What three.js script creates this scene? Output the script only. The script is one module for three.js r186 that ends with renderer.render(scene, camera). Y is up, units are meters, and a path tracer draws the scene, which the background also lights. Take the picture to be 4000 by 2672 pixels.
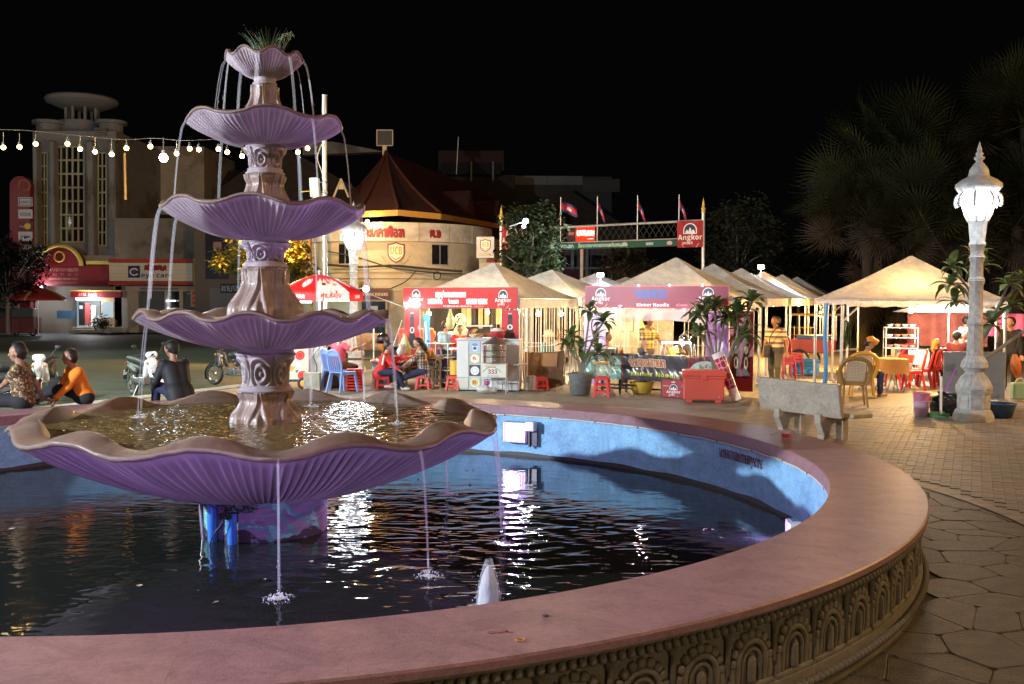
import * as THREE from 'three';
import { mergeGeometries, mergeVertices, toCreasedNormals } from 'three/addons/utils/BufferGeometryUtils.js';
import { RoundedBoxGeometry } from 'three/addons/geometries/RoundedBoxGeometry.js';
import { ImprovedNoise } from 'three/addons/math/ImprovedNoise.js';
// camera, sky, moon, exposure
const scene = new THREE.Scene();
const EYE = 2.05, PITCH = 0.0423, ROLL = 0.004;
const camera = new THREE.PerspectiveCamera(37.81, 1024 / 684, 0.1, 600);
camera.position.set(0, EYE, 0);
camera.rotation.set(-PITCH, 0, ROLL, 'YXZ');
scene.add(camera);
const renderer = new THREE.WebGLRenderer({ antialias: true });
renderer.toneMapping = THREE.LinearToneMapping;
renderer.toneMappingExposure = 1.0;
renderer.shadowMap.enabled = true;
{
const w = 64, h = 32, d = new Float32Array(w * h * 4);
for (let j = 0; j < h; j++) for (let i = 0; i < w; i++) {
const k = (j * w + i) * 4, up = j / h, v = 0.0012 * (1.15 - 0.3 * up);
d[k] = v * 1.0; d[k + 1] = v * 0.98; d[k + 2] = v * 1.08; d[k + 3] = 1;
}
const t = new THREE.DataTexture(d, w, h, THREE.RGBAFormat, THREE.FloatType);
t.mapping = THREE.EquirectangularReflectionMapping; t.magFilter = THREE.LinearFilter; t.needsUpdate = true;
scene.background = t; scene.environment = t;
}
const moon = new THREE.DirectionalLight(new THREE.Color(1, 0.95, 0.88), 0.006);
moon.position.set(-20, 40, 25); moon.castShadow = true;
Object.assign(moon.shadow.camera, { left: -40, right: 40, top: 40, bottom: -40, far: 160 });
scene.add(moon);
// helpers
const V = (x, y, z) => new THREE.Vector3(x, y, z);
function rng(a) { return () => { a |= 0; a = a + 0x6D2B79F5 | 0; let t = Math.imul(a ^ a >>> 15, 1 | a); t = t + Math.imul(t ^ t >>> 7, 61 | t) ^ t; return ((t ^ t >>> 14) >>> 0) / 4294967296; }; }
const clamp = (x, a, b) => Math.min(b, Math.max(a, x)), lerp = (a, b, t) => a + (b - a) * t;
const smooth = (a, b, x) => { const t = clamp((x - a) / (b - a), 0, 1); return t * t * (3 - 2 * t); };
const noise3 = new ImprovedNoise();
const FP = 3900 * 2347 / 4000;
function ray(px, py) {
let x = (px - 1173.5) / FP, y = -(py - 783.9) / FP;
const c = Math.cos(ROLL), s = Math.sin(ROLL); [x, y] = [c * x - s * y, s * x + c * y];
return V(x, y * Math.cos(PITCH) - Math.sin(PITCH), -y * Math.sin(PITCH) - Math.cos(PITCH));
}
const at = (px, py, z) => { const d = ray(px, py); return d.multiplyScalar(z / d.z).add(V(0, EYE, 0)); };
const gnd = (px, py, y = 0) => { const d = ray(px, py); return d.multiplyScalar((y - EYE) / d.y).add(V(0, EYE, 0)); };
const names = {};
function numbered(n) { if (!(n in names)) { names[n] = 0; return n; } names[n]++; return n + '_' + String(names[n]).padStart(3, '0'); }
function tag(o, label, category, group, kind) { if (label) o.userData.label = label; if (category) o.userData.category = category; if (group) o.userData.group = group; if (kind) o.userData.kind = kind; return o; }
function thing(name, label, category, p = [0, 0, 0], turn = 0, group) {
const o = new THREE.Group(); o.name = numbered(name); scene.add(o);
if (p.isVector3) o.position.copy(p); else o.position.set(...p);
o.rotation.y = turn; return tag(o, label, category, group);
}
function copyOf(root, p, turn, label, group) {
const r = root.clone(); r.name = numbered(root.name.replace(/_\d{3}$/, '')); r.userData = { ...root.userData }; scene.add(r);
if (p.isVector3) r.position.copy(p); else r.position.set(...p);
r.rotation.y = turn; if (label) r.userData.label = label; if (group) { r.userData.group = group; } return r;
}
function fin(g) {
if (g.index) g = g.toNonIndexed();
for (const k of Object.keys(g.attributes)) if (!['position', 'normal', 'uv', 'color'].includes(k)) g.deleteAttribute(k);
if (!g.attributes.normal) g.computeVertexNormals();
if (!g.attributes.uv) g.setAttribute('uv', new THREE.BufferAttribute(new Float32Array(g.attributes.position.count * 2), 2));
return g;
}
function merge(gs) { gs = gs.flat(9).map(fin); const col = gs.some((g) => g.attributes.color); if (!col) { /* fine */ } return gs.length === 1 ? gs[0] : mergeGeometries(gs); }
function boxUV(g) {
const p = g.attributes.position, n = g.attributes.normal, u = g.attributes.uv;
for (let i = 0; i < p.count; i++) {
const ax = Math.abs(n.getX(i)), ay = Math.abs(n.getY(i)), az = Math.abs(n.getZ(i));
if (ay >= ax && ay >= az) u.setXY(i, p.getX(i), p.getZ(i));
else if (ax >= az) u.setXY(i, p.getZ(i), p.getY(i)); else u.setXY(i, p.getX(i), p.getY(i));
}
return g;
}
function mesh(name, gs, mat, parent = scene, label) {
let g = merge([gs]);
if (mat.userData.metric) boxUV(g);
const m = new THREE.Mesh(g, mat); m.castShadow = m.receiveShadow = true;
m.name = parent === scene ? numbered(name) : name; parent.add(m);
if (label) m.userData.label = label; return m;
}
function reuse(name, geo, mat, parent, p, r, s) { const m = new THREE.Mesh(geo, mat); m.castShadow = m.receiveShadow = true; m.name = parent === scene ? numbered(name) : name; if (p) m.position.set(...p); if (r) m.rotation.set(...r); if (s) m.scale.set(...s); parent.add(m); return m; }
const tr = (g, x = 0, y = 0, z = 0, rx = 0, ry = 0, rz = 0, s = 1) => { if (s !== 1) Array.isArray(s) ? g.scale(...s) : g.scale(s, s, s); if (rx) g.rotateX(rx); if (ry) g.rotateY(ry); if (rz) g.rotateZ(rz); return g.translate(x, y, z); };
const box = (w, h, d, x = 0, y = 0, z = 0, rx = 0, ry = 0, rz = 0) => tr(new THREE.BoxGeometry(w, h, d), x, y, z, rx, ry, rz);
const rbox = (w, h, d, r, x = 0, y = 0, z = 0, rx = 0, ry = 0, rz = 0, s = 2) => tr(new RoundedBoxGeometry(w, h, d, s, Math.min(r, w / 2.01, h / 2.01, d / 2.01)), x, y, z, rx, ry, rz);
const cyl = (r0, r1, h, x = 0, y = 0, z = 0, n = 20, rx = 0, ry = 0, rz = 0, open = false) => tr(new THREE.CylinderGeometry(r1, r0, h, n, 1, open), x, y, z, rx, ry, rz);
const sph = (r, x = 0, y = 0, z = 0, n = 12, s = 1) => tr(new THREE.SphereGeometry(r, n, Math.ceil(n * 0.7)), x, y, z, 0, 0, 0, s);
const lathe = (pts, n = 24, x = 0, y = 0, z = 0) => tr(new THREE.LatheGeometry(pts.map((p) => new THREE.Vector2(...p)), n), x, y, z);
function bar(a, b, r, n = 8, r2 = r) {        // a round bar from a to b
a = a.isVector3 ? a : V(...a); b = b.isVector3 ? b : V(...b);
const g = new THREE.CylinderGeometry(r2, r, a.distanceTo(b), n, 1), q = new THREE.Quaternion().setFromUnitVectors(V(0, 1, 0), b.clone().sub(a).normalize());
g.applyQuaternion(q); const m = a.clone().add(b).multiplyScalar(0.5); return g.translate(m.x, m.y, m.z);
}
function beam(a, b, w, h) {                    // a square bar from a to b
a = a.isVector3 ? a : V(...a); b = b.isVector3 ? b : V(...b);
const L = a.distanceTo(b), g = new THREE.BoxGeometry(w, h, L), m = new THREE.Matrix4().lookAt(a, b, Math.abs(b.y - a.y) > 0.95 * L ? V(1, 0, 0) : V(0, 1, 0));
g.applyMatrix4(m); const c = a.clone().add(b).multiplyScalar(0.5); return g.translate(c.x, c.y, c.z);
}
const tube = (pts, r, n = 6, seg = 0, closed = false) => new THREE.TubeGeometry(new THREE.CatmullRomCurve3(pts.map((p) => p.isVector3 ? p : V(...p)), closed), seg || pts.length * 4, r, n, closed);
function extr(pts, depth, bevel = 0, holes = []) {
const s = new THREE.Shape(pts.map((p) => new THREE.Vector2(...p)));
for (const h of holes) s.holes.push(new THREE.Path(h.map((p) => new THREE.Vector2(...p))));
return new THREE.ExtrudeGeometry(s, { depth, bevelEnabled: bevel > 0, bevelSize: bevel, bevelThickness: bevel, bevelSegments: 1, curveSegments: 8 });
}
function grid(nu, nv, f, closeU = false) {     // a sheet f(u, v) -> [x, y, z]
const pos = [], uv = [], idx = [];
for (let j = 0; j <= nv; j++) for (let i = 0; i <= nu; i++) { pos.push(...f(i / nu, j / nv)); uv.push(i / nu, j / nv); }
const w = nu + 1;
for (let j = 0; j < nv; j++) for (let i = 0; i < nu; i++) { const a = j * w + i, b = a + 1, c = a + w, d = c + 1; idx.push(a, c, b, b, c, d); }
const g = new THREE.BufferGeometry();
g.setAttribute('position', new THREE.Float32BufferAttribute(pos, 3)); g.setAttribute('uv', new THREE.Float32BufferAttribute(uv, 2)); g.setIndex(idx); g.computeVertexNormals();
if (closeU) { const n = g.attributes.normal; for (let j = 0; j <= nv; j++) { const a = j * w, b = a + nu; const m = V(n.getX(a) + n.getX(b), n.getY(a) + n.getY(b), n.getZ(a) + n.getZ(b)).normalize(); n.setXYZ(a, m.x, m.y, m.z); n.setXYZ(b, m.x, m.y, m.z); } }
return g;
}
// textures and materials
function tex(w, h, f, srgb) {
const d = new Uint8Array(w * h * 4);
for (let j = 0; j < h; j++) for (let i = 0; i < w; i++) { const c = f(i / w, j / h, i, j), k = (j * w + i) * 4; if (typeof c === 'number') d[k] = d[k + 1] = d[k + 2] = clamp(c * 255, 0, 255); else { d[k] = clamp(c[0] * 255, 0, 255); d[k + 1] = clamp(c[1] * 255, 0, 255); d[k + 2] = clamp(c[2] * 255, 0, 255); } d[k + 3] = 255; }
const t = new THREE.DataTexture(d, w, h, THREE.RGBAFormat); t.wrapS = t.wrapT = THREE.RepeatWrapping; t.magFilter = THREE.LinearFilter; t.minFilter = THREE.LinearMipmapLinearFilter; t.generateMipmaps = true;
if (srgb) t.colorSpace = THREE.SRGBColorSpace; t.needsUpdate = true; return t;
}
const tnoise = (u, v, f, z) => { const a = u * Math.PI * 2, b = v * Math.PI * 2, R = f / 6.283; return noise3.noise(Math.cos(a) * R + 11.3 + z, Math.sin(a) * R + Math.cos(b) * R * 1.3 + 7.7, Math.sin(b) * R * 1.3 + 3.1 - z); };
const fbm = (u, v, f, z, o = 4) => { let s = 0, a = 0.5; for (let i = 0; i < o; i++) { s += a * tnoise(u, v, f * 2 ** i, z + i * 5.2); a *= 0.55; } return s; };
const R1 = rng(7);
const tGrain = tex(256, 256, (u, v) => 0.5 + 0.55 * fbm(u, v, 24, 1, 3) + 0.16 * (R1() - 0.5));
const tMottle = tex(256, 256, (u, v) => { const a = 0.84 + 0.5 * fbm(u, v, 5, 4, 5) + 0.05 * (R1() - 0.5); return a; });
const tStain = tex(256, 256, (u, v) => { const a = fbm(u, v, 3, 9, 5), b = fbm(u, v, 16, 2, 3); const s = smooth(0.02, 0.28, a); return [0.95 - 0.34 * s + 0.25 * b, 0.94 - 0.38 * s + 0.25 * b, 0.93 - 0.42 * s + 0.22 * b]; });
const tSpeck = tex(256, 256, (u, v) => { const a = 0.80 + 0.34 * (R1() - 0.5) + 0.30 * fbm(u, v, 22, 13, 3) + 0.34 * fbm(u, v, 4, 3, 3); return [a, a * (0.98 + 0.06 * (R1() - 0.5)), a * 0.99]; });
const rep = (t, r, r2 = r) => { const c = t.clone(); c.repeat.set(r, r2); c.needsUpdate = true; return c; };
const reps = {}; const R_ = (t, r) => { const k = (t === tGrain ? 'g' : t === tMottle ? 'm' : t === tSpeck ? 'k' : 's') + r; return reps[k] || (reps[k] = rep(t, r)); };
function lin(r, g, b) { return new THREE.Color().setRGB(r, g, b); }
function M(color, rough = 0.7, o = {}) {
const { grain, mottle, stain, speck, bump, ...rest } = o;
const m = new THREE.MeshPhysicalMaterial({ color: Array.isArray(color) ? lin(...color) : new THREE.Color(color), roughness: rough, side: THREE.DoubleSide, ...rest });
if (mottle) { m.map = R_(tMottle, mottle); m.userData.metric = true; }
if (speck) { m.map = R_(tSpeck, speck); m.userData.metric = true; }
if (stain) { m.map = R_(tStain, stain); m.userData.metric = true; }
if (grain) { m.bumpMap = R_(tGrain, grain); m.bumpScale = bump || 0.003; m.userData.metric = true; }
return m;
}
const glow = (color, k) => new THREE.MeshStandardMaterial({ color: 0x111111, emissive: Array.isArray(color) ? lin(...color) : new THREE.Color(color), emissiveIntensity: k, roughness: 0.6 });
function lamp(p, color, cd, r = 0.04, parent = scene) { const l = new THREE.PointLight(Array.isArray(color) ? lin(...color) : new THREE.Color(color), cd, 0, 2); if (p.isVector3) l.position.copy(p); else l.position.set(...p); l.castShadow = true; l.shadow.radius = r / 0.02; parent.add(l); return l; }
const WARM = [1, 0.62, 0.24], SODIUM = [1, 0.50, 0.12], COOL = [0.80, 0.90, 1.0], VIOLET = [0.54, 0.29, 1.0], TUBE = [0.95, 0.97, 1.0], TENTW = [1, 0.72, 0.38];
function canvas(w, h, draw) { const c = document.createElement('canvas'); c.width = w; c.height = h; const x = c.getContext('2d'); draw(x, w, h); const t = new THREE.CanvasTexture(c); t.colorSpace = THREE.SRGBColorSpace; t.anisotropy = 4; return t; }
const printMat = (t, rough = 0.45, e = 0, o = {}) => { const m = new THREE.MeshPhysicalMaterial({ map: t, roughness: rough, side: THREE.DoubleSide, ...o }); if (e) { m.emissive = new THREE.Color(1, 1, 1); m.emissiveMap = t; m.emissiveIntensity = e; } return m; };
const face = (w, h, x = 0, y = 0, z = 0, ry = 0) => tr(new THREE.PlaneGeometry(w, h), x, y, z, 0, ry);
// lettering: Khmer and Thai strokes, badges
const KH = {
n: [0.8, [[.1, .3, .28, .02, .48, .2, .3, .42, .5, .6, .72, .45, .72, 1]]], p: [0.9, [[.32, .05, .12, .12, .14, 1, .78, 1, .78, .02]]], k: [1, [[.08, .25, .3, 0, .5, .18, .7, 0, .92, .22], [.18, .3, .18, 1], [.5, .35, .5, .75], [.84, .3, .84, 1]]],
x: [0.9, [[.35, .05, .12, .1, .3, .42, .12, .5, .2, .95, .5, 1, .78, .85, .78, .1, .55, .12]]], m: [0.9, [[.3, .05, .14, .1, .14, 1, .5, .95, .78, 1, .78, .05], [.14, .55, .45, .5]]], r: [0.55, [[.1, .25, .25, .02, .4, .2, .22, .45, .4, .6, .4, 1]]],
s: [1, [[.1, .1, .3, .02, .3, .5, .12, .98], [.3, .55, .6, .35, .86, .05, .86, 1], [.3, .72, .58, .98, .86, .8]]], h: [1, [[.1, .02, .1, 1, .48, 1, .5, .4, .9, .1, .9, 1]]], b: [0.9, [[.08, .2, .4, 0, .74, .2, .78, 1], [.3, .35, .2, 1], [.22, .6, .52, .5]]],
a: [0.5, [[.1, .2, .3, 0, .38, .3, .38, 1]]], N: [1.15, [[.3, .05, .1, .1, .1, 1, .42, 1, .42, .05, .74, .05, .74, 1, 1.02, 1, 1.02, .05]]], j: [0.85, [[.2, .12, .62, .05, .62, .5, .2, .52, .2, 1, .75, 1, .75, .6]]], c: [0.9, [[.72, .18, .34, .02, .14, .5, .34, 1, .78, .92, .78, .5, .5, .5]]],
A: [0.95, [[.1, .05, .32, .4, .1, 1, .8, 1, .8, .25], [.52, .02, .52, .6]]], l: [0.9, [[.1, .1, .3, .02, .3, .9, .5, 1, .8, .9, .8, .05]]], g: [0.7, [[.55, .08, .2, .1, .4, .45, .15, .6, .3, 1, .6, .9]]], y: [1.1, [[.1, .2, .35, .02, .5, .3, .3, .5, .2, 1, .6, 1, .6, .1, .95, .1, .95, 1]]],
e: [0.45, [[.4, .08, .15, .2, .15, .9, .4, 1, .2, .6]]], t: [0.9, [[.1, .25, .35, 0, .7, .15, .78, 1], [.2, .4, .2, 1, .5, 1]]], d: [0.9, [[.3, .05, .12, .1, .12, 1, .5, 1, .5, .5, .78, .5, .78, 0]]], o: [0.6, [[.1, .05, .45, .05, .45, 1]]],
i: [0, [[-.7, -.12, -.45, -.34, -.1, -.14, -.7, -.12]]], M: [0, [[-.5, -.3, -.35, -.2, -.5, -.1, -.65, -.2, -.5, -.3]]], u: [0, [[-.45, 1.12, -.45, 1.35, -.3, 1.35]]], q: [0, [[-.7, 1.15, -.6, 1.4, -.3, 1.4, -.2, 1.15]]], '.': [0.35, [[.15, .92, .2, 1]]], ' ': [0.5, []],
};
const TH = {
s: [0.8, [[.1, .75, .2, .62, .3, .75, .18, .92, .12, .6, .35, .32, .62, .45, .64, 1], [.48, .62, .74, .24]]], u: [0, [[-.3, 1.15, -.18, 1.15, -.18, 1.4]]], x: [0.75, [[.12, .5, .24, .36, .34, .5, .22, .62, .2, .95, .6, .98, .62, .36, .5, .4]]], '.': [0.3, [[.1, .94, .16, 1]]], g: [0.7, [[.3, .5, .4, .36, .5, .45, .4, .6, .5, .4, .52, .95, .1, .75]]],
y: [0.8, [[.2, .36, .1, .5, .25, .6, .1, .8, .2, .98, .62, .98, .64, .36]]], i: [0, [[-.6, .2, -.38, .02, -.12, .18, -.6, .2]]], '1': [0, [[-.3, .2, -.3, -.05]]], '2': [0, [[-.4, -.1, -.25, -.2, -.3, 0, -.1, -.1]]], m: [0.85, [[.12, .4, .24, .36, .22, .98, .4, .85, .66, .98, .66, .36]]], w: [0.7, [[.1, .5, .3, .32, .52, .5, .52, 1, .36, .9]]], a: [0.75, [[.3, .6, .2, .45, .1, .7, .2, .98, .58, .98, .58, .5, .35, .32, .12, .42]]], l: [0.75, [[.12, .9, .25, .8, .2, .98, .1, .6, .35, .32, .6, .5, .6, 1], [.3, .7, .6, .55]]], ' ': [0.5, []],
};
function strokes(x, table, s, px, py, h, k = 0.9) {
for (const ch of s) {
const g = table[ch]; if (!g) continue;
for (const p of g[1]) {
x.beginPath(); const w = h * k; const X = (i) => px + p[i] * w, Y = (i) => py + p[i + 1] * h;
x.moveTo(X(0), Y(0)); for (let i = 2; i < p.length - 2; i += 2) x.quadraticCurveTo(X(i), Y(i), (X(i) + X(i + 2)) / 2, (Y(i) + Y(i + 2)) / 2);
x.lineTo(X(p.length - 2), Y(p.length - 2)); x.stroke();
}
px += g[0] * h * k;
}
return px;
}
const khText = (x, s, px, py, h, k) => strokes(x, KH, s, px, py, h, k), thText = (x, s, px, py, h, k) => strokes(x, TH, s, px, py, h, k);
function text(x, s, px, py, size, color, font = 'bold', align = 'center') { x.fillStyle = color; x.font = font + ' ' + size + 'px sans-serif'; x.textAlign = align; x.textBaseline = 'middle'; x.fillText(s, px, py); }
function badge(x, cx, cy, s, ink = '#f4f0ee', dark = '#2b3550') {
x.save(); x.translate(cx, cy); x.scale(s, s);
x.fillStyle = ink; x.beginPath(); x.arc(0, -12, 26, Math.PI, 0); x.lineTo(26, 2); x.lineTo(-26, 2); x.fill();
x.fillStyle = dark; x.beginPath(); x.arc(0, -12, 22, Math.PI, 0); x.lineTo(22, 0); x.lineTo(-22, 0); x.fill();
x.fillStyle = ink; for (const [dx, h] of [[-12, 15], [0, 23], [12, 15]]) { x.beginPath(); x.moveTo(dx - 7, 0); x.quadraticCurveTo(dx - 6, -h * 0.6, dx, -h); x.quadraticCurveTo(dx + 6, -h * 0.6, dx + 7, 0); x.fill(); }
text(x, 'Angkor', 0, 14, 27, ink);
x.strokeStyle = ink; x.lineWidth = 2.2; khText(x, 'srabear', -30, 31, 9, 1.0);
x.lineWidth = 1.6; x.beginPath(); x.arc(0, 26, 34, 0.35, Math.PI - 0.35); x.stroke();
x.restore();
}
function heart(x, cx, cy, s, ink = '#ffffff') {       // the swirl heart of the ice cream sign
x.save(); x.translate(cx, cy); x.scale(s, s); x.strokeStyle = ink; x.lineWidth = 6; x.lineCap = 'round';
for (const k of [1, 0.66, 0.33]) { x.beginPath(); x.moveTo(0, 30 * k); x.bezierCurveTo(-60 * k, 0, -46 * k, -38 * k, -16 * k, -30 * k); x.quadraticCurveTo(-4 * k, -26 * k, 0, -14 * k); x.quadraticCurveTo(8 * k, -30 * k, 24 * k, -30 * k); x.bezierCurveTo(58 * k, -26 * k, 48 * k, 10 * k, 0, 30 * k); x.stroke(); }
x.restore();
}
function crest(x, cx, cy, s, letters = '#c8a230') {
x.save(); x.translate(cx, cy); x.scale(s, s); x.fillStyle = '#efe6d4'; x.strokeStyle = '#7d1420'; x.lineWidth = 7; x.lineJoin = 'round';
x.beginPath(); x.moveTo(0, -58); x.quadraticCurveTo(25, -44, 48, -46); x.lineTo(48, 8); x.quadraticCurveTo(44, 44, 0, 62); x.quadraticCurveTo(-44, 44, -48, 8); x.lineTo(-48, -46); x.quadraticCurveTo(-25, -44, 0, -58); x.fill(); x.stroke();
x.save(); x.scale(0.74, 1.25); text(x, 'UCB', 0, -6, 50, letters); x.restore();
x.strokeStyle = '#7a6a44'; x.lineWidth = 4; x.beginPath(); x.moveTo(-30, 28); x.lineTo(0, 46); x.lineTo(30, 28); x.stroke();
x.restore();
}
// the setting: plaza, street, water
const PC = V(-2.31, 0, -9.34), RI = 5.05, RO = 5.76, WATER = -0.114, RIM = 0.578;
const POLE = (a, r, y = 0) => V(PC.x + r * Math.cos(a), y, PC.z + r * Math.sin(a));
const ROWD = V(0.42, 0, -0.907), ROWN = V(0.907, 0, 0.42);           // along the stall rows, and across them
const mStone = [[0.10, 0.084, 0.048], [0.114, 0.093, 0.052], [0.088, 0.078, 0.048], [0.104, 0.088, 0.058]].map((c) => M(c, 0.6, { mottle: 1.7, grain: 3, bump: 0.012 }));
const mJoint = M([0.075, 0.067, 0.045], 0.95, { mottle: 1.3, grain: 4, bump: 0.01 });
const mPaver = [[0.30, 0.25, 0.20], [0.27, 0.235, 0.195], [0.33, 0.275, 0.215], [0.25, 0.225, 0.2]].map((c) => M(c, 0.6, { mottle: 1.1, grain: 6, bump: 0.003 }));
const mPaveFar = M([0.28, 0.24, 0.195], 0.62, { mottle: 0.9, grain: 3, bump: 0.004 });
const mAsphalt = M([0.095, 0.112, 0.09], 0.62, { mottle: 0.35, grain: 3.1, bump: 0.006 });
const mKerb = M([0.42, 0.39, 0.32], 0.8, { mottle: 0.8, grain: 4 });
function sheet(outline, y) { const s = new THREE.ShapeGeometry(new THREE.Shape(outline.map(([x, z]) => new THREE.Vector2(x, -z)))); s.rotateX(-Math.PI / 2); s.translate(0, y, 0); return s; }
const kerbP = (t) => V(-7.0 + ROWD.x * t, 0, -21.5 + ROWD.z * t);      // the plaza's street edge
{
const s = new THREE.Shape([[-300, 60], [300, 60], [300, -400], [-300, -400]].map(([x, z]) => new THREE.Vector2(x, -z)));
const hole = new THREE.Path(); hole.absarc(PC.x, -PC.z, RI + 0.3, 0, 6.2832, true); s.holes.push(hole);
const g = new THREE.ShapeGeometry(s, 96); g.rotateX(-Math.PI / 2); g.translate(0, -0.16, 0);
tag(mesh('ground', g, mAsphalt), 'dark ground under the plaza, the street and the buildings', 'ground', null, 'structure');
const a = kerbP(-40), b = kerbP(60);
const st = sheet([[a.x, a.z], [b.x, b.z], [b.x - 8, -64], [-70, -64], [-70, a.z]], -0.13);
tag(mesh('street', st, mAsphalt), 'grey asphalt street lit greenish between the plaza and the shops', 'road', null, 'structure');
const k = thing('kerb', 'pale concrete kerb stones along the plaza edge by the street', 'kerb'); k.userData.kind = 'structure';
const kg = rbox(0.42, 0.16, 1.16, 0.02, 0, -0.06, 0), ang = Math.atan2(-ROWD.x, -ROWD.z) + Math.PI;
for (let i = -14; i < 20; i++) { const p = kerbP(i * 1.18); const m = reuse('kerb_stone', kg, mKerb, k, [p.x - 0.2, 0, p.z - 0.1], [0, ang, 0]); if (mKerb.userData.metric && !kg.userData.done) { boxUV(kg); kg.userData.done = 1; } }
tag(mesh('grass_verge', sheet([[-7.4, -21.2], [-9.2, -17.6], [-10.0, -18.4], [-8.2, -22.6]], -0.115), M([0.05, 0.08, 0.02], 0.9, { mottle: 2, grain: 9, bump: 0.03 })), 'small green strip of short grass against the kerb behind the boy', 'grass', null, 'structure');
const c0 = kerbP(-40), c1 = kerbP(70);
const ps = new THREE.Shape([[c0.x, c0.z], [c1.x, c1.z], [80, -80], [80, 30], [c0.x, 30]].map(([x, z]) => new THREE.Vector2(x, -z)));
const ph = new THREE.Path(); ph.absarc(PC.x, -PC.z, RO - 0.1, 0, 6.2832, true); ps.holes.push(ph);
const pg = new THREE.ShapeGeometry(ps, 96); pg.rotateX(-Math.PI / 2); pg.translate(0, -0.012, 0);
const plaza = mesh('plaza_paving', pg, mJoint); tag(plaza, 'plaza pavement of flagstones round the basin and brick pavers beyond', 'pavement', null, 'structure');
const fs = new THREE.Shape([[c0.x, c0.z], [c1.x, c1.z], [80, -80], [80, 30], [c0.x, 30]].map(([x, z]) => new THREE.Vector2(x, -z)));
const fh = new THREE.Path(); fh.absarc(PC.x, -PC.z, 7.2, 0, 6.2832, true); fs.holes.push(fh);
const r = rng(21), pts = [];
for (let x = -1; x < 6.4; x += 0.43) for (let z = -13.5; z < -1.2; z += 0.34) if (r() < 0.82) pts.push([x + (r() - 0.5) * 0.42 + ((Math.round(z / 0.34) & 1) ? 0.21 : 0), z + (r() - 0.5) * 0.34]);
const radius = (p) => Math.hypot(p[0] - PC.x, p[1] - PC.z);
let made = 0;
for (const p of pts) {
const rr = radius(p); if (rr < RO - 0.1 || rr > 7.25) continue;
const dep = -p[1]; if (Math.abs(p[0]) > dep * 0.56 + 0.9) continue;
let poly = [[p[0] - 0.6, p[1] - 0.6], [p[0] + 0.6, p[1] - 0.6], [p[0] + 0.6, p[1] + 0.6], [p[0] - 0.6, p[1] + 0.6]];
const cut = (nx, nz, d) => { const out = []; for (let i = 0; i < poly.length; i++) { const a = poly[i], b = poly[(i + 1) % poly.length], da = a[0] * nx + a[1] * nz - d, db = b[0] * nx + b[1] * nz - d; if (da <= 0) out.push(a); if (da * db < 0) { const t = da / (da - db); out.push([lerp(a[0], b[0], t), lerp(a[1], b[1], t)]); } } poly = out; };
for (const q of pts) { if (q === p) continue; const dx = q[0] - p[0], dz = q[1] - p[1], L = Math.hypot(dx, dz); if (L > 1.1) continue; const nx = dx / L, nz = dz / L; cut(nx, nz, (p[0] + q[0]) / 2 * nx + (p[1] + q[1]) / 2 * nz - 0.002 - 0.004 * r()); }
{ const nx = (p[0] - PC.x) / rr, nz = (p[1] - PC.z) / rr; cut(nx, nz, PC.x * nx + PC.z * nz + 7.0 * 0.999); cut(-nx, -nz, -(PC.x * nx + PC.z * nz + 5.66)); }
if (poly.length < 3) continue;
const rp = []; for (let i = 0; i < poly.length; i++) { const a = poly[i], b = poly[(i + 1) % poly.length], c = poly[(i + poly.length - 1) % poly.length]; rp.push([lerp(a[0], c[0], 0.1), lerp(a[1], c[1], 0.1)], [lerp(a[0], b[0], 0.1), lerp(a[1], b[1], 0.1)]); }
for (let it = 0; it < 1; it++) { const np = []; for (let i = 0; i < rp.length; i++) { const a = rp[i], b = rp[(i + 1) % rp.length], L = Math.hypot(b[0] - a[0], b[1] - a[1]), n = Math.max(1, Math.round(L / 0.09)); for (let j = 0; j < n; j++) { const t = j / n, x = lerp(a[0], b[0], t), z = lerp(a[1], b[1], t), s = 1 - 0.003 - 0.018 * (0.5 + 0.8 * noise3.noise(x * 9, z * 9, p[0] * 3)); np.push([lerp(p[0], x, s), lerp(p[1], z, s)]); } } rp.splice(0, rp.length, ...np); }
const top = -0.004 + 0.006 * r(), g = extr(rp.map(([x, z]) => [x, -z]), 0.02, 0.005); g.rotateX(-Math.PI / 2); g.translate(0, top - 0.025, 0); g.rotateX(0);
mesh('flagstone', g, mStone[Math.floor(r() * 4)], plaza); made++;
}
for (let k2 = 0; k2 < 52; k2++) { const a0 = -1.25 + k2 * 0.045, g = grid(3, 1, (u, v) => { const q = POLE(a0 + 0.0435 * u, 7.03 + 0.15 * v, 0.001); return [q.x, q.y, q.z]; }); mesh('border_stone', g, mPaver[1], plaza); }
const pw = 0.215, pd = 0.108; let pg0 = rbox(pw - 0.0035, 0.03, pd - 0.0035, 0.004, 0, -0.015, 0, 0, 0, 0, 1); const list = [];
const ax = Math.atan2(-ROWN.z, ROWN.x);
for (let j = -30; j < 150; j++) for (let i = -2; i < 80; i++) {
const u = (i + (j & 1) * 0.5) * pw, v = j * pd, x = 2.4 + ROWN.x * u + ROWD.x * v, z = -9 + ROWN.z * u + ROWD.z * v;
const dd = Math.hypot(x - PC.x, z - PC.z); if (dd < 7.3 || z > -5 || z < -19.5) continue;
const px = 1173.5 + x / -z * FP; if (px < 1250 || px > 2420) continue;
list.push([-z, x, z]);
}
list.sort((a, b) => a[0] - b[0]);
const rest = []; boxUV(pg0 = fin(pg0));
list.forEach(([d, x, z], k2) => {
const y = 0.001 + 0.004 * r();
if (k2 < 300) reuse('paver', pg0, mPaver[Math.floor(r() * 4)], plaza, [x, y, z], [0, ax, 0]);
else rest.push([x, y, z, Math.floor(r() * 4)]);
});
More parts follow.
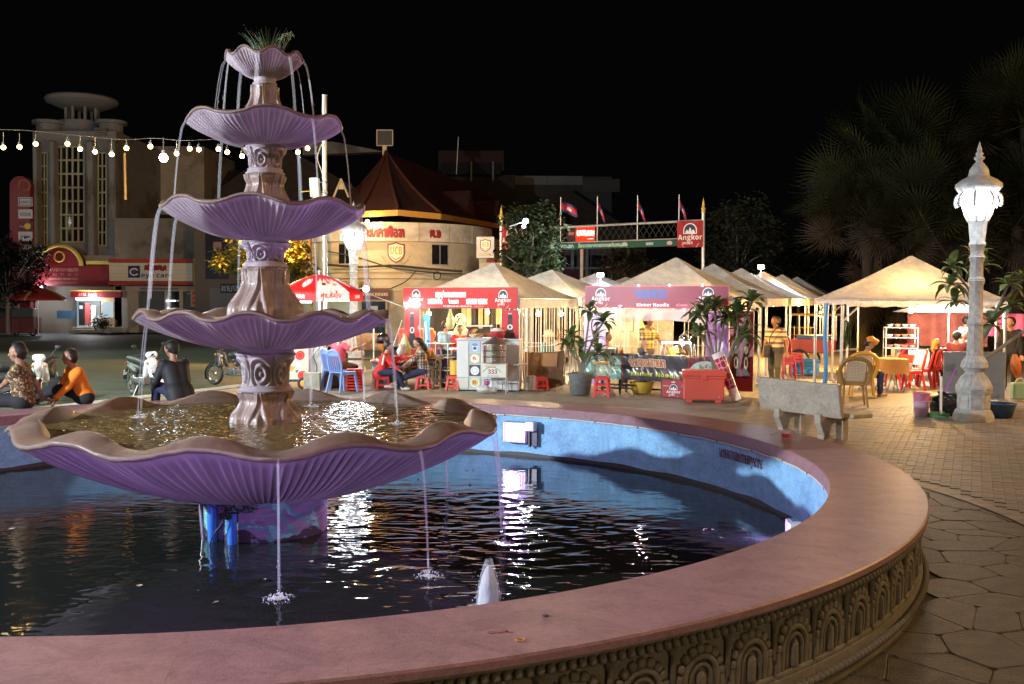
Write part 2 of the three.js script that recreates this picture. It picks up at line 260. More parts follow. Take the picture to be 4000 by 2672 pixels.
const im = new THREE.InstancedMesh(pg0, mPaver[0], rest.length), o = new THREE.Object3D(), cc = new THREE.Color();
rest.forEach(([x, y, z, c], k2) => { o.position.set(x, y, z); o.rotation.y = ax; o.updateMatrix(); im.setMatrixAt(k2, o.matrix); const s = 0.8 + 0.13 * c + 0.1 * r(); im.setColorAt(k2, cc.setRGB(s, s * 0.98, s * 0.97)); });
im.name = 'paver_field'; im.userData.kind = 'stuff'; im.castShadow = im.receiveShadow = true; plaza.add(im);
const wg = new THREE.ShapeGeometry(fs, 96); wg.rotateX(-Math.PI / 2); wg.translate(0, -0.007, 0);
mesh('worn_paving', wg, mPaveFar, plaza);
}
// the basin
const mCoping = M([0.345, 0.185, 0.198], 0.5, { speck: 1.1, grain: 5, bump: 0.002, clearcoat: 0.06, clearcoatRoughness: 0.3 });
const mCoping2 = M([0.36, 0.195, 0.205], 0.5, { speck: 1.3, grain: 5, bump: 0.002, clearcoat: 0.06, clearcoatRoughness: 0.3 });
const mCarve = M([0.23, 0.20, 0.145], 0.72, { mottle: 3.1, grain: 9, bump: 0.004 });
const mBlueWall = M([0.27, 0.58, 0.88], 0.6, { speck: 0.35, grain: 4, bump: 0.004 });
const mScum = M([0.05, 0.055, 0.05], 0.5, { mottle: 2 });
{
const basin = thing('fountain_basin', 'round pool basin with pink coping, blue inner wall and carved lotus frieze outside', 'fountain basin', [PC.x, 0, PC.z]);
const arc = (prof, a0, a1, n) => grid(n, prof.length - 1, (u, v) => { const p = prof[Math.round(v * (prof.length - 1))], a = lerp(a0, a1, u); return [p[0] * Math.cos(a), p[1], p[0] * Math.sin(a)]; });
const flat = (g) => toCreasedNormals(g, 0.5);
const NS = 28;
for (let k = 0; k < NS; k++) {
const a0 = k / NS * 6.2832 + 0.05, a1 = a0 + 6.2832 / NS - 0.00012, t = RIM, b = RIM - 0.115;
const prof = [[RI, b], [RI, t - 0.008], [RI + 0.008, t], [RO - 0.010, t], [RO, t - 0.010], [RO, t - 0.042], [RO - 0.012, t - 0.048], [RO - 0.05, t - 0.05]];
mesh('coping_slab', flat(arc(prof, a0, a1, 12)), k % 3 ? mCoping : mCoping2, basin);
}
mesh('inner_wall', grid(160, 6, (u, v) => { const a = u * 6.2832; return [(RI + 0.03) * Math.cos(a), lerp(-0.4, RIM - 0.06, v), (RI + 0.03) * Math.sin(a)]; }, true), mBlueWall, basin);
mesh('scum_line', grid(160, 1, (u, v) => { const a = u * 6.2832; return [(RI + 0.026) * Math.cos(a), WATER - 0.03 + 0.075 * v + (v ? 0.012 * Math.sin(a * 31) * Math.sin(a * 7) : 0), (RI + 0.026) * Math.sin(a)]; }, true), mScum, basin);
const cond = [], clips = [];
for (let i = 0; i <= 120; i++) { const a = -2.6 + i * 0.0285; cond.push([(RI + 0.018) * Math.cos(a), RIM - 0.135 + 0.004 * Math.sin(i * 1.7), (RI + 0.018) * Math.sin(a)]); if (i % 5 === 2) clips.push(box(0.02, 0.022, 0.02, (RI + 0.016) * Math.cos(a), RIM - 0.135, (RI + 0.016) * Math.sin(a), 0, -a, 0)); }
mesh('conduit', tube(cond, 0.011, 6, 240), M([0.62, 0.58, 0.5], 0.5), basin); mesh('clip', clips, M([0.1, 0.1, 0.1], 0.6), basin);
mesh('outer_wall', flat(arc([[RO - 0.03, RIM - 0.05], [RO - 0.035, 0.51], [RO - 0.05, 0.50], [RO - 0.06, 0.465], [RO - 0.075, 0.455], [RO - 0.075, 0.15], [RO - 0.04, 0.14], [RO - 0.035, 0.115], [RO - 0.03, 0.045], [RO - 0.03, -0.02]], 0, 6.2832, 220)), mCarve, basin);
const bead = merge([sph(1, 0, 0, 0, 8)]); boxUV(bead.scale(0.027, 0.026, 0.0225));
const beadOther = [];
for (const [y, rr, n] of [[0.482, RO - 0.042, 700], [0.082, RO - 0.018, 700]]) for (let k = 0; k < n; k++) {
const a = k / n * 6.2832, deg = a * 57.3, dd = deg > 180 ? deg - 360 : deg; if (dd < -40 || dd > 120) continue;
const p = [rr * Math.cos(a), y, rr * Math.sin(a)];
if (dd > 3 && dd < 72) reuse('bead', bead, mCarve, basin, p, [0, -a, 0]); else beadOther.push(tr(new THREE.SphereGeometry(0.025, 6, 4), ...p));
}
const bo = mesh('bead_row', beadOther, mCarve, basin); bo.userData.kind = 'stuff';
const arch = (w, h, r, n = 14) => { const pts = []; const y0 = 0.0, ys = h - w; pts.push([-w, y0, 0]); pts.push([-w * 1.0, ys * 0.5, 0.004]); for (let i = 0; i <= n; i++) { const a = Math.PI - i / n * Math.PI; pts.push([w * Math.cos(a), ys + w * Math.sin(a), 0.006]); } pts.push([w, ys * 0.5, 0.004]); pts.push([w, y0, 0]); const g = tube(pts, r, 6, 34); g.scale(1, 1, 0.9); return g; };
const motif = () => {
const gs = [arch(0.105, 0.215, 0.020), arch(0.070, 0.175, 0.015), rbox(0.052, 0.125, 0.05, 0.022, 0, 0.062, 0.004), tr(new THREE.SphereGeometry(0.03, 8, 6), 0, 0.118, 0.004, 0, 0, 0, [0.9, 0.9, 0.9])];
for (let i = 0; i < 9; i++) { const a = Math.PI * (0.02 + i / 8 * 0.96), R = 0.138; const y = 0.115 + R * Math.sin(a) * 0.98, x = R * Math.cos(a); gs.push(tr(new RoundedBoxGeometry(0.05, 0.05, 0.05, 1, 0.017), x, y, -0.004, 0, 0, a, [1, 1, 0.95])); }
for (const s of [-1, 1]) { gs.push(rbox(0.046, 0.115, 0.04, 0.014, s * 0.14, 0.055, -0.004)); }
gs.push(tube([[0.168, 0.30, 0], [0.18, 0.27, 0.01], [0.18, 0.2, 0.008], [0.18, 0.08, 0]], 0.017, 5, 10), tr(new THREE.ConeGeometry(0.04, 0.09, 6), 0.18, 0.255, 0, Math.PI, 0, 0));
gs.push(rbox(0.34, 0.035, 0.05, 0.014, 0.0, -0.012, 0.0));
return boxUV(merge(gs));
};
const mg = motif();
for (let k = -14; k < 36; k++) { const a = (k + 0.5) * 0.0628; const R = RO - 0.073; reuse('lotus_motif', mg, mCarve, basin, [R * Math.cos(a), 0.165, R * Math.sin(a)], [0, Math.PI / 2 - a, 0]); }
mesh('basin_floor', cyl(RI + 0.1, RI + 0.1, 0.04, 0, -0.42, 0, 64), M([0.05, 0.06, 0.06], 0.8), basin);
const graf = canvas(512, 96, (x, w, h) => { x.clearRect(0, 0, w, h); x.strokeStyle = 'rgba(92,6,26,1)'; x.lineWidth = 7; x.lineCap = 'round'; khText(x, 'haamcoolsmraamknungaang', 6, 22, 46, 0.62); });
const a0 = Math.atan2(-11.3 - PC.z, 2.32 - PC.x), a1 = Math.atan2(-10.35 - PC.z, 2.66 - PC.x);
const gm = printMat(graf, 0.6, 0, { transparent: true });
mesh('painted_writing', grid(24, 1, (u, v) => { const a = lerp(a0, a1, u); return [(RI + 0.024) * Math.cos(a), lerp(0.22, 0.42, v) , (RI + 0.024) * Math.sin(a)]; }), gm, basin);
}
// pool water: real ripples
const mWater = new THREE.MeshPhysicalMaterial({ color: lin(0.012, 0.014, 0.012), roughness: 0.05, ior: 1.33, specularIntensity: 1, side: THREE.DoubleSide });
{
const drops = [[-0.2, -6.9, 1.3], [0.05, -9.0, 1.0], [0.15, -8.8, 0.8], [-1.75, -7.4, 0.9], [-0.9, -7.9, 0.8], [-4.4, -8.2, 0.5], [-3.3, -11.6, 0.8], [-0.2, -10.6, 0.8]];
const hgt = (x, z) => {
let y = 0.0026 * noise3.noise(x * 2.1, z * 4.4, 1.5) + 0.0021 * noise3.noise(x * 5.5, z * 10, 4.5) + 0.0015 * noise3.noise(x * 11, z * 20, 8.1);
let act = 0; for (const [dx, dz, s] of drops) { const d = Math.hypot(x - dx, z - dz); act += s * Math.exp(-d * 0.9); y += 0.0019 * s * Math.sin(d * 24) * Math.exp(-d * 1.3) / (0.5 + d); }
return y * (0.35 + 0.85 * Math.min(act, 1.6));
};
const NR = 190, NA = 1000, g = grid(NA, NR, (u, v) => { const a = u * 6.2832, r = 0.5 + (RI + 0.03 - 0.5) * v, x = PC.x + r * Math.cos(a), z = PC.z + r * Math.sin(a); return [x, WATER + hgt(x, z), z]; }, true);
tag(mesh('pool_water', g, mWater), 'dark rippled water filling the round basin under the tiered fountain', 'water', null, 'structure');
}
// the tiered fountain
const mFount = M([0.43, 0.35, 0.38], 0.55, { speck: 0.5, grain: 7, bump: 0.003 });
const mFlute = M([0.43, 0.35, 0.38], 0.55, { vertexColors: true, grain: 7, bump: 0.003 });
const mRim = M([0.20, 0.128, 0.098], 0.5, { stain: 0.9, grain: 7, bump: 0.003, clearcoat: 0.16, clearcoatRoughness: 0.25 });
const mShaft = M([0.325, 0.228, 0.205], 0.4, { mottle: 2.0, grain: 8, bump: 0.002, clearcoat: 0.28, clearcoatRoughness: 0.16 });
const mStream = M([0.86, 0.88, 0.95], 0.25, { transparent: true, opacity: 0.15, ior: 1.33 });
const mFoam = M([0.8, 0.82, 0.86], 0.55, { transparent: true, opacity: 0.55 });
const mBowlWater = new THREE.MeshPhysicalMaterial({ color: lin(0.13, 0.088, 0.036), roughness: 0.06, ior: 1.33, side: THREE.DoubleSide });
{
const f = thing('tiered_fountain', 'tall five tiered fountain of scalloped fluted bowls on carved columns in the pool', 'fountain', [PC.x, 0, PC.z]);
f.rotation.z = -0.003;
const bowls = [
{ R: 2.20, ye: 0.895, yb: 0.25, r0: 0.58, N: 12, ph: 14, ribs: 168, A: 0.036, lw: 0.25, lh: 0.115, th: 0.045, yw: 0.908, amp: 0.030, pw: 1.75 },
{ R: 1.16, ye: 1.885, yb: 1.585, r0: 0.30, N: 12, ph: 8, ribs: 120, A: 0.034, lw: 0.13, lh: 0.06, th: 0.034, yw: 1.885, amp: 0.018, pw: 1.9 },
{ R: 0.93, ye: 2.885, yb: 2.60, r0: 0.24, N: 8, ph: 16, ribs: 104, A: 0.036, lw: 0.10, lh: 0.05, th: 0.032, yw: 2.88, amp: 0.016, pw: 2.0 },
{ R: 0.70, ye: 3.675, yb: 3.46, r0: 0.19, N: 6, ph: 42, ribs: 84, A: 0.034, lw: 0.08, lh: 0.045, th: 0.028, yw: 3.67, amp: 0.010, pw: 2.0 },
{ R: 0.35, ye: 4.27, yb: 4.085, r0: 0.10, N: 8, ph: 41, ribs: 64, A: 0.03, lw: 0.05, lh: 0.03, th: 0.022, yw: 4.265, amp: 0.008, pw: 1.8 },
];
const names5 = ['lowest_bowl', 'bowl', 'bowl', 'bowl', 'top_bowl'];
bowls.forEach((b, bi) => {
const NA = b.ribs * 6 > 900 ? 1320 : b.ribs * 7, wv = (a) => -Math.cos(b.N * (a - b.ph * Math.PI / 180)), sharp = (x) => Math.sign(x) * Math.abs(x) ** 0.85;
const under = [], nU = 26;
const rowsU = (a, t) => {
const w = sharp(wv(a)), k = smooth(0.25, 1, t), r = b.r0 + (b.R - b.r0) * (t * 0.985) - 0.012 * b.R * w * k;
let y = b.yb + (b.ye - b.yb) * Math.pow(t, b.pw) + b.A * w * k * k;
const q = b.ribs * a / 2, rb = Math.pow(Math.abs(Math.sin(q)), 0.6) * (0.74 + 0.26 * Math.sin(b.N * a * 0.5 + 1)), win = smooth(0.02, 0.12, t) * (1 - smooth(0.93, 0.985, t));
const d = -b.amp * rb * win; const sl = Math.atan2((b.ye - b.yb) * b.pw * Math.pow(Math.max(t, 0.05), b.pw - 1), b.R - b.r0);
return [r + d * Math.sin(sl), y - d * Math.cos(sl)];
};
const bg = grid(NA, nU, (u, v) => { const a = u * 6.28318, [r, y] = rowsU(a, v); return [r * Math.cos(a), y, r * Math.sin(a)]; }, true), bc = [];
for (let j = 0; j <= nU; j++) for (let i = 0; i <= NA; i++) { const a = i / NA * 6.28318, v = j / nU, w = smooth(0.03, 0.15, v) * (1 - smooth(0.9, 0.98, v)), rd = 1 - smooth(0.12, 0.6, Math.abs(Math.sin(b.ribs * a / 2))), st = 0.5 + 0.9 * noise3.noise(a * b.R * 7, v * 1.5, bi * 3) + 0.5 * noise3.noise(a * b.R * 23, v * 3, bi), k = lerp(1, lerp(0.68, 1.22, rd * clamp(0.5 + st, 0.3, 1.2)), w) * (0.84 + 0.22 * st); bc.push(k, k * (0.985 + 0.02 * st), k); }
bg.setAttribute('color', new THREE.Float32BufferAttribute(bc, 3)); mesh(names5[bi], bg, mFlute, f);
const rows = [];
const NL = b.N * 24;
const rim = (a, v) => {
const w = sharp(wv(a)), e = rowsU(a, 1), pk = 0.5 + 0.5 * w, cy = b.yw + 0.006 + b.lh * Math.pow(pk, 0.9), cr = b.R - b.lw * (0.85 + 0.15 * pk);
const P = [[e[0] - 0.03, e[1] + 0.004], [e[0] - 0.003, e[1] - 0.004], [e[0] + 0.012, e[1] + b.th * 0.4], [e[0] + 0.004, e[1] + b.th * 0.85], [e[0] - 0.025, e[1] + b.th], [lerp(e[0], cr, 0.5), lerp(e[1] + b.th, cy, 0.62) + 0.004], [lerp(e[0], cr, 0.85), cy - 0.004], [cr, cy], [cr - 0.03, cy - 0.012], [cr - 0.05 - 0.03 * b.R, b.yw - 0.05], [cr - 0.1 - 0.1 * b.R, b.yw - 0.12]];
return P[Math.round(v * 10)];
};
const rn = 0.004 * b.R;
mesh('rim', grid(NL, 10, (u, v) => { const a = u * 6.28318, [r, y] = rim(a, v), n = rn * noise3.noise(a * 9 * b.R, y * 14, bi); return [(r + n) * Math.cos(a), y + n, (r + n) * Math.sin(a)]; }, true), mRim, f);
const act = bi === 0 ? 1 : 0.5;
mesh('bowl_water', grid(bi ? 96 : 540, bi ? 20 : 120, (u, v) => { const a = u * 6.28318, r = 0.1 + (b.R - b.lw * 0.9 - 0.1) * v, x = r * Math.cos(a), z = r * Math.sin(a); let y = 0.004 * noise3.noise(x * 5, z * 9, 2) + 0.0045 * noise3.noise(x * 12, z * 18, 6) + 0.0035 * noise3.noise(x * 24, z * 36, 9); for (let k = 0; k < 8; k++) { const A = (k + 0.36) * 0.785, d = Math.hypot(x - 1.24 * Math.cos(A), z - 1.24 * Math.sin(A)); y += 0.006 * Math.sin(d * 40) * Math.exp(-d * 3.4); } return [x, b.yw + y * act * (1 - smooth(0.9, 1, v)), z]; }, true), mBowlWater, f);
});
const leafy = (prof, n, amp, y0, y1, kind) => grid(n * 28, 60, (u, v) => {
const a = u * 6.28318, y = lerp(y0, y1, v); let i = 0; while (i < prof.length - 2 && prof[i + 1][1] < y) i++;
const [ra, ya] = prof[i], [rb, yb2] = prof[i + 1]; let t = clamp((y - ya) / (yb2 - ya), 0, 1); t = t * t * (3 - 2 * t); let r = lerp(ra, rb, t);
const c = (u * n) % 1 * 2 - 1, ac = Math.abs(c);
let d = 0;
if (kind === 'base') {
const w = 0.92 - 0.5 * smooth(0.25, 0.95, v), q = ac / w;
d += 0.7 * (1 - smooth(0.72, 1.02, q)); d += 0.35 * Math.cos(q * 9 + v * 4) * (1 - smooth(0.85, 1, q)); d -= 0.6 * smooth(0.9, 1.0, ac) * (1 - v);
if (v < 0.42) { const qq = ac / (0.55 * Math.sqrt(Math.max(0.02, 1 - v / 0.42))); d += 0.45 * (1 - smooth(0.8, 1, qq)); }
} else {
const tq = Math.hypot(c * 0.92, (v - 0.38) * 1.7); d += 0.5 * Math.cos(tq * 15) * (1 - smooth(0.75, 1.0, tq)); d += 0.5 * smooth(0.55, 0.98, v) * (1 - smooth(0.4, 0.9, ac)); d -= 0.7 * smooth(0.86, 1.0, ac) * smooth(0.05, 0.5, v);
}
r += amp * d * smooth(0, 0.04, v) * (1 - smooth(0.96, 1, v));
return [r * Math.cos(a), y, r * Math.sin(a)];
}, true);
const cols = [
{ yb: 0.84, ym: 1.205, yt: 1.575, rb: 0.30, rw: 0.205, rr: 0.235, rc: 0.20, rt: 0.27, rn: 0.245 },
{ yb: 1.80, ym: 2.355, yt: 2.60, rb: 0.305, rw: 0.185, rr: 0.20, rc: 0.155, rt: 0.225, rn: 0.20, bulge: 0.31 },
{ yb: 2.82, ym: 3.215, yt: 3.475, rb: 0.205, rw: 0.135, rr: 0.165, rc: 0.135, rt: 0.185, rn: 0.17 },
{ yb: 3.62, ym: 4.04, yt: 4.10, rb: 0.175, rw: 0.095, rr: 0.10, rc: 0.085, rt: 0.09, rn: 0.1 },
];
cols.forEach((c, i) => {
const h = c.ym - c.yb;
mesh('baluster', leafy([[c.rb, c.yb], [c.bulge || c.rb * 0.97, c.yb + h * 0.25], [c.rw, c.yb + h * 0.72], [c.rn * 0.94, c.yb + h * 0.9], [c.rn, c.ym - 0.015]], 6, 0.038, c.yb, c.ym - 0.012, 'base'), mShaft, f);
mesh('collar', lathe([[0, c.ym - 0.02], [c.rn, c.ym - 0.02], [c.rn + 0.012, c.ym - 0.004], [c.rn - 0.005, c.ym + 0.012], [c.rr * 0.97, c.ym + 0.02], [c.rr * 0.98, c.ym + 0.035], [c.rc, c.ym + 0.045]], 40), mFount, f);
if (i < 3) {
mesh('capital', leafy([[c.rc, c.ym + 0.035], [c.rc * 1.03, c.ym + (c.yt - c.ym) * 0.5], [c.rt * 0.92, c.yt - 0.07], [c.rt, c.yt - 0.035]], 6, 0.03, c.ym + 0.035, c.yt - 0.03, 'cap'), mFount, f);
mesh('neck', lathe([[c.rt * 0.8, c.yt - 0.04], [c.rt * 0.98, c.yt - 0.03], [c.rt * 0.95, c.yt - 0.005], [c.rt * 1.02, c.yt + 0.015], [c.rt * 1.05, c.yt + 0.03]], 40), mFount, f);
} else mesh('neck', lathe([[c.rt, c.ym], [c.rt * 1.15, c.yt - 0.02], [c.rt * 1.1, c.yt]], 24), mFount, f);
});
const R3 = rng(31), peel = tex(512, 256, (u, v) => {
const w = v * 0.2, a = fbm(u, w, 34, 3, 4), b = fbm(u, w, 22, 17, 4), c = 0.6 * fbm(u, 0.3, 12, 29, 3); let col = [0.48, 0.40, 0.50];
if (b > -0.02) col = [0.30, 0.50, 0.52]; if (b > 0.13) col = [0.42, 0.64, 0.62]; if (a > 0.17) col = [0.44, 0.36, 0.48];
if (v < 0.52 + 0.5 * c && v > 0.02) col = a > 0.14 ? [0.36, 0.46, 0.48] : [0.16, 0.10, 0.14];
if (v < 0.14) col = [0.13, 0.1, 0.12]; const g = 0.9 + 0.2 * R3() + 0.3 * fbm(u, v, 20, 8, 2); return col.map((q) => q * g);
}, true);
const ped = printMat(peel, 0.6); ped.bumpMap = peel; ped.bumpScale = 0.002;
mesh('pedestal', grid(72, 6, (u, v) => { const a = u * 6.2832 + 0.6, r = 0.565 + 0.006 * noise3.noise(a * 3, v * 5, 1); return [r * Math.cos(a), lerp(-0.4, 0.31, v), r * Math.sin(a)]; }, true), ped, f);
const rS = rng(5);
const stream = (a, r0, y0, y1, out, rad) => { const n = 12, L = []; const fx = rS() * 9; for (let i = 0; i <= n; i++) { const t = i / n, y = lerp(y0, y1, t), d = Math.sqrt(Math.max(0, t)) * out; L.push([(r0 + d) * Math.cos(a), y, (r0 + d) * Math.sin(a)]); } const g = new THREE.TubeGeometry(new THREE.CatmullRomCurve3(L.map((p) => V(...p))), 40, rad, 7); const p = g.attributes.position; for (let i = 0; i < p.count; i++) { const ring = Math.floor(i / 8) / 40, c = new THREE.CatmullRomCurve3(L.map((q) => V(...q))); } return g; };
const fall = (a, r0, y0, y1, out, rad) => {
const gs = []; const k = rad > 0.011 ? 3 : 2;
for (let j = 0; j < k; j++) { const o = (j - (k - 1) / 2) * rad * 1.1 / r0; gs.push(stream(a + o, r0 - 0.012 * j, y0, lerp(y1, y0, j * 0.08), out * (0.9 + 0.25 * rS()), rad * (0.45 + 0.4 * rS()))); }
for (let j = 0; j < 9; j++) { const t = 0.25 + 0.75 * rS(), d = Math.sqrt(t) * out; const rr = r0 + d + (rS() - 0.5) * 0.05 * t, aa = a + (rS() - 0.5) * 0.06 * t / r0; gs.push(tr(new THREE.SphereGeometry(0.002 + 0.002 * rS(), 5, 4), rr * Math.cos(aa), lerp(y0, y1, t), rr * Math.sin(aa), 0, 0, 0, [1, 2.4, 1])); }
mesh('falling_water', gs, mStream, f);
};
const splash = (x, y, z, s, n = 40) => { const gs = []; for (let j = 0; j < n; j++) { const a = rS() * 6.283, r = s * rS() ** 0.7, hh = s * 0.55 * rS() * (1 - r / s); gs.push(tr(new THREE.SphereGeometry(0.0015 + 0.0035 * rS() * (s / 0.12), 5, 4), x + r * Math.cos(a), y + hh, z + r * Math.sin(a), 0, 0, 0, [1, 1.5, 1])); } gs.push(grid(20, 4, (u, v) => { const a = u * 6.2832, r = s * 0.7 * v; return [x + r * Math.cos(a), y + 0.012 * s / 0.12 * (1 - v) + 0.006 * noise3.noise(r * 60, a * 3, s), z + r * Math.sin(a)]; })); mesh('splash', gs, mFoam, f); };
bowls.forEach((b, bi) => {
for (let k = 0; k < b.N; k++) {
const a = (b.ph + k * 360 / b.N) * Math.PI / 180; const deg = (b.ph + k * 360 / b.N) % 360;
if (bi === 0 && ![14, 74, 44, 314, 344].includes(Math.round(deg))) continue;
const y1 = bi ? bowls[bi - 1].yw : WATER, rad = [0.010, 0.012, 0.011, 0.011, 0.009][bi] * (0.7 + 0.6 * rS()), out = 0.06 + 0.05 * Math.sqrt(b.ye - y1);
if (bi === 1 && (rS() < 0.35 || (deg > 20 && deg < 160))) continue; if (bi === 2 && deg > 50 && deg < 130) continue; if (bi === 3 && deg > 90 && deg < 120) continue;
fall(a, b.R + 0.005, b.ye - b.A + b.th * 0.6, y1, out, rad);
const rr = b.R + out; splash(rr * Math.cos(a), y1, rr * Math.sin(a), bi === 0 ? 0.13 : 0.10 - 0.01 * bi, bi === 0 ? 110 : 50);
}
});
const g = thing('grass_plant', 'spiky green grass plant growing out of the top fountain bowl', 'plant', [PC.x + 0.05, 4.24, PC.z]);
const rp = rng(77);
const mG = [[0.09, 0.16, 0.07], [0.13, 0.20, 0.10], [0.15, 0.17, 0.06]].map((c) => M(c, 0.7, { transmission: 0.2, thickness: 0 }));
for (let k = 0; k < 150; k++) {
const a = rp() * 6.283, o = 0.13 * rp(), lean = 0.1 + 0.5 * rp(), h = 0.13 + 0.17 * rp(), x = o * Math.cos(a), z = o * Math.sin(a), dx = Math.cos(a) * lean * h, dz = Math.sin(a) * lean * h;
const w = 0.006; mesh('blade', grid(1, 5, (u, v) => [x + dx * v * v * 1.2 + (u - 0.5) * w * (1 - v * 0.85) * Math.sin(a + 1), h * v, z + dz * v * v * 1.2 + (u - 0.5) * w * (1 - v * 0.85) * Math.cos(a + 1)]), mG[k % 3], g);
}
for (let k = 0; k < 5; k++) { const a = rp() * 6.283, x = 0.08 + 0.16 * (rp() - 0.25), z = 0.1 * (rp() - 0.5), h = 0.22 + 0.07 * rp(); mesh('seed_head', [bar([x * 0.5, 0, z], [x * 1.35, h, z], 0.002, 4), ...[0, 1, 2, 3, 4].map((j) => tr(new THREE.SphereGeometry(0.011, 5, 4), x * 1.35 + (rp() - 0.5) * 0.045, h + (rp() - 0.5) * 0.03, z + (rp() - 0.5) * 0.03))], mG[2], g); }
}
// things in the basin
{
const mPipe = M([0.03, 0.17, 0.52], 0.3, { clearcoat: 0.5 }), mDark = M([0.02, 0.018, 0.022], 0.5);
const pa = gnd(487, 1240, WATER), pb = gnd(532, 1247, WATER);
for (const [p, h, lab] of [[pa, 0.36, 'taller blue plastic pipe standing at the left of the fountain pedestal'], [pb, 0.27, 'shorter blue plastic pipe in the water by the cable tangle on the pedestal']]) {
const t = thing('blue_pipe', lab, 'pipe', [p.x, WATER, p.z]); mesh('pipe_wall', cyl(0.042, 0.042, h + 0.2, 0, (h - 0.2) / 2, 0, 20, 0, 0, 0, true), mPipe, t); mesh('pipe_rim', tr(new THREE.TorusGeometry(0.041, 0.004, 6, 20), 0, h, 0, Math.PI / 2), mPipe, t); mesh('pipe_mouth', cyl(0.038, 0.038, 0.004, 0, h - 0.012, 0, 16), mDark, t);
}
const ra = gnd(467, 1238, WATER); const rod = thing('metal_rod', 'thin silver rod leaning out of the water left of the pedestal', 'rod', [ra.x, WATER, ra.z]);
mesh('shaft', bar([0.005, -0.15, 0], [-0.045, 0.36, -0.02], 0.013, 10), M([0.6, 0.56, 0.52], 0.3, { metalness: 0.9 }), rod); mesh('end_cap', sph(0.0135, -0.045, 0.36, -0.02, 8), M([0.2, 0.2, 0.2], 0.5), rod);
const rc = rng(3), tang = thing('cable_tangle', 'tangle of dark cables with a black connector bunch by the blue pipes', 'cables', [pb.x - 0.02, 0.17, pb.z + 0.02]);
for (let k = 0; k < 11; k++) { const L = []; let x = -0.2 + 0.1 * rc(), y = 0.08 + 0.05 * rc(); for (let i = 0; i < 7; i++) { L.push([x, y, 0.05 + 0.04 * rc()]); x += 0.045 + 0.03 * rc(); y += (rc() - 0.52) * 0.1; } mesh('cable', tube(L, 0.0045 + 0.002 * rc(), 5, 30), mDark, tang); }
mesh('connector', [0, 1, 2, 3, 4, 5, 6].map(() => rbox(0.05, 0.03, 0.03, 0.008, -0.02 + 0.09 * (rc() - 0.5), 0.0 + 0.07 * (rc() - 0.5), 0.06, rc(), rc(), rc())), mDark, tang);
mesh('cable', tube([[-0.01, -0.02, 0.05], [-0.06, -0.1, 0.04], [-0.13, -0.19, 0.03], [-0.17, -0.3, 0.02]], 0.006, 5, 20), mDark, tang); mesh('cable', tube([[-0.19, 0.11, 0.03], [-0.23, 0.14, 0.04], [-0.25, 0.1, 0.04], [-0.21, 0.07, 0.04], [-0.15, 0.12, 0.04], [-0.06, 0.12, 0.05], [0.02, 0.1, 0.05]], 0.006, 5, 40), mDark, tang);
const jr = rng(9), jet = thing('water_jet', 'white foaming water jet rising near the front edge of the pool', 'water jet', [-0.155, WATER, -6.85]);
mesh('foam_column', grid(28, 22, (u, v) => { const a = u * 6.2832, r = (0.072 * (1 - v ** 2.6 * 0.97) ** 0.8 + 0.002) * (1 + 0.10 * noise3.noise(Math.cos(a) * 2.5, v * 7, Math.sin(a) * 2.5)); return [r * Math.cos(a), v * 0.325, r * Math.sin(a)]; }, true), M([0.82, 0.84, 0.88], 0.5, { transparent: true, opacity: 0.86, grain: 20, bump: 0.01 }), jet);
mesh('foam_haze', grid(24, 14, (u, v) => { const a = u * 6.2832, r = 0.088 * (1 - v * v * 0.75) * (1 + 0.25 * noise3.noise(Math.cos(a) * 4, v * 9, Math.sin(a) * 4)); return [r * Math.cos(a), v * 0.37, r * Math.sin(a)]; }, true), M([0.82, 0.84, 0.9], 0.6, { transparent: true, opacity: 0.16 }), jet);
const dr = []; for (let k = 0; k < 60; k++) { const a = jr() * 6.283, h = jr() * 0.4, r = 0.05 + 0.09 * jr(); dr.push(tr(new THREE.SphereGeometry(0.002 + 0.003 * jr(), 5, 4), r * Math.cos(a), h * (1.1 - r * 4), r * Math.sin(a))); } mesh('droplet', dr, mFoam, jet).userData.kind = 'stuff';
const lr = rng(12), lm = [[0.34, 0.30, 0.20], [0.28, 0.25, 0.12], [0.42, 0.38, 0.30]].map((c) => M(c, 0.6)), lg = grid(2, 6, (u, v) => [(u - 0.5) * 0.05 * Math.sin(Math.PI * clamp(v, 0.03, 0.97)), 0.006 * (u - 0.5) ** 2 * 4 + 0.004 * v, (v - 0.5) * 0.1]);
let c = 0;
for (let k = 0; k < 400 && c < 46; k++) { const a = lr() * 6.283, r = 0.9 + 4.0 * Math.sqrt(lr()), x = PC.x + r * Math.cos(a), z = PC.z + r * Math.sin(a); if (z < -13.6 || Math.abs(x) > -z * 0.5 + 0.1) continue; c++; const m = reuse('floating_leaf', lg, lm[k % 3], scene, [x, WATER + 0.009, z], [0, lr() * 6, 0], [0.45 + lr() * 0.6, 1, 0.35 + lr() * 0.6]); tag(m, 'small pale fallen leaf floating on the dark pool water', 'leaf', 'leaves floating on the pool'); }
}
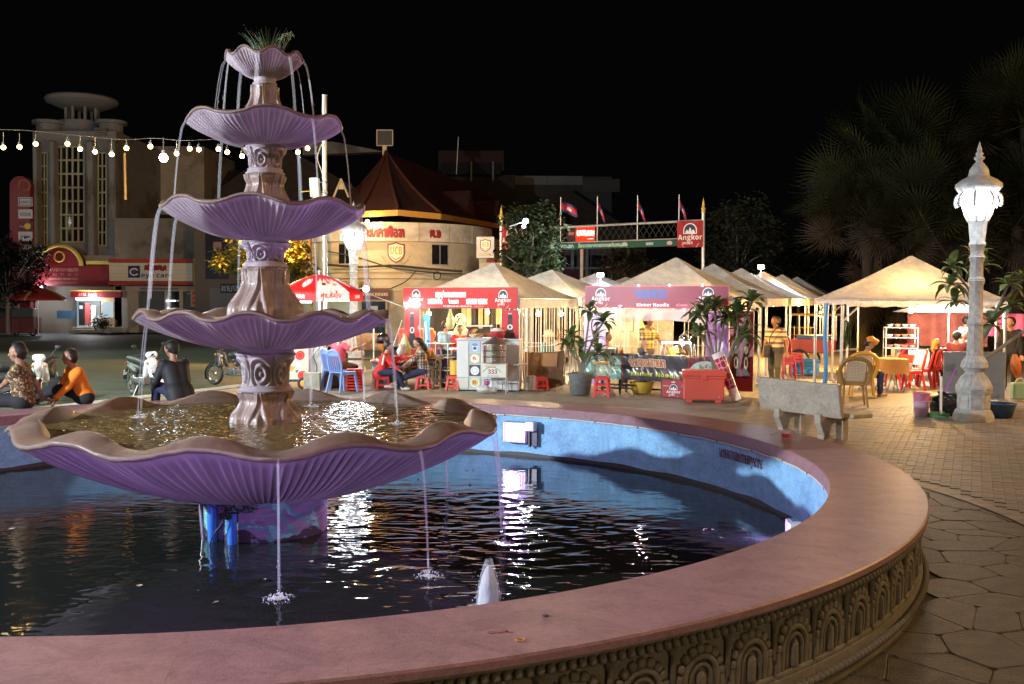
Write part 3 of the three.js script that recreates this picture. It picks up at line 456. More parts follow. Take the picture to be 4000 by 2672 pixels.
{
const mHouse = M([0.14, 0.14, 0.16], 0.4, { metalness: 0.5 }), mLouv = M([0.75, 0.75, 0.8], 0.3, { metalness: 0.7 }), mWhite = M([0.7, 0.7, 0.74], 0.4);
const flood = (a, y, w, h, label, cd, inset = 0.06) => {
const p = POLE(a, RI - inset, y), t = thing('pool_floodlight', label, 'floodlight', p, -Math.PI / 2 - a, 'floodlights inside the basin');
mesh('housing', rbox(w + 0.03, h + 0.03, 0.05, 0.008, 0, 0, -0.01), mHouse, t);
mesh('light_panel', rbox(w - 0.02, h - 0.02, 0.02, 0.004, 0, 0, 0.022), glow([0.52, 0.24, 1.0], 6), t);
for (let k = 0; k <= 7; k++) mesh('louvre_bar', box(0.006, h, 0.035, (k / 7 - 0.5) * w, 0, 0.045), mLouv, t);
mesh('frame', [box(w + 0.02, 0.012, 0.04, 0, h / 2, 0.04), box(w + 0.02, 0.012, 0.04, 0, -h / 2, 0.04)], mLouv, t);
mesh('ballast_box', [rbox(0.13, 0.13, 0.12, 0.01, w / 2 + 0.08, h / 2 - 0.03, 0.03)], mWhite, t);
mesh('bracket', [box(0.13, h, 0.02, w / 2 + 0.08, -0.05, -0.02), box(0.02, h * 1.1, 0.05, w / 2 + 0.04, -0.05, 0)], mHouse, t);
const sl = new THREE.SpotLight(lin(...VIOLET), cd * 1.6, 0, 1.12, 1, 2); sl.position.set(0, 0, 0.12); sl.target.position.set(0, 0.12, 2); sl.castShadow = true; sl.shadow.radius = 5; t.add(sl, sl.target); lamp([0, 0, 0.14], VIOLET, cd * 0.06, 0.1, t); return t;
};
flood(Math.atan2(-13.78 - PC.z, 0.09 - PC.x), 0.225, 0.34, 0.26, 'bright violet white louvred floodlight on the blue wall at the far side of the pool', 13);
flood(Math.atan2(-8.96 - PC.z, 2.53 - PC.x), -0.03, 0.22, 0.16, 'small white floodlight low in the pool at the right end under the coping', 10, 0.16);
flood(Math.atan2(-4.95 - PC.z, -2.42 - PC.x), 0.30, 0.3, 0.22, 'pale lilac floodlight housing at the left front edge of the pool', 11, 0.34);
}
// plaza lamps
const mLampStone = M([0.50, 0.49, 0.48], 0.65, { mottle: 2.5, grain: 9, bump: 0.004 });
function makeLamp(label, p, cd) {
const t = thing('plaza_lamp', label, 'lamp post', p, 0.2, 'carved stone lamp posts round the plaza');
const oct = (pts, n = 8) => toCreasedNormals(new THREE.LatheGeometry(pts.map((q) => new THREE.Vector2(...q)), n), 0.6);
mesh('plinth', oct([[0, 0], [0.33, 0], [0.33, 0.1], [0.29, 0.19], [0.265, 0.21], [0.265, 0.46], [0.29, 0.49], [0.30, 0.55], [0.28, 0.57]]), mLampStone, t);
for (let k = 0; k < 8; k++) { const a = (k + 0.5) * Math.PI / 4; mesh('panel', rbox(0.11, 0.2, 0.02, 0.006, 0.247 * Math.sin(a), 0.335, 0.247 * Math.cos(a), 0, a, 0), mLampStone, t); }
const fl = (prof, n, amp) => grid(n * 10, prof.length * 6, (u, v) => { const a = u * 6.2832, q = v * (prof.length - 1), i = Math.min(Math.floor(q), prof.length - 2), s = q - i, r = lerp(prof[i][0], prof[i + 1][0], s), y = lerp(prof[i][1], prof[i + 1][1], s), d = amp * (Math.abs(Math.sin(a * n / 2)) - 0.6) * Math.sin(Math.PI * v); return [(r + d) * Math.sin(a), y, (r + d) * Math.cos(a)]; }, true);
mesh('lower_bell', fl([[0.29, 0.56], [0.285, 0.6], [0.25, 0.68], [0.2, 0.77], [0.155, 0.81], [0.14, 0.86]], 16, 0.02), mLampStone, t);
mesh('neck_ring', lathe([[0.14, 0.85], [0.17, 0.87], [0.165, 0.9], [0.14, 0.91]], 24), mLampStone, t);
mesh('upper_bell', fl([[0.2, 0.90], [0.22, 0.93], [0.20, 1.02], [0.15, 1.1], [0.13, 1.13]], 16, 0.014), mLampStone, t);
mesh('shaft', oct([[0.135, 1.12], [0.128, 1.4], [0.122, 1.64], [0.14, 1.66], [0.14, 1.72], [0.118, 1.75], [0.112, 2.33], [0.13, 2.36], [0.13, 2.44], [0.106, 2.47], [0.102, 2.72], [0.12, 2.75], [0.12, 2.83], [0.105, 2.86], [0.115, 2.97], [0.135, 3.0], [0.135, 3.05], [0.12, 3.08], [0.15, 3.38], [0.165, 3.42]]), mLampStone, t);
mesh('collar', [3.02, 2.8, 2.4, 1.69].map((y) => tr(new THREE.TorusGeometry(0.128, 0.014, 6, 8), 0, y, 0, Math.PI / 2, Math.PI / 8)), mLampStone, t);
for (let k = 0; k < 8; k++) { const a = k * Math.PI / 4; const q = (r, y) => [r * Math.sin(a), y, r * Math.cos(a)]; mesh('lantern_petal', [tube([q(0.155, 3.42), q(0.21, 3.55), q(0.245, 3.72), q(0.27, 3.9)], 0.022, 6, 12), tube([q(0.27, 3.9), q(0.345, 3.84), q(0.365, 3.72), q(0.34, 3.66)], 0.026, 6, 12)], mLampStone, t); }
mesh('lamp_glass', lathe([[0.06, 3.43], [0.12, 3.52], [0.16, 3.7], [0.175, 3.88]], 24), glow(COOL, 2.4), t);
mesh('cap', lathe([[0, 3.86], [0.27, 3.86], [0.33, 3.93], [0.375, 3.99], [0.365, 4.05], [0.28, 4.12], [0.18, 4.17], [0.165, 4.2], [0.15, 4.29], [0.09, 4.38], [0.055, 4.42], [0.05, 4.44], [0.085, 4.47], [0.085, 4.5], [0.05, 4.52], [0.065, 4.56], [0.035, 4.6], [0.04, 4.63], [0.02, 4.7], [0, 4.78]], 32), mLampStone, t);
for (let k = 0; k < 6; k++) { const a = (k + 0.5) * Math.PI / 3; lamp([0.30 * Math.sin(a), 3.68, 0.30 * Math.cos(a)], COOL, cd / 6, 0.1, t); }
return t;
}
makeLamp('tall carved grey stone lamp post with lit lantern at the right by the grey board', [7.93, 0, -17.09], 13);
makeLamp('carved grey stone lamp post with lit lantern behind the fountain and the red parasol', [-4.42, 0, -27.9], 8);
function flooder(label, p, aim, color, cd, w = 0.5, cone = 0) {
const t = thing('mast_light', label, 'street lamp', [p[0], 0, p[2]]);
mesh('mast', bar([0, 0, 0], [0, p[1], 0], 0.08, 12, 0.05), M([0.4, 0.4, 0.4], 0.4, { metalness: 0.8 }), t);
const d = V(...aim).sub(V(...p)).normalize(), h = new THREE.Group(); h.name = 'lamp_head'; h.position.set(d.x * 0.2, p[1], d.z * 0.2); h.lookAt(h.position.clone().add(d)); t.add(h);
mesh('housing', rbox(w, 0.24, 0.14, 0.02), M([0.2, 0.2, 0.2], 0.5), h); mesh('lamp_face', box(w - 0.06, 0.18, 0.01, 0, 0, 0.078), glow(color, 12), h);
if (cone) { const s = new THREE.SpotLight(lin(...color), cd, 0, cone, 0.35, 2); s.position.set(0, 0, 0.16); s.target.position.set(0, 0, 3); s.castShadow = true; s.shadow.radius = 7; h.add(s, s.target); } else lamp([0, 0, 0.16], color, cd, 0.14, h); return t;
}
flooder('cool white floodlight mast beside the pool outside the left edge of view', [-12.6, 4.3, -5.0], [-2, 1, -9.3], COOL, 950);
flooder('tall cool floodlight mast by the street outside the left edge of view', [-15.5, 7.0, -15], [-4, 0.5, -27], [0.86, 1, 0.88], 640, 0.5, 0.58);
flooder('warm floodlight mast above the near edge of the pool behind the viewer', [-2.5, 9, 1.0], [-1, 0, -6], [1, 0.74, 0.66], 120);
flooder('sodium street lamp behind the yellow tree, hidden by the fountain', [at(612, 500, -33.8).x, at(612, 500, -33.8).y, -33.8], [-7, 2, -43], SODIUM, 300, 0.3);
flooder('street lamp at the far left end of the street', [-34, 8, -50], [-28, 0, -58], [0.9, 0.88, 0.8], 38);
flooder('sodium street lamp behind the viewer on the right', [18, 8, -13.5], [0, 1, -10], [1, 0.56, 0.20], 470);
flooder('added dim warm fill lamp behind the viewer on the right', [6.5, 3.6, 3.5], [1, 0, -5], [1, 0.74, 0.42], 46);  // fill lamp added out of view to lift the carved outer wall
flooder('added greenish white lamp outside the left edge of view to brighten the road', [-29, 9, -29], [-14, 0, -31], [0.84, 1, 0.82], 1000, 0.5, 0.72);  // lamp added out of view to brighten the left of the street
// people: one smooth skin per figure, clothes and hair over it
function sdfMesh(caps, cell, k, extra) {       // caps: [ax,ay,az, bx,by,bz, ra, rb]; a smooth union, meshed with surface nets
let lo = [1e9, 1e9, 1e9], hi = [-1e9, -1e9, -1e9];
for (const c of caps) for (let i = 0; i < 3; i++) { lo[i] = Math.min(lo[i], c[i] - c[6], c[i + 3] - c[7]); hi[i] = Math.max(hi[i], c[i] + c[6], c[i + 3] + c[7]); }
const m = cell * 2.2 + k * 0.4, n = [0, 1, 2].map((i) => { lo[i] -= m; return Math.ceil((hi[i] + m - lo[i]) / cell) + 1; });
const [nx, ny, nz] = n, F = new Float32Array(nx * ny * nz);
const C = caps.map((c) => { const d = [c[3] - c[0], c[4] - c[1], c[5] - c[2]]; return [c[0], c[1], c[2], d[0], d[1], d[2], 1 / Math.max(1e-9, d[0] * d[0] + d[1] * d[1] + d[2] * d[2]), c[6], c[7] - c[6]]; });
for (let z = 0, q = 0; z < nz; z++) for (let y = 0; y < ny; y++) for (let x = 0; x < nx; x++, q++) {
const X = lo[0] + x * cell, Y = lo[1] + y * cell, Z = lo[2] + z * cell; let v = 1e3;
for (const c of C) {
const px = X - c[0], py = Y - c[1], pz = Z - c[2]; let t = (px * c[3] + py * c[4] + pz * c[5]) * c[6]; t = t < 0 ? 0 : t > 1 ? 1 : t;
const a = px - c[3] * t, b = py - c[4] * t, e = pz - c[5] * t, d = Math.sqrt(a * a + b * b + e * e) - c[7] - c[8] * t;
const h = k - Math.abs(d - v); v = Math.min(d, v) - (h > 0 ? h * h / (4 * k) : 0);
}
F[q] = extra ? extra(v, X, Y, Z) : v;
}
const idx = new Int32Array(nx * ny * nz).fill(-1), pos = [], nor = [], tri = [], sx = 1, sy = nx, sz = nx * ny;
for (let z = 0; z < nz - 1; z++) for (let y = 0; y < ny - 1; y++) for (let x = 0; x < nx - 1; x++) {
const o = x + y * sy + z * sz; let mask = 0;
for (let i = 0; i < 8; i++) if (F[o + (i & 1) + (i >> 1 & 1) * sy + (i >> 2) * sz] < 0) mask |= 1 << i;
if (mask === 0 || mask === 255) continue;
let cx = 0, cy = 0, cz = 0, cnt = 0;
for (const [a, b] of SN_E) { const fa = F[o + (a & 1) + (a >> 1 & 1) * sy + (a >> 2) * sz], fb = F[o + (b & 1) + (b >> 1 & 1) * sy + (b >> 2) * sz]; if ((fa < 0) === (fb < 0)) continue; const t = fa / (fa - fb); cx += lerp(a & 1, b & 1, t); cy += lerp(a >> 1 & 1, b >> 1 & 1, t); cz += lerp(a >> 2, b >> 2, t); cnt++; }
idx[o] = pos.length / 3; pos.push(lo[0] + (x + cx / cnt) * cell, lo[1] + (y + cy / cnt) * cell, lo[2] + (z + cz / cnt) * cell);
const gx = F[o + 1] + F[o + 1 + sy] + F[o + 1 + sz] + F[o + 1 + sy + sz] - F[o] - F[o + sy] - F[o + sz] - F[o + sy + sz], gy = F[o + sy] + F[o + 1 + sy] + F[o + sy + sz] + F[o + 1 + sy + sz] - F[o] - F[o + 1] - F[o + sz] - F[o + 1 + sz], gz = F[o + sz] + F[o + 1 + sz] + F[o + sy + sz] + F[o + 1 + sy + sz] - F[o] - F[o + 1] - F[o + sy] - F[o + 1 + sy];
const L = Math.hypot(gx, gy, gz) || 1; nor.push(gx / L, gy / L, gz / L);
}
for (let z = 1; z < nz - 1; z++) for (let y = 1; y < ny - 1; y++) for (let x = 1; x < nx - 1; x++) {
const o = x + y * sy + z * sz, a = F[o] < 0;
for (const [st, u, w] of [[sx, sy, sz], [sy, sz, sx], [sz, sx, sy]]) if ((F[o + st] < 0) !== a) { const q = [idx[o], idx[o - u], idx[o - u - w], idx[o - w]]; if (q.some((i) => i < 0)) continue; a ? tri.push(q[0], q[1], q[2], q[0], q[2], q[3]) : tri.push(q[0], q[2], q[1], q[0], q[3], q[2]); }
}
const g = new THREE.BufferGeometry(); g.setAttribute('position', new THREE.Float32BufferAttribute(pos, 3)); g.setAttribute('normal', new THREE.Float32BufferAttribute(nor, 3)); g.setIndex(tri); return fin(g);
}
const SN_E = [[0, 1], [2, 3], [4, 5], [6, 7], [0, 2], [1, 3], [4, 6], [5, 7], [0, 4], [1, 5], [2, 6], [3, 7]];
const mSkin = M([0.40, 0.215, 0.135], 0.5), mSkinD = M([0.30, 0.15, 0.09], 0.5), mHair = M([0.010, 0.008, 0.007], 0.6), mEye = M([0.01, 0.01, 0.01], 0.2), mLip = M([0.25, 0.09, 0.07], 0.5);
function limb(a, b, hint, l1, l2) {            // where the elbow or knee goes
const d = b.clone().sub(a); let L = d.length(); if (L > (l1 + l2) * 0.995) { d.multiplyScalar((l1 + l2) * 0.995 / L); L = (l1 + l2) * 0.995; }
const x = (l1 * l1 - l2 * l2 + L * L) / (2 * L), h = Math.sqrt(Math.max(0, l1 * l1 - x * x)), u = d.clone().normalize(), n = hint.clone().sub(u.clone().multiplyScalar(hint.dot(u))).normalize();
return [a.clone().add(u.clone().multiplyScalar(x)).add(n.multiplyScalar(h)), a.clone().add(d)];
}
function person(label, pos, yaw, o) {
const s = (o.h || 1.62) / 1.65, t = thing('person', label, 'person', pos, yaw);
const q = (p) => V(p[0] * s, p[1] * s, p[2] * s), cap = (a, b, ra, rb = ra) => [a.x, a.y, a.z, b.x, b.y, b.z, ra * s, rb * s], grow = (c, e) => { const r = c.slice(); r[6] += e * s; r[7] += e * s; return r; };
const sit = o.seat !== undefined, pel = V(0, sit ? o.seat + 0.10 * s : 0.90 * s, 0), lean = o.lean || 0, sd = o.side || 0;
const up = V(Math.sin(sd), Math.cos(lean), Math.sin(lean)).normalize(), fw = V(0, -Math.sin(lean), Math.cos(lean)), tw = o.twist || 0, lf = V(Math.cos(tw), 0, -Math.sin(tw));
const on = (h, f = 0, l = 0) => pel.clone().addScaledVector(up, h * s).addScaledVector(fw, f * s).addScaledVector(lf, l * s);
const neck = on(0.50, 0.0), hd = neck.clone().add(V(Math.sin(sd) * 0.1, 0.155 * s, Math.sin(lean) * 0.06 * s + 0.025 * s)), sh = [on(0.44, 0, 0.165), on(0.44, 0, -0.165)], hip = [on(0, 0, 0.085), on(0, 0, -0.085)];
const body = [], shirt = [], pants = [], fem = o.female ? 0.92 : 1;
const torso = [cap(on(0.10, 0, 0.05), on(0.36, 0.01, 0.075), 0.115, 0.112 * fem), cap(on(0.10, 0, -0.05), on(0.36, 0.01, -0.075), 0.115, 0.112 * fem), cap(on(0.36, 0, 0.05), sh[0], 0.1, 0.062), cap(on(0.36, 0, -0.05), sh[1], 0.1, 0.062), cap(on(0.02, -0.01, 0.07), on(0.02, -0.01, -0.07), 0.125)];
body.push(...torso, cap(on(0.42, -0.01), neck.clone().add(V(0, 0.09 * s, 0.012 * s)), 0.058, 0.05)); shirt.push(...torso.map((c) => grow(c, 0.014)));
if (o.long) shirt.push(grow(cap(on(0, -0.02, 0.06), on(-0.1, -0.03, 0.07), 0.14, 0.13), 0.01), grow(cap(on(0, -0.02, -0.06), on(-0.1, -0.03, -0.07), 0.14, 0.13), 0.01));
pants.push(grow(cap(hip[0], hip[1], 0.122), 0.014));
const hands = [], H = o.hands || [];
for (let i = 0; i < 2; i++) {
const sg = i ? -1 : 1, tg = H[i] ? V(H[i][0], H[i][1], H[i][2]) : sit ? V(sg * 0.14 * s, pel.y + 0.06 * s, 0.32 * s) : V(sg * 0.25 * s, 0.80 * s, 0.06 * s), eh = o.elbow && o.elbow[i] ? V(...o.elbow[i]) : V(sg * 0.8, -0.5, -0.6);
const [el, wr] = limb(sh[i], tg, eh, 0.28 * s, 0.245 * s);
body.push(cap(sh[i], el, 0.05, 0.038), cap(el, wr, 0.039, 0.027)); hands.push([el, wr, sg]);
shirt.push(grow(cap(sh[i], sh[i].clone().lerp(el, o.sleeve === 'long' ? 1 : o.sleeve === 'none' ? 0.05 : 0.62), 0.056, 0.05), 0.012)); if (o.sleeve === 'long') shirt.push(grow(cap(el, el.clone().lerp(wr, 0.9), 0.046, 0.034), 0.012));
}
const K = o.knees || [], Ft = o.feet || [], shoes = [];
for (let i = 0; i < 2; i++) {
const sg = i ? -1 : 1, ft = Ft[i] ? V(...Ft[i]) : sit ? V(sg * 0.11 * s, 0.075 * s, 0.42 * s) : V(sg * 0.10 * s, 0.075 * s, 0), kh = K[i] ? V(...K[i]) : V(sg * 0.12, 0.4, 1);
const [kn, an] = limb(hip[i], ft, kh, 0.43 * s, 0.42 * s), dir = o.toes ? V(...o.toes) : V(sg * 0.15, 0, 1).normalize(), toe = an.clone().addScaledVector(dir, 0.14 * s).add(V(0, -0.04 * s, 0)), heel = an.clone().addScaledVector(dir, -0.03 * s).add(V(0, -0.04 * s, 0));
body.push(cap(hip[i], kn, 0.088, 0.056), cap(kn, an, 0.056, 0.036), cap(heel, toe, 0.034, 0.026), cap(an, heel, 0.036, 0.034));
pants.push(grow(cap(hip[i], kn, 0.092, 0.06), 0.014)); const pl = o.pants === 'short' ? 0 : o.pants === 'crop' ? 0.6 : 0.94; if (pl) pants.push(grow(cap(kn, kn.clone().lerp(an, pl), 0.06, 0.046), 0.012));
shoes.push(cap(heel, toe, 0.042, 0.034));
}
const cell = o.cell || 0.02, skin = o.dark ? mSkinD : mSkin;
const hq = new THREE.Euler(o.hpitch || 0, o.hyaw || 0, 0, 'YXZ'), hp = (x, y, z) => V(x, y, z).multiplyScalar(s).applyEuler(hq).add(hd);
const head = [cap(hp(0, 0.03, -0.02), hp(0, 0.035, 0.018), 0.088, 0.082), cap(hp(0, -0.02, 0.035), hp(0, -0.075, 0.05), 0.062, 0.034), cap(hp(0.035, -0.01, 0.045), hp(-0.035, -0.01, 0.045), 0.036), cap(hp(0, 0.012, 0.088), hp(0, -0.026, 0.112), 0.009, 0.013), cap(hp(0.082, 0.0, 0.0), hp(0.086, -0.025, -0.004), 0.017, 0.012), cap(hp(-0.082, 0.0, 0.0), hp(-0.086, -0.025, -0.004), 0.017, 0.012), cap(hp(0.04, 0.03, 0.082), hp(-0.04, 0.03, 0.082), 0.012), cap(hp(0.02, -0.055, 0.082), hp(-0.02, -0.055, 0.082), 0.011), cap(hp(0, -0.06, -0.0), neck, 0.05, 0.052)];
const parts = [sdfMesh(body, cell, 0.03 * s), sdfMesh(head, 0.0095, 0.02 * s)];
for (const [el, wr, sg] of hands) {           // palm, thumb from the side of the palm, four fingers of their own length, slightly curled
const d = wr.clone().sub(el).normalize(), side = V(0, 1, 0).cross(d); if (side.length() < 0.2) side.set(1, 0, 0); side.normalize(); const nrm = d.clone().cross(side).normalize(), c = [];
if (o.flat) { d.y *= 0.25; d.x += 0; d.normalize(); }
const pt = (f, l, n) => wr.clone().addScaledVector(d, f * s).addScaledVector(side, l * s).addScaledVector(nrm, n * s);
c.push(cap(pt(0, 0, 0), pt(0.03, 0, 0), 0.024, 0.024), cap(pt(0.02, 0.022, 0), pt(0.08, 0.03, 0), 0.015, 0.013), cap(pt(0.02, -0.022, 0), pt(0.08, -0.03, 0), 0.015, 0.013), cap(pt(0.02, 0, 0), pt(0.082, 0, 0), 0.016, 0.014));
[[0.032, 0.062], [0.011, 0.072], [-0.011, 0.068], [-0.031, 0.054]].forEach(([l, n]) => { c.push(cap(pt(0.08, l, 0), pt(0.08 + n * 0.55, l * 1.1, 0.008), 0.0095, 0.009), cap(pt(0.08 + n * 0.55, l * 1.1, 0.008), pt(0.08 + n * 0.95, l * 1.12, 0.028), 0.009, 0.0075)); });
c.push(cap(pt(0.015, sg * 0.024, 0.004), pt(0.05, sg * 0.052, 0.014), 0.012, 0.0105), cap(pt(0.05, sg * 0.052, 0.014), pt(0.08, sg * 0.056, 0.024), 0.0105, 0.009));
parts.push(sdfMesh(c, o.cell > 0.022 ? 0.0085 : 0.0068, 0.008));
}
mesh('body', parts, skin, t);
if (o.shirt) mesh('shirt', sdfMesh(shirt, cell, 0.03 * s), o.shirt, t);
if (o.trousers) mesh('trousers', sdfMesh(pants, cell, 0.025 * s), o.trousers, t);
if (o.shoes) for (const sc of shoes) mesh('shoe', sdfMesh([sc], 0.014, 0.01), o.shoes, t);
mesh('eye', [1, -1].map((g) => { const p = hp(g * 0.032, 0.012, 0.083); return sph(0.0105 * s, p.x, p.y, p.z, 8); }), mEye, t); { const a = hp(0.018, -0.05, 0.094), b = hp(-0.018, -0.05, 0.094); mesh('mouth', bar(a, b, 0.0055 * s, 6), mLip, t); }
if (o.hair !== 'none') {
const f0 = hp(0, 0, 0), fz = V(0, 0, 1).applyEuler(hq), fy = V(0, 1, 0).applyEuler(hq), hc = [cap(hp(0, 0.035, -0.025), hp(0, 0.045, 0.01), 0.101, 0.096), cap(hp(0, 0.0, -0.045), hp(0, -0.035, -0.05), 0.078, 0.06)];
if (o.hair === 'bun') hc.push(cap(hp(0, 0.075, -0.11), hp(0, 0.08, -0.12), 0.045)); if (o.hair === 'long') hc.push(cap(hp(0, 0.0, -0.075), hp(0, -0.16, -0.10), 0.07, 0.062), cap(hp(0, -0.16, -0.10), hp(0, -0.27, -0.095), 0.062, 0.035)); if (o.hair === 'tail') hc.push(cap(hp(0, 0.04, -0.1), hp(0, -0.03, -0.15), 0.035), cap(hp(0, -0.03, -0.15), hp(0, -0.2, -0.14), 0.038, 0.015));
if (o.tall) hc.push(cap(hp(0.02, 0.09, 0.01), hp(-0.02, 0.095, -0.03), 0.07));
mesh('hair', sdfMesh(hc, 0.011, 0.03 * s, (v, x, y, z) => { const dx = x - f0.x, dy = y - f0.y, dz = z - f0.z, zz = (dx * fz.x + dy * fz.y + dz * fz.z) / s, yy = (dx * fy.x + dy * fy.y + dz * fy.z) / s; const cut = Math.min(zz - 0.012, zz * 0.75 - (yy - 0.052) * 0.7); return Math.max(v + 0.002 * Math.sin(x * 180) * Math.sin(y * 150 + z * 120), (cut + (yy > 0.05 ? 0 : 0)) * 0.9); }), o.hairMat || mHair, t);
}
t.userData.hp = undefined; delete t.userData.hp;
return { t, hp, hd, pel, sh, hands, s, hq };
}
const cloth = (c, o = {}) => M(c, 0.85, { grain: 14, bump: 0.003, ...o });
function patterned(draw, size = 0.5) { const t = canvas(128, 128, draw); t.wrapS = t.wrapT = THREE.RepeatWrapping; t.repeat.set(1 / size, 1 / size); const m = new THREE.MeshPhysicalMaterial({ map: t, roughness: 0.85, side: THREE.DoubleSide }); m.userData.metric = true; return m; }
const mPlaid = patterned((x, w, h) => { x.fillStyle = '#c9c4bb'; x.fillRect(0, 0, w, h); for (const [c, p, q, a] of [['#7d2a22', 0, 34, .85], ['#2b4a50', 44, 22, .8], ['#b99a52', 76, 14, .7], ['#48322c', 98, 22, .8]]) { x.globalAlpha = a; x.fillStyle = c; x.fillRect(p, 0, q, h); x.globalAlpha = a * 0.75; x.fillRect(0, p, w, q); } x.globalAlpha = 1; }, 0.2);
const mPlaidY = patterned((x, w, h) => { x.fillStyle = '#e3c25a'; x.fillRect(0, 0, w, h); for (const [c, p, q, a] of [['#3b3338', 0, 30, .75], ['#e8dcc0', 40, 20, .7], ['#6b5a4a', 74, 10, .7], ['#38343a', 96, 8, .6]]) { x.globalAlpha = a; x.fillStyle = c; x.fillRect(0, p, w, q); x.globalAlpha = a * 0.6; x.fillRect(p, 0, q, h); } x.globalAlpha = 1; }, 0.24);
const mStripe = patterned((x, w, h) => { for (const [c, a, b] of [['#d8cdb8', 0, 34], ['#54586c', 34, 20], ['#c8a93c', 54, 18], ['#d8cdb8', 72, 30], ['#8a6a58', 102, 26]]) { x.fillStyle = c; x.fillRect(0, a, w, b); } }, 0.26);
const mFloral = patterned((x, w, h) => { const r = rng(4); x.fillStyle = '#4a352c'; x.fillRect(0, 0, w, h); for (let i = 0; i < 120; i++) { x.fillStyle = ['#8a6f4a', '#b59a5a', '#6a4a3a', '#33241f', '#a08a60'][i % 5]; x.beginPath(); x.ellipse(r() * w, r() * h, 3 + 7 * r(), 2 + 4 * r(), r() * 3, 0, 7); x.fill(); } }, 0.28);
// market tents and stalls
const mCanvasW = M([0.78, 0.77, 0.76], 0.75, { transmission: 0.36, thickness: 0, speck: 0.25 });
const mSteel = M([0.62, 0.62, 0.62], 0.35, { metalness: 0.75 }), mWhitePaint = M([0.72, 0.70, 0.66], 0.45), mRedP = M([0.62, 0.035, 0.03], 0.38, { clearcoat: 0.3 }), mRedD = M([0.38, 0.02, 0.025], 0.4), mBlackP = M([0.02, 0.02, 0.022], 0.5), mWood = M([0.20, 0.12, 0.06], 0.6, { mottle: 1.5, grain: 6 }), mChrome = M([0.75, 0.74, 0.72], 0.16, { metalness: 1 }), mGlass = M([1, 1, 1], 0.03, { transmission: 1, thickness: 0, ior: 1.45 }), mPlasticBag = M([0.8, 0.8, 0.8], 0.25, { transmission: 0.5, thickness: 0 });
function tent(label, c, a, th, eave, apex, o = {}) {
const t = thing('market_tent', label, 'tent', [c[0], 0, c[1]], -th, o.group), h = a / 2, rn = rng(Math.round(c[0] * 100 + 5000));
const side = (k) => grid(16, 14, (u, v) => { const w = h * (1 - v * 0.985), s = (u * 2 - 1) * w; const y = eave + (apex - eave) * (Math.pow(v, 1.12)) - 0.05 * Math.sin(Math.PI * v) * (1 - (u * 2 - 1) ** 2) + 0.012 * noise3.noise(u * 5, v * 6, k + c[0]); const p = [s, y, w]; const q = k * Math.PI / 2; return [p[0] * Math.cos(q) + p[2] * Math.sin(q), p[1], -p[0] * Math.sin(q) + p[2] * Math.cos(q)]; });
for (let k = 0; k < 4; k++) mesh('canopy_panel', side(k), mCanvasW, t);
const vh = o.valance === undefined ? 0.22 : o.valance;
for (let k = 0; k < 4; k++) mesh('valance', grid(40, 3, (u, v) => { const s = (u * 2 - 1) * h, q = k * Math.PI / 2, z = h + 0.006 + 0.012 * Math.sin(u * 37) * v, y = eave - 0.01 - v * vh * (0.94 + 0.06 * Math.cos(u * Math.PI * 16)); return [s * Math.cos(q) + z * Math.sin(q), y, -s * Math.sin(q) + z * Math.cos(q)]; }), mCanvasW, t);
for (const [x, z] of [[-1, 1], [1, 1], [1, -1], [-1, -1]]) { mesh('pole', bar([x * (h - 0.03), 0, z * (h - 0.03)], [x * (h - 0.03), eave, z * (h - 0.03)], 0.032, 10), mSteel, t); if (!o.far) { mesh('brace', [bar([x * (h - 0.03), eave - 0.35, z * (h - 0.03)], [x * (h - 0.38), eave - 0.02, z * (h - 0.03)], 0.014, 6), bar([x * (h - 0.03), eave - 0.35, z * (h - 0.03)], [x * (h - 0.03), eave - 0.02, z * (h - 0.38)], 0.014, 6)], mSteel, t); mesh('foot_plate', box(0.14, 0.012, 0.14, x * (h - 0.03), 0.01, z * (h - 0.03)), mSteel, t); } }
mesh('frame', [0, 1, 2, 3].map((k) => { const q = k * Math.PI / 2, e = h - 0.03, A = [-e, e], B = [e, e]; const R = ([x, z]) => V(x * Math.cos(q) + z * Math.sin(q), eave - 0.03, -x * Math.sin(q) + z * Math.cos(q)); return bar(R(A), R(B), 0.02, 8); }), mSteel, t);
if (!o.far) mesh('rafter', [[-1, 1], [1, 1], [1, -1], [-1, -1]].map(([x, z]) => bar([x * (h - 0.05), eave - 0.04, z * (h - 0.05)], [0, apex - 0.07, 0], 0.016, 6)), mSteel, t);
return t;
}
const TA = 0.50, TB = 0.408;
tent('white market tent behind the red banner with two bottle panels, left end of the stalls', [-0.46, -24.72], 3.14, TA, 2.08, 2.96, { group: 'white market tents' });
tent('white market tent over the noodle stall with the pink red banner', [3.88, -23.72], 3.42, TB, 2.10, 3.06, { group: 'white market tents' });
tent('large white market tent at the right with open sides, tables and red chairs under it', [9.24, -23.2], 3.85, TB, 2.10, 3.10, { group: 'white market tents', valance: 0.12 });
const tentFar = (label, x, z, a, th, ap) => tent(label, [x, z], a, th, 2.12, ap, { group: 'white market tents', far: true });
tentFar('second white tent behind the left banner stall, lit tan from inside', 1.16, -29.4, 3.6, TA, 2.93); tentFar('third white tent in the left row, with a bright lamp over its roof', 2.85, -34.3, 3.6, TA, 2.95); tentFar('fourth white tent in the left row, only its peak showing', 4.45, -39, 3.6, TA, 2.95);
['second tent in the row behind the noodle stall', 'third tent in the row behind the noodle stall, right under a white lamp', 'fourth tent in the row behind the noodle stall, glowing cream from inside', 'fifth tent in the row behind the noodle stall', 'sixth and farthest peak in the row behind the noodle stall'].forEach((l, i) => tentFar(l, 5.5 + 1.6 * i, -27.4 - 3.6 * i, 3.5, TB, 3.05));
tentFar('white tent behind the large right tent, lit from inside', 11.4, -27.6, 3.8, TB, 3.0);
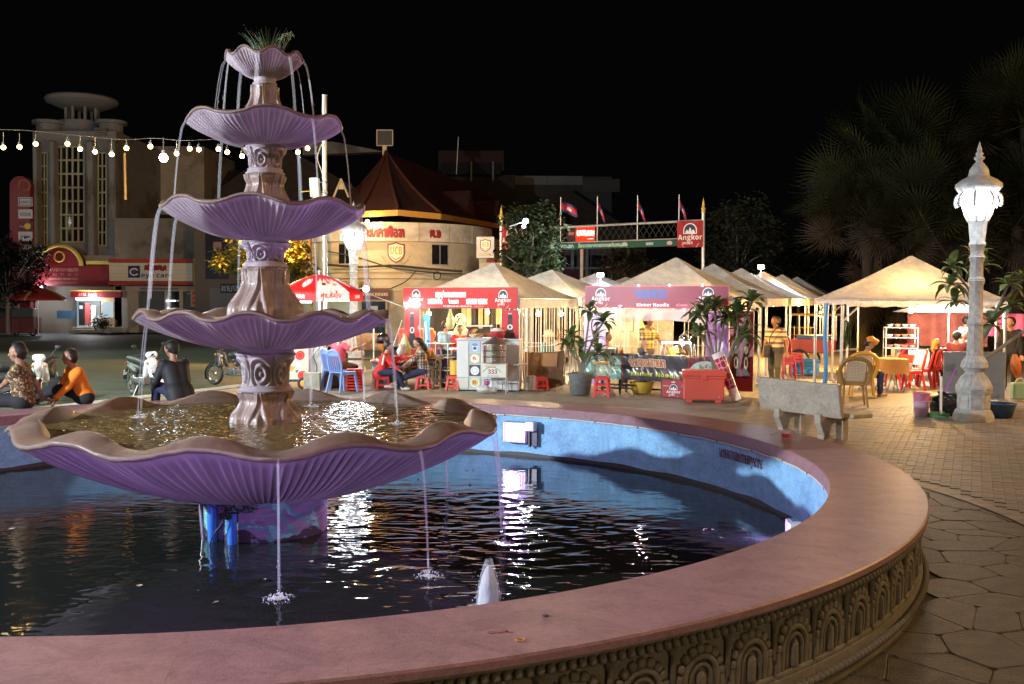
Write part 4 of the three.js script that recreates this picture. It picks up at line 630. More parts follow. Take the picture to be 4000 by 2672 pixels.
function bulbThing(label, p, color, cd, k, r = 0.05, kind = 'bulb_lamp') { const t = thing(kind, label, 'lamp', p); mesh('bulb', sph(r, 0, 0, 0, 14), glow(color, k), t); mesh('socket', cyl(0.018, 0.022, 0.05, 0, r + 0.02, 0, 10), mWhitePaint, t); mesh('wire', bar([0, r + 0.04, 0], [0, r + 0.3, 0], 0.004, 5), mBlackP, t); lamp([0, 0, 0], color, cd, r * 0.9, t); return t; }
function roofLight(label, p, cd) { const t = thing('roof_lamp', label, 'lamp', p); mesh('lamp_head', rbox(0.22, 0.12, 0.06, 0.02), glow(COOL, 25), t); mesh('bracket', bar([0, -0.5, -0.05], [0, 0, -0.04], 0.02, 6), mSteel, t); lamp([0, 0.02, 0.12], COOL, cd, 0.08, t); }
roofLight('bright white lamp above the third tent roof of the left row', at(1376, 630, -33), 50); roofLight('white lamp above the dark tents right of the noodle stall', at(1744, 612, -33), 26);
bulbThing('glowing yellow bulb under the left end of the banner stall', at(983, 719, -24.2), SODIUM, 12, 30, 0.06);
bulbThing('warm white bulb at the right end inside the banner stall', at(1118, 716, -23.7), TENTW, 13, 30, 0.045);
bulbThing('left one of two bright bulbs in the tent behind the banner stall', at(1234, 719, -27.0), TENTW, 30, 40, 0.06); bulbThing('right one of two bright bulbs in the tent behind the banner stall', at(1286, 720, -27.6), TENTW, 30, 40, 0.06);
bulbThing('warm bulb hidden up under the noodle stall roof', [4.95, 1.78, -22.5], [1, 0.58, 0.18], 16, 30, 0.05);
bulbThing('warm bulb at the left inside the noodle stall', [2.5, 1.85, -24.3], TENTW, 9, 30, 0.05);
bulbThing('glowing orange yellow bulb under the front of the large right tent', at(2088, 711, -22.4), [1, 0.58, 0.18], 34, 40, 0.07);
bulbThing('yellow bulb in the passage between the noodle stall and the right tent', at(1880, 722, -30), [1, 0.50, 0.11], 55, 40, 0.06);
bulbThing('warm bulb far down the passage behind the walking man', [9.4, 1.9, -36], [1, 0.52, 0.13], 70, 40, 0.06);
bulbThing('warm bulb at the back of the large right tent', [10.4, 1.85, -25.6], [1, 0.58, 0.2], 20, 40, 0.06);
{ // white inner canopy with a tube lamp, overexposed, under the right tent
const c = at(2175, 712, -25.2), t = thing('parasol', 'overexposed white parasol lit by a tube lamp under the right tent', 'parasol', [c.x, 0, c.z]);
mesh('canopy', lathe([[0.02, c.y + 0.3], [0.7, c.y + 0.14], [1.35, c.y - 0.04]], 10), M([0.8, 0.8, 0.8], 0.8, { transmission: 0.4, thickness: 0 }), t); mesh('pole', bar([0, 0, 0], [0, c.y + 0.3, 0], 0.02, 8), mSteel, t);
mesh('tube_lamp', bar([-0.9, c.y - 0.02, 0.25], [0.6, c.y - 0.02, 0.25], 0.025, 8), glow(TUBE, 40), t); lamp([-0.15, c.y - 0.08, 0.33], TUBE, 24, 0.3, t);
}
// the red banner stall
const bannerA = canvas(1024, 160, (x, w, h) => { x.fillStyle = '#c3161c'; x.fillRect(0, 0, w, h); x.strokeStyle = '#8d0d12'; x.lineWidth = 4; x.strokeRect(2, 2, w - 4, h - 4); badge(x, 122, 72, 1.5); badge(x, 900, 76, 1.5); x.strokeStyle = '#fff'; x.lineCap = 'round'; x.lineWidth = 7; khText(x, 'bpraokunMslaanjapreaslaanx', 300, 36, 38, 0.42); x.lineWidth = 9; khText(x, 'smNpa dian', 234, 90, 36, 0.5); x.lineWidth = 5; khText(x, 'nigchraepda', 420, 96, 28, 0.46); x.lineWidth = 9; khText(x, 'bpraoam bpakre', 580, 88, 38, 0.5); text(x, 'Tel: 088 50 50 481 / 095 87 47 16', 500, 146, 17, '#fff'); x.lineWidth = 2; x.strokeStyle = '#eba0a0'; khText(x, 'rsnijkbamr', 650, 139, 13, .9); });
const bannerB = canvas(1024, 160, (x, w, h) => { x.fillStyle = '#8e0f2e'; x.fillRect(0, 0, w, h); x.strokeStyle = '#d02a3c'; x.lineWidth = 6; x.strokeRect(2, 2, w - 4, h - 4); badge(x, 118, 72, 1.5); badge(x, 885, 68, 1.5); x.strokeStyle = '#2a4fa8'; x.lineCap = 'round'; x.lineWidth = 8; khText(x, 'nMbpyuckxamer', 366, 24, 62, 0.42); text(x, 'Khmer Noodle', 498, 136, 34, '#f6f2f4'); x.strokeStyle = '#e0a0b0'; x.lineWidth = 2; khText(x, 'rsnijkbamr', 660, 130, 14, .9); x.fillStyle = '#e9dfe6'; x.beginPath(); x.ellipse(264, 144, 15, 8, 0, 0, 7); x.fill(); });
const bottleT = (bg) => canvas(128, 512, (x, w, h) => {
x.fillStyle = bg; x.fillRect(0, 0, w, h); x.fillStyle = '#1c222b'; x.beginPath(); x.moveTo(50, 40); x.lineTo(78, 40); x.lineTo(82, 170); x.quadraticCurveTo(88, 230, 116, 290); x.lineTo(118, 505); x.lineTo(10, 505); x.lineTo(12, 290); x.quadraticCurveTo(40, 230, 46, 170); x.closePath(); x.fill();
x.fillStyle = '#b9b3ad'; x.fillRect(50, 30, 28, 14); x.fillStyle = '#58241f'; x.fillRect(52, 90, 24, 60); x.fillStyle = '#dce0e4'; x.beginPath(); x.ellipse(64, 172, 20, 26, 0, 0, 7); x.fill(); x.fillStyle = '#49525c'; x.beginPath(); x.ellipse(64, 172, 11, 17, 0, 0, 7); x.fill(); x.fillStyle = 'rgba(190,200,210,0.5)'; x.fillRect(30, 300, 6, 90); badge(x, 64, 440, 1.55); });
const tBotA = bottleT('#cf2029'), tBotB = bottleT('#b51f30');
function board(label, cat, name, w, h, p, turn, t2, o = {}) {
const t = thing(name, label, cat, p, turn, o.group);
mesh('panel', rbox(w, h, o.d || 0.03, 0.006, 0, 0, -(o.d || 0.03) / 2 - 0.002), o.back || mSteel, t);
mesh(o.faceName || 'print', face(w - 0.008, h - 0.008, 0, 0, 0.002), printMat(t2, o.rough || 0.35, o.e || 0, { clearcoat: o.coat === undefined ? 0.3 : o.coat }), t);
return t;
}
const fA = V(-1.22, 0, -23.36), nA = V(-Math.sin(TA), 0, Math.cos(TA)), uA = V(Math.cos(TA), 0, Math.sin(TA)), nB = V(-Math.sin(TB), 0, Math.cos(TB)), uB = V(Math.cos(TB), 0, Math.sin(TB));
const onA = (u, y, n = 0) => fA.clone().addScaledVector(uA, u).addScaledVector(nA, n).setY(y);
const fB = V(3.2, 0, -22.15), onB = (u, y, n = 0) => fB.clone().addScaledVector(uB, u).addScaledVector(nB, n).setY(y);
board('long red banner with white Khmer lettering and two badges over the left stall', 'banner', 'stall_banner', 3.14, 0.49, onA(0, 2.09, 0.06), -TA, bannerA, { back: mWhitePaint });
board('red bottle poster panel on the left post of the banner stall', 'poster', 'bottle_poster', 0.44, 1.55, onA(-1.32, 1.06, 0.04), -TA, tBotA, {});
board('red bottle poster panel on the right post of the banner stall beside the steamer', 'poster', 'bottle_poster', 0.46, 1.16, onA(1.36, 1.24, 0.04), -TA, tBotB, {});
{ // banner lettering boards stand on a frame; noodle stall
const t = board('long pink red banner reading Khmer Noodle with blue Khmer lettering over the stall', 'banner', 'stall_banner', 3.26, 0.50, onB(-0.02, 2.12, 0.08), -TB, bannerB, { back: mWhitePaint });
for (let k = 0; k < 9; k++) mesh('edge_light', sph(0.022, -1.5 + k * 0.37 + 0.05 * Math.sin(k * 5), k % 2 ? 0.26 : -0.27, 0.05, 8), glow([1, 0.86, 0.92], 14), t);
lamp([-0.9, -0.4, 0.75], [1, 0.72, 0.80], 0.9, 0.05, t); lamp([0.7, -0.4, 0.75], [1, 0.72, 0.80], 0.9, 0.05, t); lamp([0, 0.5, 0.9], [1, 0.72, 0.8], 1.0, 0.05, t);
const sw = thing('awning_sheet', 'pale pink translucent plastic sheet hanging under the noodle banner', 'sheet', onB(0.1, 1.86, 0.02), -TB);
mesh('sheet', grid(60, 6, (u, v) => [(u - 0.5) * 2.75, -0.30 * v * (0.92 + 0.08 * Math.sin(u * 9)), 0.025 * Math.sin(u * 40) * v + 0.02 * Math.sin(u * 13)]), M([0.72, 0.62, 0.62], 0.5, { transmission: 0.35, thickness: 0 }), sw);
const stT = (c1, c2) => canvas(96, 320, (x, w, h) => { const gr = x.createLinearGradient(0, 0, w, h); gr.addColorStop(0, c1); gr.addColorStop(1, c2); x.fillStyle = gr; x.fillRect(0, 0, w, h); x.strokeStyle = '#8a1230'; x.lineWidth = 7; x.beginPath(); x.moveTo(40, 40); x.bezierCurveTo(15, 90, 80, 140, 38, 250); x.stroke(); x.fillStyle = '#6b1826'; x.fillRect(60, 10, 22, 16); x.fillStyle = '#e7d6e6'; x.beginPath(); x.ellipse(55, 150, 18, 30, 0.3, 0, 7); x.fill(); });
board('pale violet printed side panel at the left end of the noodle stall', 'poster', 'poster_board', 0.52, 1.7, onB(-1.42, 0.98, 0.05), -TB, stT('#e4d4ee', '#c9a3d8'), {});
board('pink violet printed side panel at the right of the noodle stall behind the shrub', 'poster', 'poster_board', 0.50, 1.6, onB(1.36, 1.0, 0.03), -TB, stT('#b46aa8', '#6f6aa0'), {});
const bot2 = canvas(128, 512, (x, w, h) => { x.fillStyle = '#8e1a20'; x.fillRect(0, 0, w, h); for (const cx of [36, 90]) { x.fillStyle = '#3a120f'; x.fillRect(cx - 8, 20, 16, 150); x.beginPath(); x.moveTo(cx - 8, 150); x.lineTo(cx - 22, 260); x.lineTo(cx - 22, 430); x.lineTo(cx + 22, 430); x.lineTo(cx + 22, 260); x.lineTo(cx + 8, 150); x.fill(); x.fillStyle = '#c8b48c'; x.beginPath(); x.ellipse(cx, 250, 11, 26, 0, 0, 7); x.fill(); x.beginPath(); x.ellipse(cx, 330, 11, 40, 0, 0, 7); x.fill(); x.fillStyle = '#35100e'; x.beginPath(); x.ellipse(cx, 330, 6, 24, 0, 0, 7); x.fill(); } });
board('tall dark red panel printed with two bottles at the right end of the noodle stall', 'poster', 'bottle_poster', 0.52, 1.72, at(1699, 805, -21.3), -TB - 0.1, bot2, {});
}
function grille(label, a, b, y0, y1, n, mat = mWhitePaint) {
const t = thing('grille_panel', label, 'grille', a), d = b.clone().sub(a), L = d.length(); t.rotation.y = Math.atan2(-d.z, d.x);
const g = bar([0, y0, 0], [0, y1, 0], 0.011, 6); for (let i = 0; i <= n; i++) reuse('grille_bar', g, mat, t, [i / n * L, 0, 0]);
for (const y of [y0 + 0.1, lerp(y0, y1, 0.45), y1 - 0.05]) mesh('rail', bar([0, y, 0.012], [L, y, 0.012], 0.010, 5), mat, t); return t;
}
const W2 = (x, z) => V(x, 0, z);
grille('white barred grille along the right side of the banner stall', W2(0.22, -22.85), W2(1.45, -25.2), 0.1, 2.0, 18); grille('white barred grille in the tent behind the banner stall left of the potted plant', W2(1.5, -25.5), W2(2.9, -27.8), 0.1, 2.0, 20);
grille('white barred grille at the back of the banner stall', W2(-1.1, -26.8), W2(1.2, -25.7), 0.1, 1.95, 20);
grille('cream barred grille at the left back of the noodle stall', W2(2.0, -24.6), W2(3.5, -24.0), 0.1, 1.95, 14); grille('cream barred grille at the right side of the noodle stall', W2(4.72, -21.8), W2(5.9, -24.4), 0.1, 1.95, 16); grille('cream barred grille at the right back of the noodle stall', W2(4.4, -24.9), W2(5.8, -24.3), 0.1, 1.95, 12);
{ const t = thing('back_wall', 'cream plastic sheet wall at the back of the noodle stall', 'sheet', [2.2, 0, -25.3], -TB); mesh('sheet', grid(30, 4, (u, v) => [u * 1.9, 0.1 + 1.8 * v, 0.03 * Math.sin(u * 20)]), M([0.6, 0.55, 0.42], 0.7, { mottle: 1 }), t);
for (const [dx, c1] of [[0.75, '#c88a3a'], [1.15, '#9ab04a']]) mesh('picture', tr(face(0.3, 0.42), dx, 1.5, 0.06), printMat(canvas(64, 96, (x, w, h) => { x.fillStyle = '#d9c490'; x.fillRect(0, 0, w, h); x.fillStyle = c1; x.beginPath(); x.arc(32, 46, 24, 0, 7); x.fill(); x.fillStyle = '#b5382a'; x.beginPath(); x.arc(38, 36, 9, 0, 7); x.fill(); }), 0.4), t); }
// furniture
function stool(label, p, turn, h = 0.3, mat = mRedP, group = 'red plastic stools') {
const t = thing('plastic_stool', label, 'stool', p, turn, group), w = h > 0.35 ? 0.28 : 0.27;
mesh('seat', rbox(w, 0.03, w, 0.012, 0, h - 0.015, 0), mat, t); mesh('seat_rim', [rbox(w, 0.05, 0.012, 0.004, 0, h - 0.05, w / 2 - 0.006), rbox(w, 0.05, 0.012, 0.004, 0, h - 0.05, -w / 2 + 0.006), rbox(0.012, 0.05, w, 0.004, w / 2 - 0.006, h - 0.05, 0), rbox(0.012, 0.05, w, 0.004, -w / 2 + 0.006, h - 0.05, 0)], mat, t);
for (const [x, z] of [[1, 1], [1, -1], [-1, 1], [-1, -1]]) mesh('leg', beam([x * (w / 2 - 0.025), h - 0.03, z * (w / 2 - 0.025)], [x * (w / 2 + 0.012), 0, z * (w / 2 + 0.012)], 0.045, 0.045), mat, t);
for (const y of h > 0.35 ? [0.12, 0.26] : [0.1]) mesh('rail', [beam([-w / 2, y, w / 2], [w / 2, y, w / 2], 0.012, 0.035), beam([-w / 2, y, -w / 2], [w / 2, y, -w / 2], 0.012, 0.035), beam([-w / 2, y, -w / 2], [-w / 2, y, w / 2], 0.012, 0.035), beam([w / 2, y, -w / 2], [w / 2, y, w / 2], 0.012, 0.035)], mat, t);
return t;
}
function slatChair(label, p, turn, mat, group) {   // moulded chair with an arched slatted back; faces +z
const t = thing('plastic_chair', label, 'chair', p, turn, group);
mesh('seat', rbox(0.42, 0.03, 0.42, 0.014, 0, 0.44, 0), mat, t);
for (const x of [-1, 1]) { mesh('leg', beam([x * 0.18, 0.44, 0.18], [x * 0.22, 0, 0.24], 0.05, 0.03), mat, t); mesh('leg', beam([x * 0.18, 0.44, -0.18], [x * 0.23, 0, -0.27], 0.05, 0.03), mat, t); }
mesh('back_frame', tube([[-0.2, 0.43, -0.19], [-0.21, 0.65, -0.235], [-0.17, 0.86, -0.28], [0, 0.93, -0.295], [0.17, 0.86, -0.28], [0.21, 0.65, -0.235], [0.2, 0.43, -0.19]], 0.024, 8, 40), mat, t);
mesh('top_panel', grid(12, 3, (u, v) => { const x = (u * 2 - 1) * 0.165, y = lerp(0.80, 0.915 - 0.22 * (u - 0.5) ** 2, v); return [x, y, -0.275 - 0.02 * v]; }), mat, t);
for (let k = -2; k <= 2; k++) mesh('slat', beam([k * 0.066, 0.45, -0.20], [k * 0.066, 0.81, -0.277], 0.036, 0.012), mat, t);
mesh('apron', [rbox(0.4, 0.05, 0.014, 0.004, 0, 0.405, 0.2), rbox(0.014, 0.05, 0.4, 0.004, 0.2, 0.405, 0), rbox(0.014, 0.05, 0.4, 0.004, -0.2, 0.405, 0)], mat, t);
return t;
}
function armChair(label, p, turn, mat, mat2, group) {   // garden armchair with a paler perforated back
const t = thing('plastic_armchair', label, 'armchair', p, turn, group);
mesh('seat', rbox(0.46, 0.035, 0.45, 0.015, 0, 0.43, 0), mat, t);
for (const x of [-1, 1]) { mesh('leg', beam([x * 0.2, 0.43, 0.2], [x * 0.25, 0, 0.25], 0.055, 0.035), mat, t); mesh('leg', beam([x * 0.2, 0.43, -0.2], [x * 0.23, 0, -0.28], 0.055, 0.035), mat, t); mesh('armrest', [tube([[x * 0.27, 0.68, -0.2], [x * 0.3, 0.68, 0], [x * 0.28, 0.64, 0.17], [x * 0.25, 0.42, 0.2]], 0.036, 7, 20)], mat, t); }
mesh('back_frame', tube([[-0.22, 0.43, -0.2], [-0.28, 0.66, -0.23], [-0.25, 0.84, -0.28], [-0.12, 0.93, -0.30], [0.12, 0.93, -0.30], [0.25, 0.84, -0.28], [0.28, 0.66, -0.23], [0.22, 0.43, -0.2]], 0.044, 8, 48), mat, t);
const perf = tex(64, 64, (u, v) => { const a = (u * 6) % 1 - 0.5, b = (v * 6) % 1 - 0.5; return a * a + b * b < 0.05 ? [0.3, 0.25, 0.2] : [0.95, 0.93, 0.9]; }, true); const pm = mat2.clone(); pm.map = rep(perf, 2.2); pm.userData.metric = false;
mesh('back_panel', grid(8, 8, (u, v) => { const w = lerp(0.14, 0.175, Math.sin(Math.PI * (0.25 + v * 0.6))); return [(u * 2 - 1) * w, lerp(0.50, 0.895 - 0.05 * (u * 2 - 1) ** 2, v), -0.215 - 0.075 * v + 0.012]; }), pm, t);
mesh('back_strip', [beam([-0.19, 0.46, -0.205], [-0.2, 0.88, -0.285], 0.05, 0.02), beam([0.19, 0.46, -0.205], [0.2, 0.88, -0.285], 0.05, 0.02), beam([-0.2, 0.47, -0.207], [0.2, 0.47, -0.207], 0.02, 0.06)], mat, t);
return t;
}
function cooler(label, p, turn, w, h, d, mat, open) {
const t = thing('cool_box', label, 'cool box', p, turn);
mesh('body', toCreasedNormals(tr(grid(1, 1, () => [0, 0, 0]), 0, 0, 0), 1) && rbox(w * 0.94, h * 0.74, d * 0.94, 0.03, 0, 0.05 + h * 0.37, 0), mat, t); mesh('rim', rbox(w * 0.99, 0.05, d * 0.99, 0.02, 0, 0.05 + h * 0.73, 0), mat, t);
if (open) { const l = rbox(w, 0.09, d, 0.03, 0, 0, 0); tr(l, 0, d / 2, 0, -1.2, 0, 0); tr(l, 0, 0.05 + h * 0.76, -d / 2); mesh('lid', l, mat, t); mesh('handle_bar', bar([-w * 0.3, h * 0.76 + d * 0.62, -d * 0.28], [w * 0.3, h * 0.76 + d * 0.62, -d * 0.28], 0.008, 6), mWhitePaint, t); }
else { mesh('lid', rbox(w * 1.02, h * 0.2, d * 1.02, 0.035, 0, 0.05 + h * 0.86, 0), mat, t); mesh('lid_panel', rbox(w * 0.8, 0.012, d * 0.7, 0.005, 0, 0.05 + h * 0.96, 0), mat, t); mesh('latch', rbox(0.12, 0.1, 0.02, 0.006, 0.0, 0.05 + h * 0.73, d / 2 + 0.004), mat, t); }
for (const x of [-1, 1]) { mesh('handle', rbox(0.03, 0.05, d * 0.4, 0.01, x * w * 0.485, h * 0.55, 0), mat, t); mesh('foot', [rbox(0.12, 0.06, 0.1, 0.01, x * w * 0.33, 0.03, d * 0.38), rbox(0.12, 0.06, 0.1, 0.01, x * w * 0.33, 0.03, -d * 0.38)], mat, t); }
mesh('drain_tap', cyl(0.012, 0.012, 0.04, w * 0.35, 0.12, d * 0.48, 10, Math.PI / 2), mWhitePaint, t);
return t;
}
// what stands in the banner stall
{
const wp = M([0.66, 0.66, 0.68], 0.4), t = thing('counter_cabinet', 'white counter cabinet with printed drink photographs in the banner stall', 'counter', at(1116, 892, -22.35).setY(0), -0.12);
mesh('cabinet', rbox(1.42, 1.12, 0.5, 0.02, 0.02, 0.58, -0.26), wp, t); mesh('plinth', box(1.36, 0.05, 0.44, 0.02, 0.03, -0.26), mBlackP, t); mesh('door', rbox(0.27, 0.8, 0.02, 0.01, -0.55, 0.7, 0.0), wp, t); mesh('lower_door', rbox(0.27, 0.24, 0.02, 0.01, -0.55, 0.17, 0.0), M([0.6, 0.58, 0.52], 0.5), t);
mesh('counter_top', rbox(1.48, 0.03, 0.56, 0.008, 0.02, 1.155, -0.26), wp, t);
const pic = (bg, f) => printMat(canvas(96, 96, (x) => { x.fillStyle = bg; x.fillRect(0, 0, 96, 96); f(x); }), 0.3);
const cup = (c1, c2) => (x) => { x.fillStyle = c1; x.beginPath(); x.moveTo(24, 34); x.lineTo(72, 34); x.lineTo(64, 88); x.lineTo(32, 88); x.fill(); x.fillStyle = c2; x.beginPath(); x.ellipse(48, 34, 26, 13, 0, 0, 7); x.fill(); x.fillStyle = '#3d4f9a'; x.fillRect(34, 52, 28, 24); };
const bowl = (c1, c2) => (x) => { x.fillStyle = '#e8e6ea'; x.beginPath(); x.arc(48, 50, 38, 0, 7); x.fill(); x.fillStyle = c1; x.beginPath(); x.arc(48, 48, 29, 0, 7); x.fill(); x.fillStyle = c2; for (let i = 0; i < 9; i++) { x.beginPath(); x.arc(34 + 7 * (i % 4), 38 + 9 * Math.floor(i / 3), 5, 0, 7); x.fill(); } };
[[pic('#aebfd6', cup('#e9e9f0', '#7d92c0')), pic('#dcc0cc', cup('#e08aa0', '#e8b9c4'))], [pic('#b8b7a0', bowl('#efe9d6', '#d65a3a')), pic('#e3d7df', cup('#c8405a', '#e9c7d2'))], [pic('#4d4f55', bowl('#cfd2d6', '#e8eaec')), pic('#e6e2e2', bowl('#c9a04a', '#7d9a4a'))], [pic('#b9c8c4', bowl('#d8b84a', '#c46a3a')), pic('#dfe4e8', bowl('#7d4a9a', '#d66a8a'))]].forEach((r, j) => r.forEach((m, i) => mesh('photo_print', face(0.25, 0.25, -0.275 + i * 0.27, 1.0 - j * 0.27, 0.005), m, t)));
const bs = thing('added_dark_sheet', 'added dark sheet standing in for the shade at the back of the banner stall', 'sheet', at(985, 890, -26.2).setY(0), -0.1); mesh('sheet', grid(30, 6, (u, v) => [u * 1.7, 0.05 + 1.85 * v, 0.04 * Math.sin(u * 22)]), M([0.03, 0.026, 0.024], 0.8), bs); mesh('top_rail', bar([0, 1.9, 0], [1.7, 1.9, 0], 0.015, 6), mSteel, bs);  // added sheet: its dark colour stands in for shade inside the stall
const g = thing('display_case', 'clear glass snack case with white lid on the white counter', 'display case', at(1099, 776, -22.5), -0.12);
mesh('case', [box(0.54, 0.26, 0.006, 0, 0.14, 0.16), box(0.54, 0.26, 0.006, 0, 0.14, -0.16), box(0.006, 0.26, 0.32, 0.27, 0.14, 0), box(0.006, 0.26, 0.32, -0.27, 0.14, 0)], mGlass, g); mesh('lid', rbox(0.58, 0.03, 0.36, 0.01, 0, 0.285, 0), mWhitePaint, g); mesh('base', rbox(0.56, 0.025, 0.34, 0.008, 0, 0.012, 0), mSteel, g);
const sr = rng(8); for (let k = 0; k < 34; k++) mesh('snack', tr(new THREE.SphereGeometry(0.028, 7, 5), -0.22 + 0.44 * (k / 34) + 0.02 * sr(), 0.04 + 0.05 * sr(), (sr() - 0.5) * 0.24, 0, 0, 0, [1.2, 0.8, 1]), [M([0.7, 0.66, 0.55], 0.6), M([0.5, 0.3, 0.12], 0.6), M([0.4, 0.1, 0.06], 0.5)][Math.floor(k / 12)], g);
const fl = thing('enamel_pot', 'pale pot with lid on the counter left of the bottle panel', 'pot', at(1140, 776, -22.35)); mesh('pot', lathe([[0, 0], [0.15, 0], [0.155, 0.16], [0.15, 0.17]], 20), mRedD, fl); mesh('lid', lathe([[0.16, 0.17], [0.15, 0.2], [0.09, 0.23], [0, 0.24]], 20), wp, fl);
const fb = thing('fruit_bowl', 'red bowl of yellow fruit on the counter beside the glass case', 'bowl of fruit', at(1081, 776, -22.75)); mesh('bowl', lathe([[0, 0], [0.08, 0.0], [0.14, 0.09]], 16), mRedD, fb); for (let k = 0; k < 6; k++) mesh('fruit', tube([[-0.05 + k * 0.018, 0.1, 0], [-0.01 + k * 0.018, 0.17, 0.03], [0.03 + k * 0.018, 0.21, 0]], 0.022, 6, 8), M(k < 2 ? [0.4, 0.08, 0.12] : [0.6, 0.45, 0.08], 0.5), fb);
const st = thing('food_steamer', 'stacked aluminium steamer pot with conical lid on a stand marked 333', 'steamer', at(1134, 897, -22.0).setY(0), -0.1);
for (const [x, z] of [[-1, 1], [1, 1], [1, -1], [-1, -1]]) mesh('leg', bar([x * 0.27, 0, z * 0.2], [x * 0.27, 0.6, z * 0.2], 0.014, 8), mSteel, st); mesh('shelf', [bar([-0.27, 0.28, 0.2], [0.27, 0.28, 0.2], 0.01, 6), bar([-0.27, 0.28, -0.2], [0.27, 0.28, -0.2], 0.01, 6)], mSteel, st);
mesh('burner_box', rbox(0.57, 0.31, 0.42, 0.012, 0, 0.5, 0), M([0.6, 0.55, 0.45], 0.5), st);
const s333 = (bg) => printMat(canvas(256, 144, (x) => { x.fillStyle = bg; x.fillRect(0, 0, 256, 144); x.strokeStyle = '#5a9a5a'; x.lineWidth = 7; x.beginPath(); x.arc(110, 140, 104, Math.PI * 1.15, Math.PI * 1.85); x.stroke(); x.strokeStyle = '#c08a50'; x.lineWidth = 4; khText(x, 'numslaanx', 40, 16, 22, 0.8); x.save(); x.scale(0.9, 1); text(x, '333', 130, 84, 66, '#8a1620'); x.restore(); text(x, '092 04 96 96', 120, 130, 20, '#3a8ab0'); }), 0.4);
mesh('sign_print', face(0.55, 0.29, 0, 0.5, 0.214), s333('#d8d8d4'), st); mesh('sign_print', tr(face(0.4, 0.29), 0.289, 0.5, 0, 0, Math.PI / 2), s333('#c9a678'), st);
for (let k = 0; k < 3; k++) mesh('steamer_tier', lathe([[0, 0.66 + k * 0.135], [0.27, 0.66 + k * 0.135], [0.275, 0.675 + k * 0.135], [0.275, 0.78 + k * 0.135], [0.285, 0.785 + k * 0.135], [0.285, 0.795 + k * 0.135], [0.0, 0.795 + k * 0.135]], 36), mChrome, st);
mesh('lid', lathe([[0.29, 1.065], [0.29, 1.08], [0.03, 1.24], [0.012, 1.265], [0, 1.27]], 36), M([0.45, 0.44, 0.42], 0.35, { metalness: 0.9 }), st); mesh('handle', [tube([[-0.05, 0.86, 0.28], [-0.04, 0.86, 0.31], [0.04, 0.86, 0.31], [0.05, 0.86, 0.28]], 0.008, 6, 12), tube([[-0.05, 0.72, 0.28], [-0.04, 0.72, 0.31], [0.04, 0.72, 0.31], [0.05, 0.72, 0.28]], 0.008, 6, 12)], mSteel, st);
const tb = thing('metal_table', 'small metal legged table right of the steamer', 'table', at(1178, 893, -22.3).setY(0), -TA); for (const [x, z] of [[-1, 1], [1, 1], [1, -1], [-1, -1]]) mesh('leg', bar([x * 0.19, 0, z * 0.18], [x * 0.19, 0.6, z * 0.18], 0.012, 6), mChrome, tb); mesh('tabletop', rbox(0.44, 0.025, 0.42, 0.006, 0, 0.61, 0), mSteel, tb); mesh('lower_rail', [bar([-0.19, 0.2, 0.18], [0.19, 0.2, 0.18], 0.008, 6), bar([-0.19, 0.2, -0.18], [0.19, 0.2, -0.18], 0.008, 6)], mChrome, tb);
const blob = (s, sd, n = 16) => grid(n * 2, n, (u, v) => { const a = u * 6.2832, b = v * Math.PI, r = s * (1 + 0.28 * noise3.noise(Math.cos(a) * Math.sin(b) * 3 + sd, Math.cos(b) * 3, Math.sin(a) * Math.sin(b) * 3)); return [r * Math.sin(b) * Math.cos(a), r * 0.75 * (1 + Math.cos(b)) * 0.75, r * Math.sin(b) * Math.sin(a)]; }, true);
const ib = thing('plastic_bag', 'crumpled clear plastic bag on the ground under the steamer', 'bag', at(1108, 897, -21.85).setY(0)); mesh('bag', [blob(0.15, 1), tr(blob(0.11, 5), 0.2, 0, -0.05)], mPlasticBag, ib);
const rk = thing('wire_rack', 'white wire shelf rack with plates behind the boy in blue', 'rack', at(1012, 876, -23.4).setY(0), -TA); for (const [x, z] of [[-1, 1], [1, 1], [1, -1], [-1, -1]]) mesh('upright', bar([x * 0.28, 0, z * 0.17], [x * 0.28, 1.05, z * 0.17], 0.012, 6), mWhitePaint, rk); for (const y of [0.12, 0.4, 0.7, 1.02]) { mesh('shelf', rbox(0.58, 0.02, 0.36, 0.005, 0, y, 0), mWhitePaint, rk); if (y < 1) for (let k = 0; k < 3; k++) mesh('plate', lathe([[0, 0.01], [0.07, 0.012], [0.1, 0.04]], 16, -0.16 + k * 0.16, y + 0.01 + 0.01 * k, 0.04), [mSteel, mWhitePaint, M([0.2, 0.35, 0.2], 0.5)][k], rk); }
stool('red stool under the yellow drink jar at the left of the white counter', at(1043, 889, -22.6).setY(0), -0.4, 0.33);
const dj = thing('drink_jar', 'tall plastic jar of yellow drink on a red stool by the white counter', 'jar', at(1043, 889, -22.6).setY(0.34)); mesh('jar', cyl(0.13, 0.14, 0.56, 0, 0.3, 0, 20, 0, 0, 0, true), mGlass, dj); mesh('drink', cyl(0.12, 0.125, 0.32, 0, 0.17, 0, 20), M([0.75, 0.45, 0.06], 0.3), dj); mesh('lid', cyl(0.15, 0.14, 0.04, 0, 0.6, 0, 20), mWhitePaint, dj);
const hb = thing('hanging_bag', 'pale yellow green plastic bag hanging under the banner', 'bag', at(1032, 722, -23.3)); mesh('bag', lathe([[0.0, -0.34], [0.07, -0.32], [0.1, -0.22], [0.07, -0.05], [0.03, 0.1], [0.035, 0.14]], 12), M([0.6, 0.62, 0.3], 0.4, { transmission: 0.4, thickness: 0 }), hb); mesh('string', bar([0, 0.1, 0], [0, 0.3, 0], 0.004, 4), mBlackP, hb);
